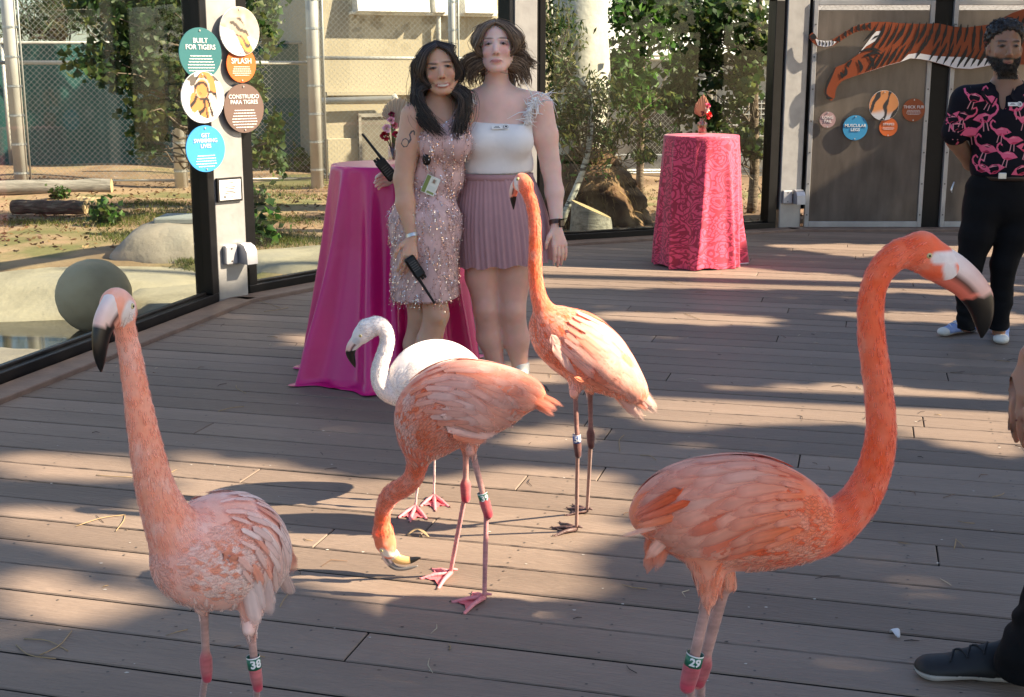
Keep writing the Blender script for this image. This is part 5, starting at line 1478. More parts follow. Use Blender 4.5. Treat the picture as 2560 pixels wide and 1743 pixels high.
        k = np.clip(.42 + .7 * vnoise(p[None], 16, seed + 5)[0] + q.normal() * .11 + .1 * s, 0, 1)
        c = mid * (1 - k) + pale * k
        if q.random() < .22: c = coral * .7 + mid * .3
        cc = np.tile(c, (len(sub), 1)); cc[-3:] = cc[-3:] * .85 + pale * .15; cc[:3] = cc[:3] * .96
        AV.append(V); AF.append(sF + nn); AC.append(cc); AE.append(EDGE[sub] * .6); nn += len(sub)
    # short close feathers of the neck and head
    nk = np.nonzero((dn_ < .03) & (db > .012) & ~isleg & (P[:, 2] > .03))[0]
    dh_ = np.min(np.linalg.norm(P[:, None, :] - HD[None, :, :3], axis=2) - HD[None, :, 3], axis=1)
    tk = np.nonzero((db >= .012) & (dn_ >= .006) & (dh_ > .02) & ~isleg & (P[:, 2] > zt - .02) & (P[:, 2] < zt + .11))[0]
    for i in q.choice(tk, min(len(tk), 260), replace=False) if len(tk) else []:
        p, n = P[i], NV[i]; T = np.array((q.normal() * .1, q.normal() * .1, -1.0)); T -= n * (T @ n); T /= max(np.linalg.norm(T), 1e-6); sd = np.cross(n, T); L_ = q.uniform(.024, .042)
        V = p + fV[sub, :1] * T * L_ + fV[sub, 1:2] * sd * L_ * 1.1
        V = conform(V, fV[sub, 0], .001, .03, .003)
        k = np.clip(.6 + q.normal() * .25, 0, 1); c = mid * (1 - k) + pale * k
        AV.append(V); AF.append(sF + nn); AC.append(np.tile(c, (len(sub), 1))); AE.append(EDGE[sub]); nn += len(sub)
    for i in q.choice(nk, min(len(nk), 1500), replace=False):
        p, n = P[i], NV[i]; j = int(np.argmin(np.linalg.norm(NB[:, :3] - p, axis=1))); T = NB[max(0, j - 1), :3] - NB[min(nneck - 1, j + 1), :3]; T = T - n * (T @ n)
        if np.linalg.norm(T) < 1e-5: continue
        T /= np.linalg.norm(T); sd = np.cross(n, T); L_ = q.uniform(.009, .017)
        V = p + fV[sub, :1] * T * L_ + fV[sub, 1:2] * sd * L_ * 1.3 + n * (.0008 + .0014 * fV[sub, :1])
        c = np.clip(C[i] * q.uniform(.98, 1.12) + q.uniform(0, .05), 0, 1)
        AV.append(V); AF.append(sF + nn); AC.append(np.tile(c, (len(sub), 1))); AE.append(EDGE[sub]); nn += len(sub)
    o = part('body_feathers', np.concatenate(AV), np.concatenate(AF), MATS['plumage'], root, True, np.clip(np.concatenate(AC), 0, 1)); o['kind'] = 'stuff'
    te = np.ones((nn, 4), np.float32); te[:, 1] = np.concatenate(AE); te[:, 0] = 0; ta = o.data.color_attributes.new('Tip', 'FLOAT_COLOR', 'POINT'); ta.data.foreach_set('color', te.ravel())
    def feather(p, d, sd, n2, L_, wd, c, off=None):
        V0, F0, C0 = FV[q.integers(0, 3)]
        V = p + V0[:, :1] * d * L_ + V0[:, 1:2] * sd * L_ * wd + V0[:, 2:] * n2 * L_
        if off is not None: V = conform(V, V0[:, 0], off)
        c = np.clip(c, 0, 1)
        # local axes along the feather so the barbs run with it
        M = Matrix([list(d) + [0], list(sd) + [0], list(n2) + [0], [0, 0, 0, 1]]).transposed(); M.translation = Vector(p - base)
        loc = (V - p) @ np.stack([d, sd, n2], 1)
        me = mesh('wing_feather', loc, F0, True, C0, mats=[MATS['feather']])
        tp = me.color_attributes.new('Tip', 'FLOAT_COLOR', 'POINT'); tv = np.ones((len(loc), 4), np.float32); tv[:, :3] = (tipk * np.clip(V0[:, :1] * 1.3 - .25, 0, 1) ** 1.3); tv[:, 1] = EDGE; tp.data.foreach_set('color', tv.ravel())
        o = obj('wing_feather', me, root); o.matrix_basis = M; o.color = (*c, 1)
    for row, (s, L_, p0, p1, m) in enumerate(() if pal is WHITE else ((.86, .12, 6, 50, 5), (.77, .165, 10, 95, 7), (.67, .165, 8, 110, 9), (.57, .155, 12, 116, 9), (.47, .14, 10, 118, 9), (.38, .115, 12, 116, 9), (.30, .09, 10, 112, 8), (.22, .07, 14, 105, 7))):
        for sg in (-1, 1):
            for k in range(m):
                phi = sg * R(p0 + (p1 - p0) * (k + .5 * (row % 2)) / m + q.normal() * 2)
                r_ = place(min(.98, s + q.normal() * .015), phi)
                if r_ is None: continue
                p, n, T, u = r_
                d, sd, n2 = basis(p, n, T, u, phi, feather_drop * q.uniform(.7, 1.3), R(2))
                Lf = L_ * flen * q.uniform(.85, 1.15); p = p - d * Lf * .32 + n * (.003 + .0012 * row)
                t = np.clip(wing_pale + q.normal() * .15 + .45 * vnoise(p[None], 13, seed + 9)[0] + (.12 if 1 < row < 6 else -.1) - .15 * (row == 0), 0, 1)
                c = (mid * (1 - t) + pale * t)
                if q.random() < (.5 if row == 0 else .09): c = coral * .6 + mid * .4
                feather(p, d, sd, n2, Lf, q.uniform(.6, .95), c, .0022 + .0006 * row)
    # tail fan and orange flight feathers
    for (px, py, dY, tx, ty, tdY, wd, kind) in (tail or []):
        a, b = W((px, py, dY, 1))[:3], W((tx, ty, tdY, 1))[:3]; d = b - a; L_ = np.linalg.norm(d); d = d / L_
        L_ *= 1.08; wd *= 1.3; n_ = np.array((0.0, -1.0, 0.35)) + q.normal(size=3) * .12; n_ -= d * (n_ @ d); n_ /= np.linalg.norm(n_); sd = np.cross(n_, d)
        feather(a, d, sd, n_, L_, wd, {'o': coral * .7 + mid * .3, 'm': mid, 'p': pale}[kind] * q.uniform(.9, 1.05))
    return root
CORAL = ((0.80, 0.155, 0.055), (0.86, 0.31, 0.20), (0.88, 0.60, 0.52))
ORNG = ((0.87, 0.15, 0.04), (0.92, 0.28, 0.15), (0.94, 0.57, 0.47))
PINKC = ((0.90, 0.33, 0.20), (0.92, 0.43, 0.32), (0.94, 0.72, 0.65))
RED = ((0.86, 0.11, 0.028), (0.92, 0.215, 0.085), (0.93, 0.47, 0.34))
WHITE = ((0.82, 0.76, 0.74), (0.84, 0.78, 0.75), (0.86, 0.82, 0.80))
LEGR = ((0.52, 0.30, 0.25), (0.52, 0.055, 0.085), (0.55, 0.30, 0.26)); LEGP = ((0.62, 0.32, 0.27), (0.60, 0.05, 0.08), (0.62, 0.26, 0.26)); LEGD = ((0.26, 0.13, 0.11), (0.08, 0.02, 0.02), (0.30, 0.17, 0.14)); LEGW = ((0.55, 0.42, 0.40), (0.5, 0.2, 0.2), (0.66, 0.50, 0.48))

flamingo('deep coral flamingo at the right with its neck raised in a tall curve', 2.55,
    neck=[(1985, 1318, 0, 84), (2050, 1322, 0, 64), (2105, 1296, 0, 50), (2155, 1240, 0, 43), (2190, 1160, 0, 37), (2203, 1075, 0, 33), (2197, 985, 0, 31), (2186, 900, 0, 30), (2178, 830, 0, 29), (2178, 755, 0, 28), (2190, 702, 0, 28), (2214, 662, 0, 30), (2252, 632, 0, 33)],
    body=[(2030, 1316, 0, 62), (1960, 1298, 0, 100), (1875, 1283, 0, 124), (1785, 1283, 0, 120), (1705, 1275, 0, 92), (1645, 1280, 0, 50), (1606, 1288, 0, 18)],
    head=[(2252, 632, 0, 35), (2302, 628, 0, 48), (2340, 655, 0, 46), (2368, 672, 0, 40)],
    bill=[(2352, 662, 0, 47), (2385, 682, 0, 45), (2418, 708, 0, 41), (2444, 742, 0, 38), (2455, 778, 0, 30), (2457, 814, 0, 19), (2454, 845, 0, 3)],
    legs=[dict(thigh=(1772, 1502, -.05, 15), knee=(1724, 1692, -.05, 23), foot=(1735, 1880), toes=[(1830, 1900), (1840, 1950), (1760, 1980)], s=.62, side=-1),
          dict(thigh=(1822, 1462, .05, 16), knee=(1752, 1684, .05, 21), foot=(1750, 1820), toes=[(1850, 1830), (1865, 1870), (1800, 1890)], s=.6, side=1)],
    pal=RED, headlat=(0, 1, 0), eye=(2311, 634), face=[((2330, 640), (2385, 640), 15), ((2362, 665), (2372, 700), 17)], leg_pal=LEGR, band=(0, (1727, 1648), '29', 'band_green'), seed=1, wing_pale=.42, black_t=.52,
    tail=[(1700, 1225, -.07, 1572, 1300, -.06, .5, 'o'), (1690, 1240, -.08, 1578, 1303, -.07, .5, 'o'), (1720, 1255, -.09, 1588, 1312, -.09, .5, 'o'), (1700, 1290, -.08, 1600, 1322, -.1, .6, 'm'), (1665, 1310, -.06, 1556, 1340, -.08, .35, 'p'), (1650, 1310, -.03, 1624, 1432, -.05, .9, 'm'), (1672, 1315, -.03, 1640, 1425, -.06, .9, 'm'), (1690, 1320, -.05, 1622, 1395, -.07, .8, 'p'), (1640, 1300, .0, 1620, 1400, .0, .8, 'm')])

flamingo('pale necked flamingo in the left foreground with head turned to the camera', 2.58,
    neck=[(478, 1385, -.07, 84), (436, 1330, -.09, 62), (406, 1268, -.10, 49), (384, 1205, -.11, 41), (366, 1120, -.12, 35), (351, 1040, -.12, 30), (339, 970, -.12, 26), (328, 900, -.12, 23), (318, 850, -.12, 21.5), (310, 815, -.12, 23)],
    body=[(466, 1402, -.08, 78), (508, 1386, -.05, 112), (566, 1376, 0, 126), (612, 1388, .06, 98), (645, 1404, .10, 62), (672, 1430, .14, 30)],
    head=[(312, 812, -.12, 26), (303, 775, -.125, 40), (290, 765, -.14, 43), (280, 782, -.155, 36)],
    bill=[(284, 768, -.15, 40), (272, 786, -.17, 37), (261, 808, -.185, 33), (253, 838, -.195, 27), (250, 872, -.20, 22), (251, 905, -.20, 14), (253, 930, -.20, 3)],
    legs=[dict(thigh=(504, 1520, -.03, 11.5), knee=(516, 1673, -.03, 15), foot=(496, 1830), toes=[(430, 1850), (450, 1900), (520, 1915)], s=.45, side=-1),
          dict(thigh=(622, 1575, -.06, 11.5), knee=(641, 1696, -.06, 15), foot=(643, 1880), toes=[(560, 1890), (580, 1950), (660, 1970)], s=.6, side=1)],
    pal=PINKC, headlat=(0.90, -0.44, 0), eye=(303, 763), face=[((300, 764), (285, 775), 11), ((285, 770), (270, 782), 22)], leg_pal=LEGR, band=(1, (639, 1656), '38', 'band_green'), seed=2, wing_pale=.62, black_t=.36, flen=.74, feather_drop=.95,
    tail=[(690, 1330, .06, 735, 1445, .1, .7, 'o'), (700, 1340, .05, 728, 1440, .1, .8, 'o'), (695, 1350, .08, 740, 1420, .12, .6, 'o'), (690, 1415, .05, 722, 1505, .08, .9, 'p'), (700, 1420, .07, 734, 1500, .1, .8, 'p'), (655, 1440, -.05, 668, 1545, -.05, .9, 'p'), (640, 1450, -.08, 655, 1535, -.08, .8, 'p'), (625, 1470, -.08, 640, 1572, -.08, .9, 'p'), (610, 1480, -.07, 622, 1565, -.07, .8, 'm'), (650, 1430, -.05, 682, 1525, -.04, .8, 'p'),
          (560, 1385, -.13, 652, 1420, -.08, .8, 'o'), (575, 1395, -.13, 648, 1412, -.07, .8, 'o')])

flamingo('flamingo bending down in the middle with its open bill at the planks', 3.6,
    neck=[(1085, 1052, 0, 82), (1058, 1092, 0, 58), (1050, 1122, 0, 36), (1044, 1158, .02, 23), (1032, 1196, .04, 21), (1008, 1219, .06, 21), (983, 1232, .09, 20.5), (966, 1254, .12, 18.5), (957, 1283, .14, 15.5), (955, 1312, .15, 16.5)],
    body=[(1062, 1078, 0, 56), (1085, 1040, 0, 88), (1140, 1004, 0, 90), (1200, 999, 0, 80), (1258, 990, 0, 58), (1308, 985, 0, 33), (1346, 992, 0, 14)],
    head=[(955, 1310, .15, 17), (957, 1331, .15, 25.5), (964, 1358, .15, 25), (973, 1380, .15, 19)],
    bill=[(980, 1382, .15, 15), (993, 1396, .15, 13), (1009, 1401, .15, 11.5), (1025, 1401, .15, 9), (1041, 1397, .15, 5.5), (1053, 1394, .15, 1.2)],
    bill2=[(962, 1380, .15, 12), (968, 1398, .15, 10), (979, 1413, .15, 8), (993, 1421, .15, 6), (1013, 1422, .15, 4.6), (1033, 1418, .15, 3.5), (1045, 1415, .15, 1.2)],
    legs=[dict(thigh=(1162, 1120, .04, 8.2), knee=(1164, 1230, .05, 13.5), foot=(1127, 1440), toes=[(1080, 1424), (1049, 1448), (1094, 1473)], s=.5, side=1),
          dict(thigh=(1176, 1130, -.05, 8.6), knee=(1216, 1270, -.05, 13.5), foot=(1211, 1502), toes=[(1181, 1484), (1128, 1506), (1157, 1536)], s=.5, side=-1)],
    pal=ORNG, headlat=(0, 1, 0), eye=(956, 1370), face=[((958, 1372), (972, 1380), 9), ((962, 1382), (985, 1384), 7)], leg_pal=LEGP, band=(1, (1210, 1243), '39', 'band_green'), seed=3, wing_pale=.45, feather_drop=.75, white_face=(0.8, 0.7, 0.6), nneck=44,
    tail=[(1290, 965, -.04, 1412, 1018, -.02, .5, 'o'), (1280, 975, -.05, 1400, 1022, -.03, .5, 'o'), (1300, 990, -.04, 1392, 1042, -.03, .5, 'o'), (1275, 985, -.05, 1380, 1020, -.03, .55, 'o'), (1190, 1060, -.08, 1330, 1010, -.03, .35, 'm'), (1250, 1000, -.07, 1345, 1015, -.04, .6, 'o'),
          (1120, 1050, -.11, 1250, 1075, -.08, .7, 'p'), (1115, 1065, -.11, 1240, 1082, -.08, .7, 'p'), (1130, 1080, -.11, 1225, 1098, -.07, .8, 'm'), (1105, 1040, -.12, 1180, 1040, -.1, .6, 'p'), (1230, 930, -.02, 1330, 968, -.01, .8, 'p'), (1210, 922, 0, 1320, 960, 0, .8, 'p')])

flamingo('upright orange necked flamingo standing between the women and the right bird', 4.08,
    neck=[(1398, 838, 0, 52), (1372, 800, 0, 33), (1357, 770, 0, 21), (1345, 735, 0, 16), (1338, 678, 0, 14), (1338, 613, 0, 12.6), (1336, 549, 0, 12), (1329, 508, 0, 12), (1320, 484, 0, 13)],
    body=[(1366, 806, 0, 34), (1396, 836, 0, 60), (1440, 862, 0, 71), (1490, 897, 0, 66), (1535, 932, 0, 47), (1570, 962, 0, 29), (1600, 990, 0, 14)],
    head=[(1320, 484, 0, 13), (1312, 462, 0, 20), (1305, 455, .01, 21), (1296, 462, .02, 16)],
    bill=[(1296, 458, .025, 15), (1287, 470, .035, 13), (1283, 486, .04, 10.5), (1283, 502, .045, 7.5), (1284, 524, .045, 1.2)],
    legs=[dict(thigh=(1434, 985, -.05, 7), knee=(1444, 1122, -.05, 10), foot=(1441, 1330), toes=[(1400, 1308), (1380, 1320), (1384, 1341)], s=.45, side=-1, fcol=(.10, .055, .05), wcol=(.045, .03, .03)),
          dict(thigh=(1472, 975, .05, 7), knee=(1477, 1100, .05, 10), foot=(1468, 1284), toes=[(1432, 1264), (1418, 1272), (1414, 1290)], s=.55, side=1, fcol=(.10, .055, .05), wcol=(.045, .03, .03))],
    pal=ORNG, headlat=(0.55, 0.83, 0), eye=(1298, 448), face=[((1290, 452), (1292, 470), 8)], leg_pal=LEGD, band=(0, (1445, 1097), '50', 'band_blue'), seed=4, wing_pale=.6, feather_drop=.15, black_t=.55,
    tail=[(1550, 920, -.03, 1652, 1036, 0, .5, 'p'), (1540, 930, -.04, 1640, 1030, 0, .5, 'o'), (1545, 945, -.03, 1622, 1030, 0, .5, 'o'), (1530, 960, -.03, 1612, 1058, 0, .6, 'p'), (1520, 960, -.03, 1600, 1045, 0, .6, 'm'), (1470, 950, -.09, 1560, 985, -.05, .5, 'm'), (1440, 945, -.1, 1545, 975, -.06, .35, 'm'), (1380, 840, -.1, 1420, 920, -.1, .8, 'p'), (1385, 860, -.1, 1440, 935, -.1, .8, 'p')])

flamingo('white flamingo behind the bending bird with its neck in an S curve', 4.4,
    neck=[(1035, 962, 0, 52), (1004, 978, -.01, 34), (978, 980, -.02, 25), (957, 966, -.03, 20), (948, 938, -.03, 17.5), (951, 912, -.03, 16.5), (961, 882, -.03, 15.5), (968, 855, -.03, 14.5), (965, 832, -.03, 15), (953, 816, -.03, 17), (936, 813, -.03, 20)],
    body=[(1022, 962, 0, 46), (1055, 946, .02, 74), (1098, 941, .05, 81), (1140, 948, .09, 64), (1170, 960, .13, 36), (1190, 970, .16, 14)],
    head=[(938, 813, -.03, 20), (918, 823, -.03, 24.5), (904, 838, -.03, 21.5), (893, 850, -.03, 16)],
    bill=[(897, 848, -.03, 17), (887, 858, -.03, 15.5), (879, 869, -.03, 13.5), (876, 882, -.03, 12), (879, 895, -.03, 9.5), (884, 908, -.03, 6), (888, 919, -.03, 1.2)],
    legs=[dict(thigh=(1062, 1060, -.04, 4.6), knee=(1052, 1140, -.04, 6.5), foot=(1039, 1275), toes=[(994, 1296), (1023, 1307), (1068, 1300)], s=.4, side=-1),
          dict(thigh=(1092, 1050, .04, 4.6), knee=(1087, 1120, .04, 6.5), foot=(1085, 1248), toes=[(1050, 1267), (1088, 1279), (1124, 1269)], s=.5, side=1)],
    pal=WHITE, headlat=(0, 1, 0), eye=(903, 836), face=[((893, 850), (885, 862), 9)], leg_pal=LEGW, seed=5, wing_pale=.6, black_t=.42, white_face=(0.58, 0.60, 0.64), feather_drop=.4)

# ================================================================== people
def sdf_clip(S, p, n):
    """cut away everything on the +n side of the plane"""
    p, n = np.array(list(p), float), np.array(list(n), float); n /= np.linalg.norm(n)
    d = (S.x[:, None, None] - p[0]) * n[0] + (S.y[None, :, None] - p[1]) * n[1] + (S.z[None, None, :] - p[2]) * n[2]
    S.d = np.maximum(S.d, d.astype(np.float32))
mat('skin', attr='Col', rough=0.48, sss=0.012, sssr=(1, .35, .2), spec=0.4, var=0.05, scale=30)
mat('hair', attr='Col', rough=0.42, spec=0.5, var=0.25, scale=60)
mat('cloth_white', (0.80, 0.79, 0.79), 0.75, sheen=0.2, bump=0.12, bscale=40)
mat('cloth_mauve', (0.47, 0.265, 0.285), 0.8, sheen=0.3, var=0.08, scale=10, trans=0.15)
mat('dress_pink', (0.62, 0.41, 0.40), 0.5, sheen=0.3, var=0.2, scale=20)
mat('sequin', attr='Col', rough=0.22, metal=0.9)
mat('denim_black', (0.0035, 0.0035, 0.0045), 0.85, spec=.2, var=0.2, scale=12, bump=0.3, bscale=30)
mat('shirt_navy', (0.0045, 0.004, 0.009), 0.8, spec=.2, bump=0.15, bscale=30)
mat('print_pink', attr='Col', rough=0.7)
mat('shoe', attr='Col', rough=0.6)
mat('radio_black', (0.003, 0.003, 0.0035), 0.4, spec=.3, var=0.2)
mat('badge_card', attr='Col', rough=0.35)
mat('leather', (0.035, 0.018, 0.012), 0.5)
mat('feather_white', (0.95, 0.94, 0.93), 0.8)
mat('tattoo', (0.10, 0.075, 0.075), 0.55)
mat('eye_white', (0.72, 0.69, 0.66), 0.2); mat('iris', (0.03, 0.018, 0.012), 0.1)

class Person:
    def __init__(s, label, Y0, base, lo_px, hi_px, dy=(-.3, .35), h=0.005, group='people on the deck'):
        s.Y0 = Y0
        s.base = np.array((base[0], base[1], 0.0)); s.root = thing('person', label, 'person', s.base, group)
        a = at(lo_px[0], hi_px[1], Y0); b = at(hi_px[0], lo_px[1], Y0)
        s.lo = (a.x, Y0 + dy[0], -0.012); s.hi = (b.x, Y0 + dy[1], b.z); s.h = h
    def W(s, x, y, d=0.0): p = at(x, y, s.Y0 + d); return np.array((p.x, p.y, p.z))
    def new(s, ztop=None, zbot=None, h=None):
        lo = list(s.lo); hi = list(s.hi)
        if zbot is not None: lo[2] = zbot
        if ztop is not None: hi[2] = ztop
        return SDF(lo, hi, h or s.h)
    def out(s, S, name, m, col=None, it=2, parent=None):
        P, F, C = S.surface(); P = smooth_mesh(P, F, it, .45)
        return part(name, P, F, m, parent or s.root, True, C if col is None else col), P, F, C
def bvh_of(P, F): return BVHTree.FromPolygons([Vector(p) for p in P], [tuple(f) for f in F])
def hand(S, wrist, knuck, side, col, sc=1.0, curl=0.5, thumb=1, front=(0, -1, 0), spread=1.0):
    """palm from wrist to knuckle line; side = direction across the palm towards the thumb; fingers continue and curl towards -front"""
    w, k, sd, fr = [np.array(v, float) for v in (wrist, knuck, side, front)]
    d = (k - w); L_ = np.linalg.norm(d); d /= L_; sd = sd - d * (sd @ d); sd /= np.linalg.norm(sd); pn = np.cross(d, sd); pn = pn if pn @ fr > 0 else -pn
    for t in (-1, -.33, .33, 1): S.cap(w + d * .005, k + sd * t * .030 * sc * spread, .020 * sc, .0125 * sc, .012, col, (pn, 0.8))
    for i, t in enumerate((1, .33, -.33, -1)):
        p = k + sd * t * .030 * sc * spread; ln = (.040, .045, .042, .033)[i] * sc; dd = d.copy()
        for j, f in enumerate((1.0, .72, .6)):
            ang = curl * (.55, .75, .6)[j]; dd = dd * math.cos(ang) - pn * math.sin(ang); dd /= np.linalg.norm(dd); q = p + dd * ln * f
            S.cap(p, q, (.0098, .0090, .0082)[j] * sc, (.0092, .0083, .0070)[j] * sc, .003, col); p = q
    p = w + d * L_ * .25 + sd * .022 * sc * thumb
    for j, (ln, r) in enumerate(((.040, .0135), (.030, .0105), (.024, .009))):
        dd = d * (.75 + .1 * j) + sd * thumb * (.65 - .3 * j) - pn * .35 * (j * .5 + .4); dd /= np.linalg.norm(dd); q = p + dd * ln * sc; S.cap(p, q, r * sc, r * .88 * sc, .006, col); p = q
def face_paint(P, C, items, front):
    """items: centre, half width, half height, colour, angle, softness"""
    front = np.array(front, float); front /= np.linalg.norm(front); rt = np.array((-front[1], front[0], 0)); rt /= np.linalg.norm(rt); up = np.cross(rt, front); up = up if up[2] > 0 else -up
    for c, a, b, col, ang, soft, k0 in items:
        e = P - np.array(c); x, y, z = e @ rt, e @ up, e @ front
        ca, sa = math.cos(ang), math.sin(ang); X, Y = x * ca + y * sa, -x * sa + y * ca
        r = np.sqrt((X / a) ** 2 + (Y / b) ** 2); k = np.clip((1 - r) / soft + .5, 0, 1) * (np.abs(z) < .05) * k0
        C[:] = C * (1 - k[:, None]) + np.array(col) * k[:, None]
def head(p, S, c, up, fr, skin, sc=1.0, jaw=1.0, smile=False):
    """anatomical head in SDF S; c = point between the eyes on the head axis; returns frame"""
    c, up, fr = [np.array(v, float) for v in (c, up, fr)]
    up /= np.linalg.norm(up); fr = fr - up * (fr @ up); fr /= np.linalg.norm(fr); rt = np.cross(fr, up)
    def L(x, y, z): return c + (rt * x + fr * y + up * z) * sc
    Rm = (rt, fr, up); k = .018 * sc; v = lambda *a: np.array(a) * sc
    S.ell(L(0, -.015, .035), v(.075, .094, .082), k, skin, Rm)
    S.ell(L(0, .022, -.02), v(.066, .068, .080), k, skin, Rm)
    S.ell(L(0, .036, -.072), v(.050 * jaw, .046, .045), k, skin, Rm)
    S.ell(L(0, .066, -.102), v(.024 * jaw, .018, .016), .012 * sc, skin, Rm)
    for s_ in (-1, 1):
        S.cap(L(s_ * .058, -.005, -.05), L(s_ * .022, .055, -.100), .018 * sc, .013 * sc, .02 * sc, skin)
        S.ell(L(s_ * .038, .066, -.034), v(.022, .016, .018), .014 * sc, skin, Rm)
        S.ell(L(s_ * .033, .098, .001), v(.018, .014, .011), .010 * sc, None, Rm, op='s')
        S.ell(L(s_ * .032, .080, .000), v(.014, .011, .008), .004 * sc, skin, Rm)
        S.cap(L(s_ * .012, .083, .020), L(s_ * .046, .070, .020), .008 * sc, .006 * sc, .010 * sc, skin)
        S.ell(L(s_ * (.076 if jaw > 1 else .069), -.010, -.018), v(.009, .017, .029) * (1 if jaw > 1 else .75), .006 * sc, skin, Rm)
        S.ell(L(s_ * .011, .096, -.045), v(.009, .010, .008), .005 * sc, skin, Rm)
    S.cap(L(0, .082, .004), L(0, .108, -.038), .0085 * sc, .012 * sc, .008 * sc, skin)
    S.ell(L(0, .083, -.073), v(.027, .012, .0065), .005 * sc, skin, Rm)
    S.ell(L(0, .082, -.083), v(.023, .012, .0070), .005 * sc, skin, Rm)
    return L, rt, fr, up
def eyes(p, L, fr, sc, open_=1.0, parent=None, iris=True):
    for s_ in (-1, 1):
        c = L(s_ * .0325, .0862, .0005); V, F = sphere(c, .0064 * sc); e = part('eye', V, flip(F), MATS['iris'], p.root)
def locks(p, name, guides, n, r, seed, cols, wave=.012, spread=.02, parent=None, m='hair', flat=None, pts=14):
    """hair locks following guide curves; guides: list of (curve, weight, spread)"""
    q = np.random.default_rng(seed); mb = MB()
    wts = np.array([g[1] for g in guides], float); wts /= wts.sum()
    for i in range(n):
        g = guides[q.choice(len(guides), p=wts)]; sp = g[2]; P = spline(g[0], pts)
        if len(g) > 3: f = q.random(); P = P * (1 - f) + spline(g[3], pts) * f
        o = q.normal(size=3) * sp * (.9, .7, .6); ph = q.uniform(0, 6.3); t = np.linspace(0, 1, pts)
        T = np.gradient(P, axis=0); T /= np.linalg.norm(T, axis=1)[:, None]
        u = np.cross(T, (0.2, 1, .1)); u /= np.linalg.norm(u, axis=1)[:, None]
        fan = (.35 + .65 * t)[:, None]
        Q = P + o * fan + u * (wave * np.sin(t * q.uniform(8, 13) + ph) * t)[:, None] + np.cross(T, u) * (wave * .8 * np.cos(t * q.uniform(8, 13) + ph) * t)[:, None]
        c = np.array(cols[q.integers(0, len(cols))]) * q.uniform(.75, 1.3); end = q.uniform(.8, 1); k = max(5, int(pts * end))
        rr_ = r * q.uniform(.6, 1.2) * np.sqrt(np.clip(1.02 - np.linspace(0, 1, k) ** 2.2, .02, 1))
        V, F = tube(Q[:k], rr_, 5, cap=False); mb.add(V, F, c=c)
    o = mb.build(name, MATS[m], parent or p.root, True, True); o['kind'] = 'stuff'; return o
def decal(bvh, shapes, org, xa, ya, dirn, off, cols=None, grid=None):
    """flat print laid on a surface: polygons in a local plane thrown along dirn on to the mesh"""
    mb = MB(); org, xa, ya, dirn = [np.array(v, float) for v in (org, xa, ya, dirn)]
    for si, poly in enumerate(shapes):
        V = []
        for (x, y) in poly:
            p = org + xa * x + ya * y
            h = bvh.ray_cast(Vector(p - dirn * .5), Vector(dirn))
            if h[0] is None or h[1].dot(Vector(dirn)) > -0.12: V = None; break
            V.append(np.array(h[0]) + np.array(h[1]) * off)
        if V is None: continue
        mb.add(V, [tuple(range(len(V)))], c=cols[si] if cols is not None else None)
    return mb
def pix_hit(bvh, x, y):
    return bvh.ray_cast(Vector((0, 0, CAM_H)), ray(x, y).normalized())
def badge(p, c, xa, n, name='name_badge'):
    xa = np.array(xa, float); xa /= np.linalg.norm(xa); n = np.array(n, float); n -= xa * (n @ xa); n /= np.linalg.norm(n); ya = np.cross(n, xa); c = np.array(c) + n * .008
    mb = MB(); W_ = (.80, .80, .78); K = (.03, .03, .03)
    mb.add(*box(c - xa * .010, (.060, .021, .004), (xa, ya, n), .001), c=W_)
    dsk = lambda o, r, h, cc: mb.add(*prism([o + xa * r * math.cos(a) + ya * r * math.sin(a) for a in np.arange(16) * math.pi / 8], n, h), c=cc)
    dsk(c + xa * .026 - n * .002, .0155, .004, W_); dsk(c + xa * .026 + n * .002, .0115, .0007, K); dsk(c + xa * .026 + n * .0027, .0095, .0007, W_); dsk(c + xa * .027 + n * .0034, .0055, .0007, K)
    for w, y in ((.02, .003), (.03, -.003)): mb.add(*box(c - xa * .015 + ya * y + n * .0025, (w, .0022, .001), (xa, ya, n)), c=K)
    mb.build(name, MATS['badge_card'], p.root, False, True)
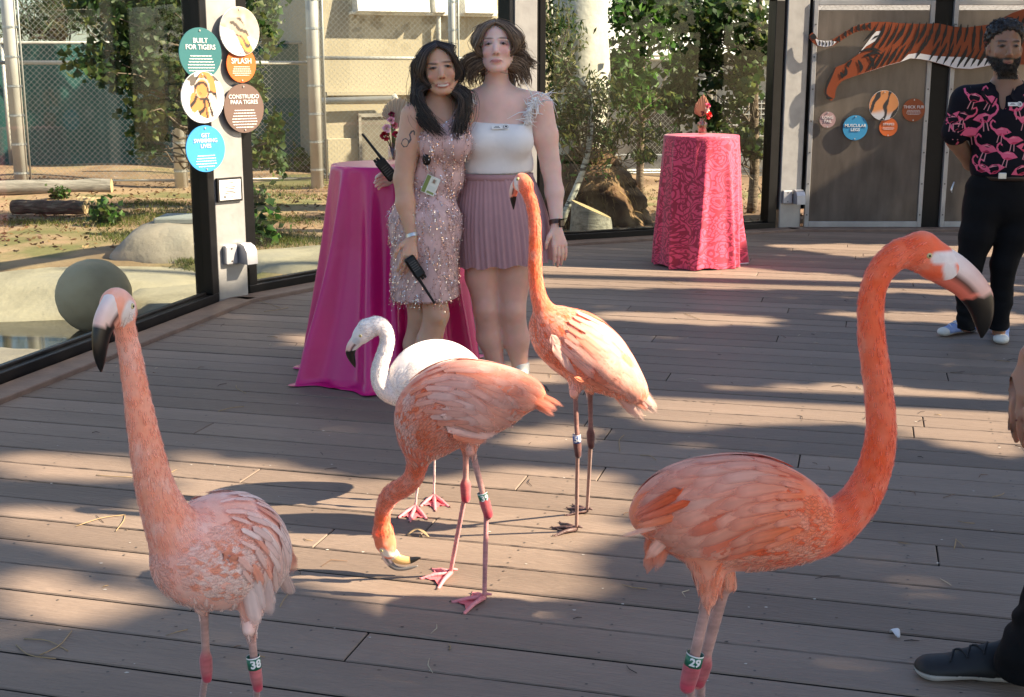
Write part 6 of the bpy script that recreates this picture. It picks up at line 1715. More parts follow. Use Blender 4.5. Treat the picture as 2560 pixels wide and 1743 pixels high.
def shoe(p, heel, toe, up_h, cols, w=.046, shaft=None, sole=.022, name='shoe', laces=(.75, .75, .75)):
    """sneaker: heel and toe points on the ground"""
    heel, toe = np.array(heel, float), np.array(toe, float); d = toe - heel; L_ = np.linalg.norm(d); d /= L_; s = np.cross(d, (0, 0, 1))
    lo = np.minimum(heel, toe) - .09; hi = np.maximum(heel, toe) + .09; lo[2] = -.002; hi[2] = (up_h + .04)
    S = SDF(lo, hi, .0045); z = np.array((0, 0, 1.0))
    S.cap(heel + d * .04 + z * .035, heel + d * L_ * .45 + z * .04, w * .78, w * .80, .02, cols[0], (z, .9)); S.cap(heel + d * L_ * .4 + z * .042, toe - d * .045 + z * .026, w * .86, w * .88, .02, cols[0], (z, .62))
    S.cap(heel + d * .045 + z * .05, heel + d * .055 + z * up_h, w * .85, w * .82, .02, cols[0]); S.cap(heel + d * .07 + z * up_h * .8, heel + d * L_ * .62 + z * .045, w * .6, w * .6, .02, cols[0])
    sdf_clip(S, heel + z * .002, (0, 0, -1)); sdf_clip(S, heel + z * (up_h + .012), (0, 0, 1))
    P, F, C = S.surface(); P = smooth_mesh(P, F, 2, .4)
    C[:] = cols[0]; C[P[:, 2] < sole] = cols[1]; t = (P - heel) @ d
    if len(cols) > 2: C[(t > L_ * .86) & (P[:, 2] >= sole)] = cols[2]
    o = part(name, P, F, MATS['shoe'], p.root, True, C); bv = bvh_of(P, F)
    mb = MB()
    for k in range(5):
        x = L_ * (.46 + .065 * k)
        Q = []
        for y in np.linspace(-1, 1, 6):
            h = bv.ray_cast(Vector(heel + d * (x + .012 * y * (1 if k % 2 else -1)) + s * y * w * .5 + z * .3), Vector((0, 0, -1)))
            if h[0] is not None: Q.append(np.array(h[0]) + z * .0025)
        if len(Q) > 2: mb.add(*tube(Q, .0028, 5))
    if mb.n: mb.build('laces', mat('lace_%.2f_%.2f' % (laces[0], laces[2]), laces, .8), o, True)
    return o
def radio(label, c, ax, fr, s=1.0):
    """handheld two way radio: c body centre, ax long axis towards the antenna, fr front"""
    ax, fr = np.array(ax, float), np.array(fr, float); ax /= np.linalg.norm(ax); fr -= ax * (fr @ ax); fr /= np.linalg.norm(fr); sd = np.cross(ax, fr); c = np.array(c, float)
    t = thing('walkie_talkie', label, 'radio', c, 'black two way radios')
    m_ = MB(); m_.add(*box(c, (.056 * s, .034 * s, .12 * s), (sd, fr, ax), .008)); b = m_.build('case', MATS['radio_black'], t)
    m_ = MB(); P = [c + ax * .055 * s + sd * .016 * s, c + ax * .09 * s + sd * .016 * s, c + ax * .21 * s + sd * .017 * s]; m_.add(*tube(P, (.009 * s, .0075 * s, .006 * s), 10)); m_.build('antenna', MATS['radio_black'], t)
    for k in (-.018, -.003): m_ = MB(); m_.add(*tube([c + ax * .058 * s + sd * k * s, c + ax * .075 * s + sd * k * s], (.0075 * s, .0065 * s), 10)); m_.build('knob', MATS['radio_black'], t)
    m_ = MB()
    for k in range(5): m_.add(*box(c + fr * .0172 * s + ax * (-.03 + k * .012) * s, (.036 * s, .002, .004 * s), (sd, fr, ax)))
    g = m_.build('speaker_grille', MATS['screw'], t); g['kind'] = 'stuff'
    return t

# ---------------------------------------------------------------- woman in the white top
wsk = (0.80, 0.55, 0.475)
w = Person('woman in a white crop top with feather straps and a pleated mauve skirt', 6.12, (at(1262, 950, 6.12).x, 6.12), (930, 58), (1440, 1000), dy=(-.30, .33), h=.0042)
W = w.W; S = w.new()
HL = head(w, S, W(1242, 121, .0) + (0, .0, 0), (-.02, .22, 1), (-.03, -1, .12), wsk, 1.03)
S.cap(W(1241, 160, .03), W(1243, 236, .05), .052, .058, .03, wsk)
S.cap(W(1243, 243, .05), W(1340, 262, .03), .056, .060, .05, wsk); S.cap(W(1243, 243, .05), W(1180, 256, .04), .056, .058, .05, wsk)
S.ell(W(1248, 310, .04), (.165, .105, .15), .05, wsk); S.ell(W(1246, 262, .04), (.14, .08, .07), .04, wsk)
S.ell(W(1208, 352, -.05), (.078, .072, .075), .03, wsk); S.ell(W(1288, 354, -.05), (.078, .072, .075), .03, wsk)
S.ell(W(1244, 410, .03), (.160, .108, .13), .05, wsk); S.ell(W(1250, 520, .03), (.185, .13, .15), .06, wsk)
for hip, th, kn, cf, an in (((1205, 560), (1206, 690), (1216, 772), (1224, 842), (1243, 922)), ((1292, 560), (1286, 690), (1281, 776), (1291, 848), (1301, 922))):
    S.chain([W(*hip, .03), W(*th, .0), W(*kn, -.02), W(*cf, .01), W(*an, .03)], [.100, .080, .060, .061, .036], .025, wsk)
    S.ell(W(kn[0], kn[1] + 2, -.065), (.035, .022, .04), .02, wsk)
    S.cap(W(*an, .03), W(an[0], an[1] + 22, .02), .036, .036, .02, wsk)
S.chain([W(1350, 268, .03), W(1363, 340, .035), W(1377, 418, .03), W(1386, 480, .0), W(1391, 556, -.05)], [.062, .060, .045, .043, .029], .02, wsk)
hand(S, W(1391, 562, -.055), W(1399, 612, -.075), (-1, -.5, 0), wsk, 1.0, .32, 1, (.3, -1, 0))
S.chain([W(1168, 264, .05), W(1120, 380, .17), W(1060, 430, .215), W(1003, 442, .20)], [.058, .052, .040, .030], .02, wsk)
hand(S, W(1003, 442, .20), W(968, 446, .18), (0, -.3, 1), wsk, 1.0, .75, 1, (0, 1, -.6))
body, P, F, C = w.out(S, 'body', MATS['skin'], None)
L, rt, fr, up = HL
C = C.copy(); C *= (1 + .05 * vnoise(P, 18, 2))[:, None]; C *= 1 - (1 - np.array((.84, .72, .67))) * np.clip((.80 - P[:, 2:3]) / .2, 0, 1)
pink, dk = (.56, .24, .20), (.10, .055, .035)
its = [(L(0, .09, -.078), .023, .010, (.58, .22, .20), 0, .5, .8), (L(0, .09, -.0775), .020, .0020, (.26, .08, .07), 0, .6, .9)] + [(L(s_ * .022, .088, -.0745), .009, .0022, (.30, .10, .09), .45 * s_, .7, .8) for s_ in (-1, 1)]
for s_ in (-1, 1): its += [(L(s_ * .008, .1, -.049), .0045, .0026, (.22, .10, .08), 0, .8, .7), (L(s_ * .034, .085, .001), .018, .0062, (.05, .025, .02), .08 * s_, .5, .95), (L(s_ * .036, .085, .010), .021, .008, (.36, .22, .23), 0, .8, .7), (L(s_ * .034, .085, .026), .023, .0050, (.16, .085, .05), -.12 * s_, .6, .85), (L(s_ * .045, .07, -.030), .026, .02, (.66, .30, .25), 0, 1.4, .5), (L(s_ * .052, .08, .0), .008, .006, (.5, .12, .14), 0, .9, .5)]  # first entry paints the shadow under each nostril
face_paint(P, C, its, fr)
body.data.color_attributes['Col'].data.foreach_set('color', np.c_[np.clip(C, 0, 1), np.ones(len(C))].astype(np.float32).ravel())
eyes(w, L, fr, 1.0)
Wbv = bvh_of(P, F)
# top
S = w.new(zbot=W(1250, 470)[2], ztop=W(1250, 280)[2], h=.006); e = .007
S.ell(W(1248, 310, .04), np.array((.165, .105, .15)) + e, .05); S.ell(W(1208, 352, -.05), np.array((.080, .074, .075)) + e, .045); S.ell(W(1288, 354, -.05), np.array((.080, .074, .075)) + e, .045)
S.ell(W(1247, 352, -.05), (.06, .058, .06), .05); S.ell(W(1244, 410, .03), np.array((.160, .108, .13)) + e + .003, .05); S.cap(W(1243, 425, .03), W(1243, 440, .03), .125, .13, .03, None, ((0, 1, 0), .75))
sdf_clip(S, W(1250, 306), (.05, -.05, 1)); sdf_clip(S, W(1243, 433), (.03, 0, -1))
S.cap(W(1352, 262, .03), W(1374, 420, .03), .070, .058, .01, None, None, 's')
top, P2, F2, _ = w.out(S, 'top', MATS['cloth_white'])
tbv = bvh_of(P2, F2)
h = pix_hit(tbv, 1250, 321)
badge(w, h[0], (1, .15, .03), h[1])
# skirt
def pleat(a, k, r): return r
cx0, cx1 = W(1243, 434, .03), W(1262, 655, .03)
V = []; n = 220; m = 16
for i in range(m + 1):
    t = i / m; c = cx0 * (1 - t) + cx1 * t; c[2] = cx0[2] * (1 - t) + cx1[2] * t
    rx, ry = .164 * (1 - t) + .228 * t + .02 * math.sin(math.pi * t) , .118 * (1 - t) + .185 * t + .02 * math.sin(math.pi * t)
    for j in range(n):
        a = 2 * math.pi * j / n; f = 1 + (.010 + .030 * t) * (math.sin(a * 55) + .5 * math.sin(a * 23 + 1) + .5 * math.sin(9 * a + 2 * t))
        V.append((c[0] + rx * f * math.cos(a), c[1] + ry * f * math.sin(a), c[2] + .018 * t * math.cos(a) + .006 * t * math.sin(13 * a)))
Fq = [(i * n + j, i * n + (j + 1) % n, (i + 1) * n + (j + 1) % n, (i + 1) * n + j) for i in range(m) for j in range(n)]
sk = part('skirt', V, [f[::-1] for f in Fq], MATS['cloth_mauve'], w.root)
V, F = [], []
for i, (z, e) in enumerate(((.0, .001), (.0, .006), (-.03, .007), (-.03, .001))):
    for j in range(60): a = 2 * math.pi * j / 60; V.append((cx0[0] + (.165 + e) * math.cos(a), cx0[1] + (.119 + e) * math.sin(a), cx0[2] + z + .003))
part('waistband', V, [(k * 60 + j, k * 60 + (j + 1) % 60, (k + 1) * 60 + (j + 1) % 60, (k + 1) * 60 + j) for k in range(3) for j in range(60)], MATS['cloth_mauve'], sk)
# feather straps
q = np.random.default_rng(3); mb = MB()
for guide, n in (([W(1318, 308, -.06), W(1322, 285, -.06), W(1332, 262, -.045), W(1350, 248, -.01), W(1366, 246, .05)], 210), ([W(1166, 305, -.04), W(1165, 280, -.05), W(1170, 256, -.04), W(1178, 244, .0)], 110)):
    G = spline(guide, 30)
    mb.add(*tube(G, .008, 6))
    for _ in range(n):
        i = q.integers(0, 30); p0 = G[i] + q.normal(size=3) * .005; d = q.normal(size=3) * (1, .8, .8) + (0, -.3, .1); d /= np.linalg.norm(d); l = q.uniform(.018, .05) if q.random() < .9 else q.uniform(.05, .085)
        c1 = p0 + d * l * .5 + (0, 0, q.normal() * .006); c2 = p0 + d * l + q.normal(size=3) * l * .3 - (0, 0, l * .25)
        mb.add(*tube([p0, c1, c2], (.0042, .0030, .0008), 3, cap=False))
o = mb.build('feather_straps', MATS['feather_white'], top, True); o['kind'] = 'stuff'
# hair
HB = [(.10, .062, .036), (.16, .10, .058), (.075, .046, .028), (.26, .175, .105)]
Sx = w.new(zbot=W(1242, 200)[2], h=.006)
Sx.ell(L(0, -.020, .047), np.array((.083, .094, .079)), .02); Sx.ell(L(0, -.05, -.02), (.078, .06, .09), .03)
sdf_clip(Sx, L(0, .066, .070), fr * .75 + up * -.75)
hc, _, _, _ = w.out(Sx, 'hair', MATS['hair'], np.array([(.075, .046, .028)] * 1).repeat(1, 0) if False else None)
hc.data.color_attributes['Col'].data.foreach_set('color', np.tile(np.array((.10, .062, .036, 1), np.float32), len(hc.data.vertices)))
guides = [([L(-.004, .072, .096), L(-.040, .080, .075), L(-.067, .070, .03), L(-.078, .045, -.03), W(1194, 178, -.03), W(1186, 205, -.03), W(1196, 226, -.02)], 4, .006, [L(-.004, .01, .128), L(-.075, .01, .095), L(-.108, .0, .02), W(1170, 140, .0), W(1150, 170, .0), W(1148, 198, .0), W(1160, 220, .0)]),
          ([L(-.004, .01, .128), L(-.075, .01, .095), L(-.108, .0, .02), W(1166, 150, .0), W(1142, 180, .0), W(1136, 200, .02)], 2, .009, [L(-.02, -.05, .11), L(-.09, -.05, .05), L(-.10, -.06, -.03), W(1180, 190, .06), W(1172, 220, .06), W(1182, 236, .05)]),
          ([L(.004, .072, .096), L(.040, .080, .075), L(.066, .070, .03), L(.078, .045, -.03), W(1291, 175, -.02), W(1302, 200, -.02), W(1312, 220, .0)], 4, .006, [L(.004, .01, .128), L(.07, .01, .095), L(.102, .0, .02), W(1306, 150, .0), W(1318, 180, .0), W(1324, 205, .0), W(1318, 226, .01)]),
          ([L(.01, .0, .125), L(.08, .0, .085), W(1304, 130, .01), W(1318, 146, .01), W(1336, 154, .01), W(1354, 168, .01)], 2.6, .007, [L(.01, -.03, .12), L(.09, -.02, .06), W(1306, 150, .02), W(1322, 162, .02), W(1338, 172, .02), W(1348, 164, .02)]),
          ([L(.03, -.05, .10), L(.09, -.05, .0), W(1296, 180, .06), W(1308, 215, .06), W(1316, 234, .05)], 2, .012, [L(.0, -.08, .10), L(.0, -.12, .0), W(1243, 190, .11), W(1243, 215, .11), W(1243, 232, .11)]), ([L(-.03, -.05, .10), L(-.09, -.05, .0), W(1190, 180, .06), W(1180, 215, .06), W(1186, 234, .05)], 2, .012, [L(.0, -.08, .10), L(.0, -.12, .0), W(1243, 190, .11), W(1243, 215, .11), W(1243, 232, .11)])]
locks(w, 'hair_locks', guides, 800, .0034, 4, HB, wave=.014, parent=hc, pts=26)
locks(w, 'flyaway_hair', [(g[0], g[1], .022) + ((g[3],) if len(g) > 3 else ()) for g in guides], 170, .0013, 14, HB, wave=.03, parent=hc, pts=20)
for s_ in (-1, 1):
    V, F = lathe(L(s_ * .078, .0, -.048), [(.005, -.002), (.007, 0), (.005, .002), (.003, 0), (.005, -.002)], 10); part('earring', V, F, mat('gold', (.7, .5, .2), .3, 1.0), w.root)
# smart watch
wr = W(1390.5, 556, -.05); d_, u_, v_ = frame_of(W(1391, 562, -.055) - W(1388, 520, -.03))
V, F = tube([wr - d_ * .011, wr + d_ * .011], .0335, 22, cap=False); wt = part('watch_strap', V, F, mat('tortoise', (.06, .022, .010), .35, var=.9, scale=60), w.root)
m_ = MB(); m_.add(*box(wr + np.array((.024, -.026, 0)), (.034, .012, .038), (np.array((.73, .68, 0)), np.array((.68, -.73, 0)), np.array((0, 0, 1))), .006)); m_.build('watch_face', MATS['iris'], wt)
# shoes
gz_ = lambda x, d: np.array((W(x, 900, d)[0], w.Y0 + d, 0.0))
for x, xt in ((1243, 1232), (1302, 1312)): shoe(w, gz_(x, .075), gz_(xt, -.175), .125, ((.60, .58, .53), (.70, .69, .66), (.64, .63, .60)), .047, name='sneaker')

# ---------------------------------------------------------------- dark haired woman
dsk = (0.60, 0.365, 0.26)
w = Person('dark haired smiling woman in a pink sequin fringe dress holding a radio', 6.0, (at(1070, 950, 6.0).x, 6.0), (955, 100), (1260, 1000), dy=(-.32, .34), h=.0042)
W = w.W; S = w.new()
HL = head(w, S, W(1100, 174, .0), (-.14, .10, 1), (.10, -1, .0), dsk, 1.02)
S.cap(W(1100, 215, .03), W(1094, 268, .06), .050, .056, .03, dsk)
S.cap(W(1094, 274, .06), W(1040, 290, .0), .055, .058, .05, dsk); S.cap(W(1094, 274, .06), W(1150, 290, .09), .055, .056, .05, dsk)
S.ell(W(1098, 338, .05), (.138, .098, .15), .05, dsk)
S.ell(W(1082, 362, -.035), (.066, .062, .066), .03, dsk); S.ell(W(1138, 362, -.03), (.066, .062, .066), .03, dsk)
S.ell(W(1086, 440, .05), (.130, .095, .12), .05, dsk); S.ell(W(1066, 560, .04), (.160, .12, .16), .06, dsk)
for hip, th, kn, cf, an, dd in (((1080, 600), (1082, 720), (1091, 786), (1072, 858), (1078, 945), -.03), ((1040, 600), (1042, 720), (1052, 790), (1040, 862), (1042, 945), .09)):
    S.chain([W(*hip, dd), W(*th, dd), W(*kn, dd), W(*cf, dd + .02), W(*an, dd + .03)], [.095, .070, .056, .059, .034], .025, dsk)
    S.ell(W(kn[0] + 4, kn[1] + 2, dd - .045), (.033, .024, .038), .02, dsk); S.cap(W(*an, dd + .03), W(an[0], an[1] + 25, dd + .03), .034, .036, .02, dsk)
S.chain([W(1034, 292, -.01), W(1022, 360, -.03), W(1008, 448, -.05), W(1014, 510, -.075), W(1031, 590, -.11)], [.060, .056, .043, .044, .027], .02, dsk)
hand(S, W(1031, 594, -.115), W(1024, 640, -.15), (-1, -.4, .1), dsk, 1.0, .75, 1, (-.2, -1, -.1))
S.chain([W(1154, 292, .09), W(1190, 370, .20), W(1235, 420, .25), W(1250, 425, .25)], [.056, .050, .040, .03], .02, dsk)
S.ell(W(1260, 428, .24), (.045, .03, .03), .02, dsk)
body, P, F, C = w.out(S, 'body', MATS['skin'], None)
L, rt, fr, up = HL; C = C.copy() * (1 + .05 * vnoise(P, 18, 5))[:, None]
arc = lambda x, z0: L(x, .085, z0 + 9.0 * x * x)
its = [(arc(x, -.0815), .010, .0075, (.42, .11, .10), 0, .5, .8) for x in np.linspace(-.026, .026, 9)] + [(arc(x, -.0805), .006, .0042, (.66, .62, .57), 0, .5, 1.0) for x in np.linspace(-.019, .019, 8)] + [(arc(x, -.0755), .006, .0012, (.20, .05, .05), 0, .8, .6) for x in np.linspace(-.024, .024, 9)]
its += [(L(s_ * .008, .1, -.049), .0045, .0026, (.10, .04, .03), 0, .8, .8) for s_ in (-1, 1)]  # nose shadow painted as dark nostril dots
for s_ in (-1, 1): its += [(L(s_ * .034, .085, .001), .018, .0062, (.035, .016, .012), .10 * s_, .5, .95), (L(s_ * .034, .085, .020), .024, .0050, (.035, .02, .014), -.10 * s_, .6, .85), (L(s_ * .045, .07, -.030), .026, .02, (.50, .21, .15), 0, 1.4, .55), (L(s_ * .040, .085, -.068), .006, .018, (.26, .12, .08), .5 * s_, 1, .5)]
face_paint(P, C, its, fr)
body.data.color_attributes['Col'].data.foreach_set('color', np.c_[np.clip(C, 0, 1), np.ones(len(C))].astype(np.float32).ravel())
eyes(w, L, fr, 1.0); Dbv = bvh_of(P, F)
# tattoo of a flamingo on the upper arm
tat = [[(-.020, -.012), (-.012, .006), (0, .010), (.010, .002), (.012, -.010), (.004, -.024), (-.010, -.026)]] + [[(.008, -.004), (.014, -.010), (.022, .004), (.016, .008)], [(.016, .008), (.022, .004), (.018, .024), (.012, .024)], [(.012, .024), (.018, .024), (.026, .034), (.020, .038)], [(.020, .038), (.026, .034), (.034, .036), (.032, .042)], [(.030, .040), (.036, .036), (.034, .020), (.030, .024)]]
mb = decal(Dbv, tat, W(1015, 352, -.06), np.array((1.15, 0, 0)), np.array((0, 0, 1.15)), np.array(ray(1015, 352).normalized()), .0012)
if mb.n: mb.build('tattoo', MATS['tattoo'], body)
# dress
S = w.new(zbot=W(1066, 752)[2] - .02, ztop=W(1066, 255)[2], h=.0055); e = .008
S.ell(W(1098, 338, .05), np.array((.138, .098, .15)) + e, .05); S.ell(W(1082, 362, -.035), np.array((.066, .062, .066)) + e, .035); S.ell(W(1138, 362, -.03), np.array((.066, .062, .066)) + e, .035)
S.ell(W(1086, 440, .05), np.array((.132, .097, .12)) + e, .06); S.ell(W(1066, 560, .04), np.array((.162, .122, .16)) + e, .06)
S.cap(W(1062, 600, .03), W(1062, 760, .03), .150, .160, .04, None, ((0, 1, 0), .82))
S.cap(W(1078, 560, -.02), W(1082, 752, -.03), .112, .092, .05); S.cap(W(1040, 560, .08), W(1042, 752, .09), .105, .088, .05)
S.cap(W(1094, 278, .06), W(1052, 284, .02), .060, .062, .04); S.cap(W(1094, 278, .06), W(1140, 286, .09), .060, .06, .04)
sdf_clip(S, W(1062, 748), (.05, .0, -1))
S.ell(W(1102, 262, -.02), (.058, .14, .085), .01, None, None, 's')
S.chain; S.cap(W(1024, 270, -.02), W(1020, 360, -.03), .066, .066, .01, None, None, 's'); S.cap(W(1020, 360, -.03), W(1006, 448, -.05), .066, .052, .008, None, None, 's')
dress, P2, F2, _ = w.out(S, 'dress', MATS['dress_pink']); dbv = bvh_of(P2, F2)
q = np.random.default_rng(8); AV, AF, AC, nn = [], [], [], 0
N2 = vnormals(P2, F2); cen = P2[F2].mean(1); nf = N2[F2[:, 0]]
fr_ok = np.nonzero(nf[:, 1] < .55)[0]; pick = q.choice(fr_ok, 1500)
SQ = [(.86, .58, .48), (.92, .76, .70), (.68, .38, .32), (.95, .86, .82), (.55, .30, .26)]
for f in pick:
    p, n = cen[f], nf[f]; g = np.array((q.normal() * .28, 0, -1.0)); g -= n * (g @ n); g /= max(np.linalg.norm(g), 1e-6); s = np.cross(n, g)
    c = np.array(SQ[q.integers(0, 5)])
    # fans of strands hanging in tiers
    for k in range(q.integers(4, 9)):
        a = p + g * k * .0075 + n * (.003 + .0012 * k + .002 * q.random()); r = .0030 * q.uniform(.7, 1.2)
        d1 = g + n * q.normal() * .5 + s * q.normal() * .3; d1 /= np.linalg.norm(d1); d2 = s + n * q.normal() * .6; d2 /= np.linalg.norm(d2)
        AV += [a - d1 * r * 1.15, a + d2 * r, a + d1 * r * 1.15, a - d2 * r]; AF.append((nn, nn + 1, nn + 2, nn + 3)); nn += 4; cc = c * q.uniform(.7, 1.2); AC += [cc] * 4
o = part('sequin_fringe', AV, np.array(AF), MATS['sequin'], dress, False, np.clip(np.array(AC), 0, 1)); o['kind'] = 'stuff'
mb = MB()
for _ in range(260):                                                 # seam lines of pale thread zigzagging down
    f = q.choice(fr_ok); p, n = cen[f] + nf[f] * .003, nf[f]; g = np.array((q.choice((-.6, .6)), 0, -1.0)); g -= n * (g @ n); g /= max(np.linalg.norm(g), 1e-6)
    mb.add(*tube([p, p + g * .03], .0012, 3, cap=False))
o = mb.build('thread', mat('thread', (.62, .50, .55), .6), dress, True); o['kind'] = 'stuff'
# hair
HB = [(.012, .007, .005), (.022, .012, .008), (.008, .005, .004), (.055, .030, .019)]
Sx = w.new(zbot=W(1100, 250)[2], h=.006)
Sx.ell(L(0, -.020, .046), np.array((.083, .094, .077)), .02); Sx.ell(L(0, -.06, -.04), (.080, .055, .10), .03)
sdf_clip(Sx, L(0, .066, .070), fr * .75 + up * -.75)
hc, _, _, _ = w.out(Sx, 'hair', MATS['hair'])
hc.data.color_attributes['Col'].data.foreach_set('color', np.tile(np.array((.02, .012, .010, 1), np.float32), len(hc.data.vertices)))
guides = [([L(.0, .070, .096), L(-.042, .080, .072), L(-.067, .068, .025), L(-.080, .045, -.05), W(1058, 222, -.05), W(1056, 248, -.07), W(1076, 290, -.10), W(1100, 325, -.12), W(1126, 348, -.12)], 4, .006, [L(.0, .0, .126), L(-.07, .01, .09), W(1040, 150, .0), W(1035, 190, .0), W(1033, 228, -.01), W(1034, 268, -.03), W(1050, 302, -.07), W(1076, 325, -.10), W(1104, 342, -.11)]),
          ([L(.0, .0, .126), L(-.07, .01, .09), W(1041, 150, .0), W(1036, 190, .0), W(1034, 228, -.01), W(1035, 262, -.02), W(1044, 294, -.05), W(1066, 322, -.09)], 2, .008, [L(.0, -.05, .11), L(-.08, -.06, .05), L(-.09, -.07, -.05), W(1050, 250, .08), W(1056, 280, .09), W(1064, 300, .09), W(1070, 310, .08)]),
          ([L(.0, .070, .096), L(.042, .080, .072), L(.067, .068, .025), L(.080, .045, -.05), W(1144, 240, -.06), W(1146, 290, -.075), W(1136, 335, -.09), W(1142, 372, -.09)], 4, .006, [L(.0, .0, .126), L(.07, .01, .09), L(.098, .0, .0), W(1164, 225, -.01), W(1172, 270, -.02), W(1166, 315, -.04), W(1160, 345, -.06), W(1150, 370, -.07)]),
          ([L(.0, .0, .126), L(.07, .01, .09), L(.098, .0, .0), W(1164, 225, -.01), W(1170, 270, .0), W(1164, 310, .0), W(1158, 330, .0)], 2, .008, [L(.0, -.05, .11), L(.08, -.06, .05), L(.09, -.07, -.05), W(1150, 250, .10), W(1145, 290, .12), W(1140, 310, .12), W(1135, 320, .12)])]
locks(w, 'hair_locks', guides, 900, .0032, 6, HB, wave=.013, parent=hc, pts=28)
locks(w, 'flyaway_hair', [(g[0], g[1], .020) + ((g[3],) if len(g) > 3 else ()) for g in guides], 170, .0012, 15, HB, wave=.028, parent=hc, pts=22)
# badge, key fob, bracelet
h = pix_hit(dbv, 1077, 463); cc = np.array(h[0]) + (0, -.014, 0); xa = np.array((.90, .05, -.40)); xa /= np.linalg.norm(xa); n_ = np.array((.05, -1, .05)); n_ -= xa * (n_ @ xa); n_ /= np.linalg.norm(n_); ya = np.cross(n_, xa); ya = ya if ya[2] > 0 else -ya
mb = MB(); mb.add(*box(cc, (.066, .086, .003), (xa, ya, n_), .001), c=(.70, .72, .66)); 
for (x, y, sx, sy, c) in ((-.022, 0, .018, .08, (.16, .22, .05)), (.008, .022, .024, .022, (.55, .58, .50)), (.008, .022, .012, .016, (.30, .17, .12)), (.010, -.01, .034, .02, (.62, .66, .60)), (.010, -.032, .034, .010, (.20, .26, .08))): mb.add(*box(cc + xa * x + ya * y + n_ * (.002 + .0004 * abs(x * 50)), (sx, sy, .001), (xa, ya, n_)), c=c)
mb.build('id_badge', MATS['badge_card'], w.root, False, True)
h = pix_hit(dbv, 1067, 398); kc = np.array(h[0]) + (0, -.012, 0)
V, F = blob(kc, (.019, .011, .027), 3, amp=.04, n=16, power=3); kf = part('badge_reel', V, F, MATS['radio_black'], w.root)
V, F = tube([kc + (0, -.002, -.02), kc + (.004, -.006, -.045), cc + ya * .045 + n_ * .002], .0025, 6); part('strap', V, F, MATS['steel'], kf)
V, F = tube([W(1030, 586, -.108), W(1032, 594, -.113)], .032, 20, cap=False); part('bracelet', V, F, MATS['steel'], w.root)
gz_ = lambda x, d: np.array((W(x, 900, d)[0], w.Y0 + d, 0.0))
for x, xt, d in ((1078, 1088, .03), (1042, 1030, .15)): shoe(w, gz_(x, d + .04), gz_(xt, d - .2), .07, ((.35, .22, .16), (.30, .2, .15)), .045, name='shoe')
# radios
ra, rb = W(1030, 655, -.155), W(1070, 716, -.16)
radio('black walkie talkie held antenna down against the pink sequin dress', W(1037, 668, -.165), rb - ra, (.3, -1, .1), .9)
ra, rb = W(985, 450, .12), W(945, 400, .12)
radio('black walkie talkie held antenna up behind the dark haired woman', W(966, 424, .16), rb - ra, (0, -1, .1), .95)

# ---------------------------------------------------------------- man in the flamingo shirt
msk = (0.31, 0.17, 0.105)
w = Person('bearded man in a navy flamingo print shirt and black jeans', 7.25, (at(2470, 830, 7.25).x, 7.25), (2320, 48), (2720, 905), dy=(-.38, .38), h=.0052)
W = w.W; S = w.new()
HL = head(w, S, W(2512, 118, .0), (.02, .05, 1), (-.12, -1, .02), msk, 1.13, jaw=1.12)
S.cap(W(2514, 165, .04), W(2514, 222, .06), .062, .070, .03, msk)
S.cap(W(2514, 232, .06), W(2415, 250, .03), .07, .066, .05, msk); S.cap(W(2514, 232, .06), W(2615, 250, .03), .07, .066, .05, msk)
S.ell(W(2515, 310, .04), (.20, .115, .20), .05, msk); S.ell(W(2515, 420, .04), (.175, .12, .14), .06, msk)
for sx in (-1, 1):
    X = lambda x: 2514 + sx * (x - 2514) * -1 if sx > 0 else x
    S.chain([W(X(2412), 258, .03), W(X(2394), 320, .05), W(X(2390), 352, .07)], [.064, .054, .050], .02, msk)
    S.chain([W(X(2390), 352, .07), W(X(2428), 408, .16), W(X(2480), 432, .19)], [.050, .042, .032], .02, msk)
S.ell(W(2510, 436, .20), (.07, .035, .045), .02, msk)
for hip, kn, an in (((2462, 480), (2426, 660), (2415, 815)), ((2556, 480), (2509, 660), (2497, 830))): S.chain([W(hip[0], hip[1] + 40, .03), W(*kn, .0), W(*an, .02)], [.08, .05, .036], .02, msk)
body, P, F, C = w.out(S, 'body', MATS['skin'], None)
L, rt, fr, up = HL; C = C.copy() * (1 + .05 * vnoise(P, 18, 5))[:, None]; bk = (.012, .009, .008)
its = [(L(0, .09, -.080), .022, .0095, (.28, .10, .085), 0, .5, .85), (L(0, .09, -.0785), .02, .002, (.08, .03, .025), 0, .6, .8), (L(0, .09, -.060), .034, .006, bk, 0, .7, .9)]
for s_ in (-1, 1): its += [(L(s_ * .034, .085, .000), .019, .0075, (.035, .02, .015), 0, .5, .9), (L(s_ * .034, .085, .022), .024, .0058, bk, -.1 * s_, .6, .9), (L(s_ * .030, .085, -.078), .008, .022, bk, 0, .7, .9)]
face_paint(P, C, its, fr)
# beard: hair colour on the jaw
e = P - L(0, 0, 0); x, y, z = e @ rt, e @ fr, e @ up
bm = np.clip((-.058 - z + .30 * np.maximum(0, .045 - np.abs(x)) * (y > .04) * -1 + .45 * np.maximum(0, np.abs(x) - .045)) / .012, 0, 1) * (y > -.02) * (z > -.17) * (np.hypot(x / .03, (z + .080) / .016) > 1)
C = C * (1 - bm[:, None]) + np.array(bk) * bm[:, None]
body.data.color_attributes['Col'].data.foreach_set('color', np.c_[np.clip(C, 0, 1), np.ones(len(C))].astype(np.float32).ravel())
eyes(w, L, fr, 1.13); mb = MB(); q = np.random.default_rng(3); N_ = vnormals(P, F)
for i in q.choice(np.nonzero(bm > .7)[0], 900): 
    d = N_[i] * .6 + np.array((0, 0, -.7)) + q.normal(size=3) * .3; mb.add(*tube([P[i], P[i] + d * .010], (.0022, .0006), 3, cap=False), c=np.array(bk) * q.uniform(.7, 1.6))
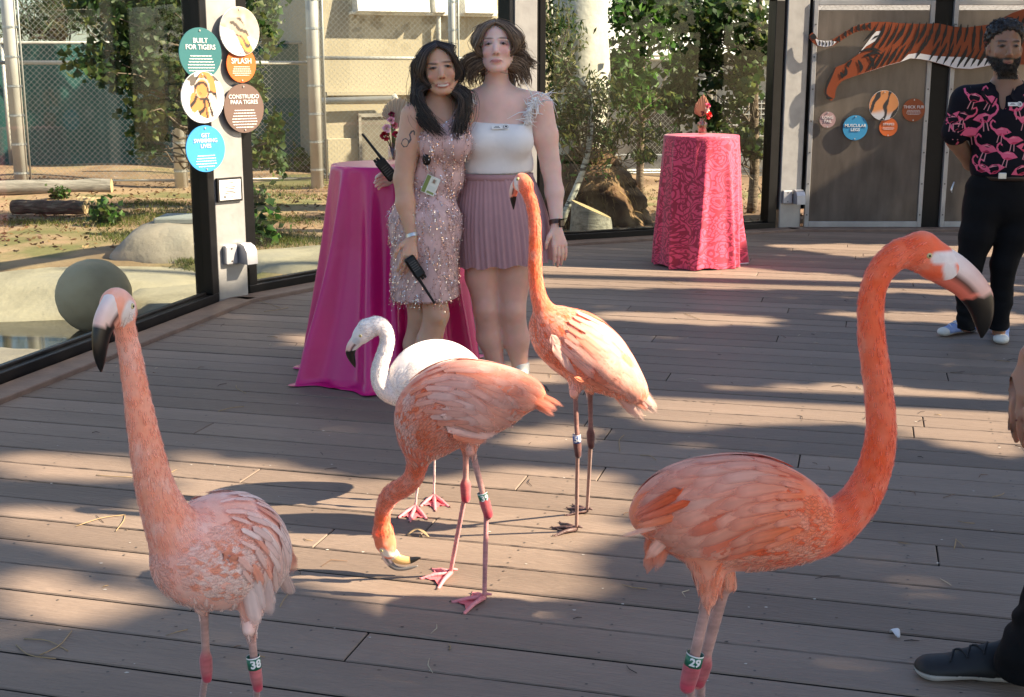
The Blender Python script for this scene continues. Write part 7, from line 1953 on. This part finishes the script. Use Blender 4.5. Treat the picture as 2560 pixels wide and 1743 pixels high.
o = mb.build('beard', MATS['hair'], w.root, True, True); o['kind'] = 'stuff'
Sx = w.new(zbot=W(2512, 150)[2], h=.006); Sx.ell(L(0, -.022, .058), np.array((.088, .098, .078)) * 1.13, .02); Sx.ell(L(0, -.06, .0), np.array((.080, .055, .07)) * 1.13, .03); sdf_clip(Sx, L(0, .06, .068), fr * .75 + up * -.65)
Px, Fx, Cx = Sx.surface(); Px += vnormals(Px, Fx) * (vnoise(Px, 70, 2) * .006 + vnoise(Px, 140, 3) * .004)[:, None]
hc = part('hair', Px, Fx, MATS['hair'], w.root, True, np.tile((.012, .009, .008), (len(Px), 1))); mb = MB(); Nx = vnormals(Px, Fx)
for i in q.choice(len(Px), 700):
    p = Px[i]; a = q.uniform(0, 6.3); u = np.cross(Nx[i], q.normal(size=3)); u /= np.linalg.norm(u); v = np.cross(Nx[i], u); r = q.uniform(.005, .009)
    mb.add(*tube([p + Nx[i] * .002 * k + (u * math.cos(a + k) + v * math.sin(a + k)) * r for k in range(5)], (.002, .002, .002, .0016, .0006), 3, cap=False), c=np.array((.014, .010, .009)) * q.uniform(.6, 2))
o = mb.build('hair_curls', MATS['hair'], hc, True, True); o['kind'] = 'stuff'
# shirt
S = w.new(zbot=W(2514, 450)[2], ztop=W(2514, 205)[2], h=.0058); e = .012
S.cap(W(2514, 236, .06), W(2415, 250, .03), .076, .078, .05); S.cap(W(2514, 236, .06), W(2615, 250, .03), .076, .078, .05)
S.ell(W(2515, 310, .04), np.array((.205, .12, .20)) + e, .05); S.ell(W(2515, 415, .04), np.array((.185, .135, .13)) + e, .05); S.cap(W(2515, 360, .04), W(2515, 436, .04), .17, .155, .05, None, ((0, 1, 0), .75))
for sx in (-1, 1):
    X = lambda x: 2514 + sx * (x - 2514) * -1 if sx > 0 else x
    S.chain([W(X(2414), 254, .03), W(X(2388), 330, .045)], [.080, .076], .03); sdf_clip(S, W(X(2388), 334, .04), (-.25 if sx < 0 else .25, 0, -1)) if False else None
    S.cap(W(X(2384), 372, .05), W(X(2378), 420, .05), .11, .11, .002, None, None, 's') if False else None
# V neck
S.ell(W(2514, 205, -.02), (.055, .13, .075), .01, None, None, 's'); S.ell(W(2516, 244, -.10), (.022, .09, .075), .01, None, None, 's')
sdf_clip(S, W(2514, 440), (0, 0, -1))
shirt, P2, F2, _ = w.out(S, 'shirt', MATS['shirt_navy']); sbv = bvh_of(P2, F2)
m_ = MB()
for sg in (-1, 1):
    c0 = W(2514, 225, -.03)
    Q = [W(2514 + sg * 18, 208, -.02), W(2514 + sg * 40, 206, .03), W(2514 + sg * 62, 232, -.055), W(2514 + sg * 34, 262, -.105), W(2514 + sg * 14, 236, -.085)]
    Q2 = []
    for p in Q:
        h = sbv.find_nearest(Vector(p)); Q2.append(np.array(h[0]) + np.array(h[1]) * .006)
    m_.add(*prism(Q2, (0, -.4, .3), .006))
m_.build('collar', MATS['shirt_navy'], shirt)
# flamingo print
def flam(sx=1):
    PK, DP, LG = (.72, .10, .20), (.55, .03, .09), (.62, .25, .28)
    shp = [([(-.050, -.004), (-.030, .014), (-.005, .020), (.016, .012), (.022, 0), (.010, -.014), (-.012, -.018), (-.032, -.010)], PK), ([(-.030, -.010), (-.012, -.018), (.010, -.014), (-.005, -.006)], DP),
           ([(.012, .010), (.022, .002), (.038, .014), (.032, .020)], PK), ([(.032, .020), (.038, .014), (.046, .030), (.039, .034)], PK), ([(.039, .034), (.046, .030), (.044, .046), (.036, .044)], PK), ([(.036, .044), (.044, .046), (.034, .056), (.028, .052)], PK), ([(.034, .056), (.028, .052), (.020, .046), (.022, .040), (.028, .044)], PK), ([(.020, .046), (.022, .040), (.016, .034)], (.02, .015, .02)),
           ([(-.010, -.016), (-.006, -.016), (-.004, -.048), (-.008, -.048)], LG), ([(.002, -.014), (.006, -.014), (.014, -.046), (.010, -.046)], LG), ([(-.026, .008), (-.005, .016), (.012, .010), (-.008, .010)], (.80, .26, .32))]
    return [[(x * sx, y) for x, y in p] for p, _ in shp], [c for _, c in shp]
mb = MB(); q = random.Random(6)
spots = [(2432, 245), (2560, 300), (2410, 292), (2432, 330), (2465, 296), (2500, 330), (2545, 268), (2462, 372), (2515, 390), (2570, 372), (2420, 384), (2390, 318), (2480, 425), (2560, 425), (2595, 330), (2605, 260), (2378, 300), (2530, 352), (2590, 400), (2450, 420), (2474, 250), (2640, 300), (2630, 380)]
for (x, y) in spots:
    sx = q.choice((-1, 1)); sc_ = q.uniform(1.2, 1.5); a = q.uniform(-.35, .35); shp, cl = flam(sx)
    xa = np.array((math.cos(a), 0, math.sin(a))) * sc_; ya = np.array((-math.sin(a), 0, math.cos(a))) * sc_
    d = decal(sbv, shp, W(x, y, -.08), xa, ya, np.array(ray(x, y).normalized()), .0016, cl)
    if d.n:
        for V, c in zip(d.V, d.C): pass
        k = mb.n; mb.V += d.V; mb.C += d.C; mb.F += [tuple(i + k for i in f) for f in d.F]; mb.M += d.M; mb.n += d.n
o = mb.build('flamingo_print', MATS['print_pink'], shirt, False, True); o['kind'] = 'stuff'
h = pix_hit(sbv, 2536, 262); badge(w, h[0], (1, .1, 0), h[1])
# trousers
S = w.new(ztop=W(2514, 430)[2] + .02, zbot=-.005, h=.006)
S.cap(W(2515, 440, .04), W(2515, 500, .04), .165, .175, .05, None, ((0, 1, 0), .78)); S.ell(W(2515, 510, .06), (.175, .14, .12), .05)
for hip, kn, an in (((2460, 520), (2424, 660), (2415, 822)), ((2556, 520), (2509, 660), (2496, 836))):
    S.chain([W(hip[0] + 4, hip[1] - 46, .04), W(*hip, .035), W((hip[0] + kn[0]) / 2, (hip[1] + kn[1]) / 2, .01), W(*kn, .0), W((kn[0] + an[0]) / 2, (kn[1] + an[1]) / 2, .02), W(*an, .02)], [.112, .112, .094, .070, .060, .052], .03)
sdf_clip(S, W(2514, 434), (0, 0, 1)); sdf_clip(S, (0, 0, .075), (0, 0, -1))
Pt, Ft, _ = S.surface(); Pt = smooth_mesh(Pt, Ft, 2); Nt = vnormals(Pt, Ft); lowk = np.clip((.45 - Pt[:, 2]) / .3, 0.15, 1)
Pt = Pt + Nt * (np.sin(Pt[:, 2] * 75 + vnoise(Pt, 9, 3) * 5) * .0035 * lowk)[:, None]
tr = part('trousers', Pt, Ft, MATS['denim_black'], w.root)
V = []
for z, e in ((-.018, .0), (-.018, .006), (.018, .006), (.018, 0)):
    for j in range(60): a = 2 * math.pi * j / 60; c = W(2515, 440, .04); V.append((c[0] + (.170 + e) * math.cos(a), c[1] + (.133 + e) * math.sin(a), c[2] + z))
bt = part('belt', V, [(k * 60 + j, k * 60 + (j + 1) % 60, (k + 1) * 60 + (j + 1) % 60, (k + 1) * 60 + j) for k in range(3) for j in range(60)], MATS['leather'], w.root)
m_ = MB(); m_.add(*box(W(2506, 440, -.101), (.045, .008, .034), None, .003)); m_.build('buckle', MATS['steel'], bt)
V, F = tube([W(2386, 455, -.04), W(2378, 475, -.045), W(2380, 482, -.05)], (.004, .006, .003), 6); part('keys', V, F, MATS['steel'], w.root)
bl_, so_ = (.24, .33, .60), (.72, .70, .64)
gx = lambda x, y: np.array(gnd(x, y))
sh1 = shoe(w, gx(2440, 828), gx(2347, 842),   .085, (bl_, so_, so_), .048, sole=.022, name='sneaker'); sh2 = shoe(w, gx(2500, 826), gx(2502, 863), .085, (bl_, so_, so_), .050, sole=.022, name='sneaker')

# ---------------------------------------------------------------- person at the right edge, mostly outside the picture
esk = (0.36, 0.19, 0.13)
w = Person('person at the right edge with a bare hand, black trousers and a black running shoe', 3.02, (at(2600, 1700, 3.02).x, 3.02), (2380, -330), (3000, 1800), dy=(-.35, .45), h=.0062)
x0 = at(2560, 1400, 3.0).x; S = w.new(); Bz = lambda x, y, z: np.array((x0 + x, 3.02 + y, z))
hl = head(w, S, Bz(.26, 0, 1.60), (0, 0, 1), (-1, -.1, 0), esk, 1.08)
S.cap(Bz(.28, 0, 1.52), Bz(.29, 0, 1.42), .06, .065, .03, esk)
S.cap(Bz(.29, -.17, 1.38), Bz(.29, .17, 1.38), .065, .065, .05, esk); S.ell(Bz(.29, 0, 1.2), (.115, .18, .22), .05, esk); S.ell(Bz(.28, 0, .95), (.12, .17, .15), .05, esk)
S.chain([Bz(.29, -.20, 1.37), Bz(.24, -.24, 1.08), Bz(.045, -.20, .905)], [.062, .048, .034], .02, esk)
S.cap(Bz(.045, -.20, .905), np.array(at(2584, 890, 2.82)), .034, .031, .02, esk); hand(S, np.array(at(2582, 895, 2.82)), np.array(at(2548, 985, 2.80)), (.35, -1, -.1), esk, 1.15, .5, 1, (-1, -.3, .1))
S.chain([Bz(.29, .20, 1.37), Bz(.30, .26, 1.08), Bz(.24, .25, .85)], [.062, .048, .034], .02, esk); S.ell(Bz(.23, .25, .78), (.03, .02, .06), .02, esk)
S.chain([Bz(.28, -.09, .9), Bz(.13, -.08, .5), Bz(.035, -.05, .1)], [.09, .06, .04], .02, esk); S.chain([Bz(.28, .09, .9), Bz(.33, .1, .5), Bz(.40, .1, .1)], [.09, .06, .04], .02, esk)
body, P, F, C = w.out(S, 'body', MATS['skin'], None); L, rt, fr, up = hl; eyes(w, L, fr, 1.08)
S = w.new(ztop=1.02, zbot=.02, h=.0075)
S.ell(Bz(.28, 0, .93), (.135, .185, .14), .05); S.chain([Bz(.28, -.09, .9), Bz(.13, -.08, .5), Bz(.035, -.05, .12)], [.115, .082, .078], .03); S.chain([Bz(.28, .09, .9), Bz(.34, .1, .5), Bz(.41, .1, .1)], [.115, .082, .075], .03); S.cap(Bz(.03, -.05, .13), Bz(-.01, -.055, .10), .06, .055, .03)
sdf_clip(S, Bz(0, 0, 1.0), (0, 0, 1)); P2, F2, _ = S.surface(); P2 = smooth_mesh(P2, F2, 2); P2 += vnormals(P2, F2) * (np.sin(P2[:, 2] * 60 + vnoise(P2, 8, 3) * 5) * .004 * np.clip((.5 - P2[:, 2]) / .3, .1, 1))[:, None]
part('trousers', P2, F2, MATS['denim_black'], w.root)
S = w.new(ztop=1.5, zbot=.9, h=.008); S.cap(Bz(.29, -.17, 1.38), Bz(.29, .17, 1.38), .075, .075, .05); S.ell(Bz(.29, 0, 1.2), (.13, .195, .23), .05); S.ell(Bz(.285, 0, 1.0), (.14, .19, .12), .05); S.chain([Bz(.29, -.20, 1.37), Bz(.26, -.23, 1.17)], [.078, .072], .03); S.chain([Bz(.29, .20, 1.37), Bz(.30, .24, 1.17)], [.078, .072], .03); sdf_clip(S, Bz(.3, 0, 1.42), (0, 0, 1))
P2, F2, _ = S.surface(); part('shirt', smooth_mesh(P2, F2, 2), F2, MATS['denim_black'], w.root)
Sx = w.new(zbot=1.5, h=.008); Sx.ell(L(0, -.022, .055), np.array((.086, .096, .078)) * 1.08, .02); Sx.ell(L(0, -.06, .0), (.085, .06, .08), .03); sdf_clip(Sx, L(0, .06, .065), fr * .75 + up * -.65); P2, F2, _ = Sx.surface(); part('hair', P2, F2, MATS['hair'], w.root, True, np.tile((.03, .02, .015), (len(P2), 1)))
toe = np.array(gnd(2288, 1690)); heel = np.array((toe[0] + .315, toe[1] - .03, 0))
shoe(w, heel, toe, .10, ((.004, .0045, .006), (.50, .48, .45), (.006, .006, .007)), .056, sole=.026, name='running_shoe', laces=(.02, .02, .024))
shoe(w, heel + (.30, .14, 0), heel + (.0, .16, 0), .10, ((.004, .0045, .006), (.50, .48, .45), (.006, .006, .007)), .056, sole=.026, name='running_shoe', laces=(.02, .02, .024))

# ================================================================== cocktail tables, flowers, litter
mat('satin_magenta', (0.58, 0.010, 0.17), 0.30, spec=0.5, var=0.05, scale=6, bump=0.15, bscale=25)
mat('table_wood', (0.25, 0.17, 0.10), 0.6, var=.2); 
def lace_mat():
    m = bpy.data.materials.new('lace'); m.use_nodes = True; nt = m.node_tree; N = nt.nodes; L = nt.links; b = N['Principled BSDF']; b.inputs['Roughness'].default_value = .6; b.inputs['Sheen Weight'].default_value = .3
    at_ = N.new('ShaderNodeAttribute'); at_.attribute_name = 'ClothUV'
    def mth(op, x, y=None, z=None):
        k = N.new('ShaderNodeMath'); k.operation = op
        for i, v in enumerate((x, y, z)):
            if v is None: continue
            if isinstance(v, (int, float)): k.inputs[i].default_value = v
            else: L.new(v, k.inputs[i])
        return k.outputs[0]
    nz = N.new('ShaderNodeTexNoise'); nz.inputs['Scale'].default_value = 6.5; nz.inputs['Detail'].default_value = 1.0; nz.inputs['Distortion'].default_value = 1.4; L.new(at_.outputs['Vector'], nz.inputs['Vector'])
    vo = N.new('ShaderNodeTexVoronoi'); vo.inputs['Scale'].default_value = 7.5; L.new(at_.outputs['Vector'], vo.inputs['Vector'])
    vines = mth('GREATER_THAN', mth('SINE', mth('MULTIPLY', nz.outputs['Fac'], 58.0)), -0.5)
    wob = mth('MULTIPLY_ADD', nz.outputs['Fac'], 0.5, vo.outputs['Distance'])
    rings = mth('GREATER_THAN', mth('SINE', mth('MULTIPLY', wob, 30.0)), -0.6)
    mn = N.new('ShaderNodeMath'); mn.operation = 'MULTIPLY'; L.new(vines, mn.inputs[0]); L.new(rings, mn.inputs[1])
    mc = N.new('ShaderNodeMix'); mc.data_type = 'RGBA'; mc.inputs[6].default_value = (0.36, 0.012, 0.045, 1); mc.inputs[7].default_value = (0.80, 0.065, 0.15, 1); L.new(mn.outputs[0], mc.inputs[0]); L.new(mc.outputs[2], b.inputs['Base Color'])
    bp = N.new('ShaderNodeBump'); bp.inputs['Strength'].default_value = .4; bp.inputs['Distance'].default_value = .002; L.new(mn.outputs[0], bp.inputs['Height']); L.new(bp.outputs[0], b.inputs['Normal'])
    MATS['lace'] = m
lace_mat()
def cloth(name, label, cx, cy, zt, r, flare, m, folds, seed, puddle=0.0, group='pink cloths over the cocktail tables', depth=.075):
    q = random.Random(seed); n = 264; V, UV = [], []
    fl = [(2 * math.pi * (k + q.uniform(-.22, .22)) / folds, q.uniform(.5, 1.4), q.uniform(.55, 1.0) / folds * 1.5, q.uniform(-.22, .22)) for k in range(folds)]
    prof = [(0.0, 0), (.5, 0), (.9, 0), (.985, -.002), (1.0, -.012)]
    H = zt - .004; rows = []
    for f, dz in prof: rows.append((f * r, zt + dz, 0))
    for t in np.linspace(.03, 1, 30): rows.append((None, zt - t * H, t))
    if puddle:
        for t in (0.35, .7, 1): rows.append((t, 0, -1))
    for (rr_, z, t) in rows:
        fos = []
        for j in range(n):
            a = 2 * math.pi * j / n; tt = 1 if t < 0 else t
            fos.append(sum(am * math.exp(-(((a - fa - dr * tt + math.pi) % (2 * math.pi) - math.pi) / wd) ** 2) for (fa, am, wd, dr) in fl))
        fmean = sum(fos) / n
        for j in range(n):
            a = 2 * math.pi * j / n
            if rr_ is not None and t == 0: rad, zz = rr_, z
            else:
                tt = 1 if t < 0 else t; fo = fos[j] - fmean
                base = r + flare * (tt ** 1.15)
                if callable(puddle): base += puddle(a) * max(0, tt - .35) ** 1.5
                rad = base + fo * depth * min(1, tt * 1.2) ** .8 * .8; zz = z
                if t < 0: rad += rr_ * .04; zz = max(.006, .018 * (1 - rr_) + .010 * math.sin(a * 17 + rr_ * 5))
                if t > .9: zz = z + .015 * max(0, math.sin(a * 5 + seed)) 
            V.append((cx + rad * math.cos(a), cy + rad * math.sin(a), max(zz, .006))); UV.append((a * r, zz, rad * .3 if t == 0 else .5))
    F = [(i * n + j, i * n + (j + 1) % n, (i + 1) * n + (j + 1) % n, (i + 1) * n + j) for i in range(len(rows) - 1) for j in range(n)]
    o = part(name, V, [f[::-1] for f in F], MATS[m]); me = o.data
    al = me.attributes.new('ClothUV', 'FLOAT_VECTOR', 'POINT'); al.data.foreach_set('vector', np.array(UV, np.float32).ravel())
    co = np.array(V) - (cx, cy, 0); o.location = (cx, cy, 0); me.vertices.foreach_set('co', co.astype(np.float32).ravel()); me.update()
    return tag(o, label, 'tablecloth', group)
def table(label, cx, cy, zt, r):
    t = thing('cocktail_table', label, 'table', (cx, cy, 0), 'tall cocktail tables')
    V, F = lathe((cx, cy, 0), [(.001, zt - .03), (r - .012, zt - .03), (r - .012, zt - .008), (.001, zt - .008)], 32); part('tabletop', V, flip(F), MATS['table_wood'], t)
    V, F = lathe((cx, cy, 0), [(.03, .02), (.03, zt - .03)], 14); part('pedestal', V, flip(F), MATS['black_frame'], t)
    V, F = lathe((cx, cy, 0), [(.24, .0), (.24, .015), (.03, .03)], 28); part('base', V, flip(F), MATS['black_frame'], t)
T1 = at(978, 409, 6.62); Z1 = T1.z
table('tall cocktail table under the magenta satin cloth', T1.x, T1.y, Z1, .305)
cloth('tablecloth', 'magenta satin cloth draped to the planks behind the two women', T1.x, T1.y, Z1, .305, .13, 'satin_magenta', 13, 4, puddle=lambda a: .20 * max(0, math.cos(a + 1.95)) ** 2, depth=.125)
T2 = at(1754, 337, 10.3); Z2 = T2.z
table('tall cocktail table under the coral lace cloth', T2.x, T2.y, Z2, .297)
cloth('tablecloth', 'coral pink lace cloth on the far table by the right window', T2.x, T2.y, Z2, .297, .045, 'lace', 13, 9, depth=.08)
ln = MB(); g0 = gnd(1826, 660); ln.add(*prism([gnd(1800, 655) + Vector((0, 0, .004)), gnd(1830, 663) + Vector((0, 0, .004)), gnd(1872, 660) + Vector((0, 0, .004)), gnd(1850, 648) + Vector((0, 0, .004)), gnd(1820, 640) + Vector((0, 0, .02))], (0, 0, 1), .004))
tag(ln.build('under_cloth', MATS['cloth_white']), 'white corner of an under cloth spilling on the planks beside the lace cloth', 'cloth')

mat('petal', attr='Col', rough=0.55, trans=0.2, spec=0.3); mat('stem_green', (0.08, 0.14, 0.03), 0.5)
glass_mat('vase_glass', (0.94, 0.90, 0.86), 0.10)
glass_mat('vase_pink', (0.95, 0.78, 0.68), 0.12)
def rose(parent, c, r, col, seed, up=(0, -.6, .8), n=16):
    q = np.random.default_rng(seed); c = np.array(c); d, u, v = frame_of(up); mb = MB()
    for k in range(n):
        t = k / n; a = k * 2.4; rad = r * (.12 + .75 * t); h = r * (.55 - .55 * t * t); tilt = .15 + 1.0 * t
        V, Cc = [], []
        for i in range(5):
            for j in range(5):
                s, w = i / 4, j / 4 - .5
                aa = a + w * (1.9 - .7 * t); rr_ = rad * (.35 + .75 * s * (1 - .35 * abs(w) * 2 * s)) + .10 * r * s * s * t
                zz = h * s * (1.2 - .3 * abs(w)) - r * .35 * t + .04 * r * math.sin(7 * aa) - .22 * r * s ** 3 * t
                V.append(c + u * rr_ * math.cos(aa) + v * rr_ * math.sin(aa) + d * zz); Cc.append(np.array(col) * (.75 + .35 * s) * (1 - .1 * (1 - t)))
        mb.add(V, [(i * 5 + j, i * 5 + j + 1, i * 5 + 6 + j, i * 5 + 5 + j) for i in range(4) for j in range(4)], c=np.clip(np.array(Cc), 0, 1))
    return mb.build('bloom', MATS['petal'], parent, True, True)
def fan(parent, base, tip, width, col, seed, n=13, pt=.38):
    base, tip = np.array(base), np.array(tip); ax = tip - base; L_ = np.linalg.norm(ax); ax /= L_; s = np.cross(ax, (0, -1, 0)); s /= np.linalg.norm(s); f = np.cross(s, ax); V, Cc = [], []
    q = random.Random(seed)
    for k in range(2 * n + 1):
        t = k / n - 1; a = t * 1.15 * width; l = L_ * (1 - pt * abs(t) ** (1.6 if pt < .5 else .9)) * (1 + (.03 if k % 2 else -.02))
        for m, s_ in enumerate((0.08, .5, 1.0)):
            V.append(base + (ax * math.cos(a) + s * math.sin(a)) * l * s_ + f * ((.006 if k % 2 else -.006) * s_)); Cc.append(np.array(col) * (.7 if k % 2 else 1.05) * (.85 + .15 * s_))
    F = [(k * 3 + m, k * 3 + m + 1, k * 3 + 4 + m, k * 3 + 3 + m) for k in range(2 * n) for m in range(2)]
    o = part('palm_fan', V, F, MATS['petal'], parent, False, np.clip(np.array(Cc), 0, 1)); return o
def vase(label, x0, x1, ytop, ybot, Y, m, square, Zt):
    c = at((x0 + x1) / 2, ybot, Y); r = (x1 - x0) / 2 / ppm(Y, c.z); h = (ybot - ytop) / ppm(Y, c.z); c = Vector((c.x, Y, Zt + .004))
    t = thing('vase', label, 'vase', c, 'bouquets on the cocktail tables')
    prof = [(.001, .002), (r * .95, .002), (r, .006), (r, h), (r * .90, h), (r * .90, .012), (.001, .012)] if square else [(.001, .0), (r * .62, .0), (r * .72, .01), (r, h * .62), (r * .92, h * .72), (r * .5, h * .82), (r * .5, h * .94), (r * .62, h), (r * .5, h), (r * .42, h * .9), (r * .8, h * .66), (r * .55, .02), (.001, .02)]
    V, F = lathe(c, prof, 20); part('glass', V, flip(F), MATS[m], t); return t, c, h
t, c, h = vase('clear glass vase of roses with a cream palm fan on the magenta table', 971, 996, 362, 412, 6.62, 'vase_glass', True, Z1)
Y = 6.60; mb = MB()
fl = [((979, 285), 11, (.22, .014, .05)), ((977, 299), 12.5, (.90, .46, .54)), ((966, 319), 15, (.92, .56, .62)), ((986, 312), 12, (.78, .24, .28)), ((961, 338), 17, (.40, .008, .025)), ((990, 335), 13, (.42, .012, .05))]
for i, ((x, y), r, col) in enumerate(fl):
    p = at(x, y, Y - .02 * (i % 3)); rose(t, p, r / ppm(Y), col, i, (.1 * (x - 980) / 10, -.75, .6)); mb.add(*tube([c + Vector((0, 0, .02)), (c + Vector(p)) / 2 + Vector((0, 0, .03)), p], (.003, .003, .003), 5))
mb.build('stems', MATS['stem_green'], t, True)
fan(t, at(990, 322, Y + .03), at(1001, 246, Y + .03), .85, (.62, .52, .38), 3)
t, c, h = vase('rose tinted glass vase with a copper palm fan and red bloom on the lace table', 1741.5, 1768.5, 298, 336.5, 10.3, 'vase_pink', False, Z2)
Y = 10.28; mb = MB()
for i, ((x, y), r, col) in enumerate((((1771, 263), 9, (.60, .05, .14)), ((1769, 274), 8, (.80, .62, .56)), ((1773, 286), 12, (.72, .012, .015)), ((1757, 282), 7, (.10, .01, .03)))):
    p = at(x, y, Y - .02); rose(t, p, r / ppm(Y), col, 20 + i, (.4, -.75, .5), 12); mb.add(*tube([c + Vector((0, 0, .02)), (c + Vector(p)) / 2 + Vector((0, 0, .03)), p], (.003, .003, .003), 5))
mb.build('stems', MATS['stem_green'], t, True)
fan(t, at(1754, 294, Y + .02), at(1759, 236, Y + .02), .72, (.62, .34, .22), 5, pt=.62); fan(t, at(1753, 294, Y + .05), at(1740, 258, Y + .05), .55, (.55, .30, .22), 6, pt=.5)

# ---- litter on the planks
q = np.random.default_rng(12); mb = MB()
mat('needle', attr='Col', rough=0.8)
known_n = [((190, 1318), (310, 1290)), ((290, 1330), (312, 1288)), ((100, 1640), (180, 1580)), ((40, 1615), (140, 1650)), ((60, 1600), (170, 1630)), ((545, 1030), (610, 1018)), ((590, 965), (615, 985)), ((1560, 1090), (1550, 1130)), ((1600, 1140), (1640, 1152)), ((2410, 1370), (2388, 1352)), ((2480, 1245), (2510, 1235)), ((1710, 785), (1750, 800)), ((1660, 700), (1690, 712)), ((640, 750), (700, 770)), ((660, 780), (720, 770)), ((240, 1190), (330, 1195)), ((700, 1520), (735, 1470)), ((2385, 1375), (2390, 1350)), ((930, 1345), (960, 1340))]
for (a, b) in known_n:
    A, B = gnd(*a), gnd(*b); m_ = (A + B) / 2 + Vector((q.normal() * .01, q.normal() * .02, .006)); mb.add(*tube(spline([A + Vector((0, 0, .0035)), m_, B + Vector((0, 0, .0035))], 7), .0017, 4), c=(.36, .25, .13))
for _ in range(170):
    y = 1.9 + q.random() * 9; x = q.uniform(-.38, .42) * y
    if pt_in(DECK, np.array([x]), np.array([y]))[0] < .1: continue
    l = q.uniform(.02, .09); a = q.uniform(0, 6.3); d = np.array((math.cos(a), math.sin(a), 0)); p = np.array((x, y, .003)); s = np.array((-d[1], d[0], 0)) * q.normal() * l * .15
    c = np.array(((.32, .22, .11), (.16, .09, .05), (.5, .42, .3), (.05, .035, .03))[q.integers(0, 4)])
    mb.add(*tube([p - d * l / 2, p + s + (0, 0, .002), p + d * l / 2], (.0013, .0016, .0008), 4), c=c)
o = mb.build('pine_needles', MATS['needle'], None, True, True); tag(o, 'dry pine needles scattered over the planks', 'litter', kind='stuff')
mb = MB()
for _ in range(420):                                                 # specks: crumbs, bird droppings, dark flecks
    y = 1.9 + q.random() ** 1.3 * 8; x = q.uniform(-.38, .42) * y; r = q.uniform(.002, .006)
    c = ((.55, .52, .46), (.04, .03, .025), (.10, .07, .05))[q.integers(0, 3)]; a0 = q.uniform(0, 6)
    mb.add([(x + r * (1 + .5 * math.sin(3 * a + a0)) * math.cos(a), y + r * .7 * math.sin(a), .0022) for a in np.arange(7) * 2 * math.pi / 7], [tuple(range(7))], c=c)
o = mb.build('specks', MATS['needle'], None, False, True); tag(o, 'crumbs and dark flecks on the planks', 'litter', kind='stuff')
def husk(label, name, a, b, c, col, wd=.012):
    A, M_, B = gnd(*a) + Vector((0, 0, .004)), gnd(*c) + Vector((0, 0, .02)), gnd(*b) + Vector((0, 0, .005)); P = spline([A, M_, B], 10)
    V, F = tube(P, wd * np.sin(np.linspace(.2, math.pi - .2, 10)) + .001, 8, True, .002 + 0 * P[:, 0]); return tag(part(name, V, F, mat('husk_%s' % name, col, .7, var=.2)), label, 'leaf')
husk('curled tan husk on the planks behind the bending flamingo beak', 'dry_husk', (1018, 1340), (1072, 1346), (1045, 1336), (.30, .21, .11), .008)
husk('single dark feather lying by the sneaker of the woman in white', 'dark_feather', (1345, 968), (1372, 980), (1358, 974), (.02, .018, .016), .010)
husk('small white feather lying on the planks in front of the black running shoe', 'white_feather', (2226, 1584), (2247, 1598), (2236, 1590), (.75, .76, .80), .012)
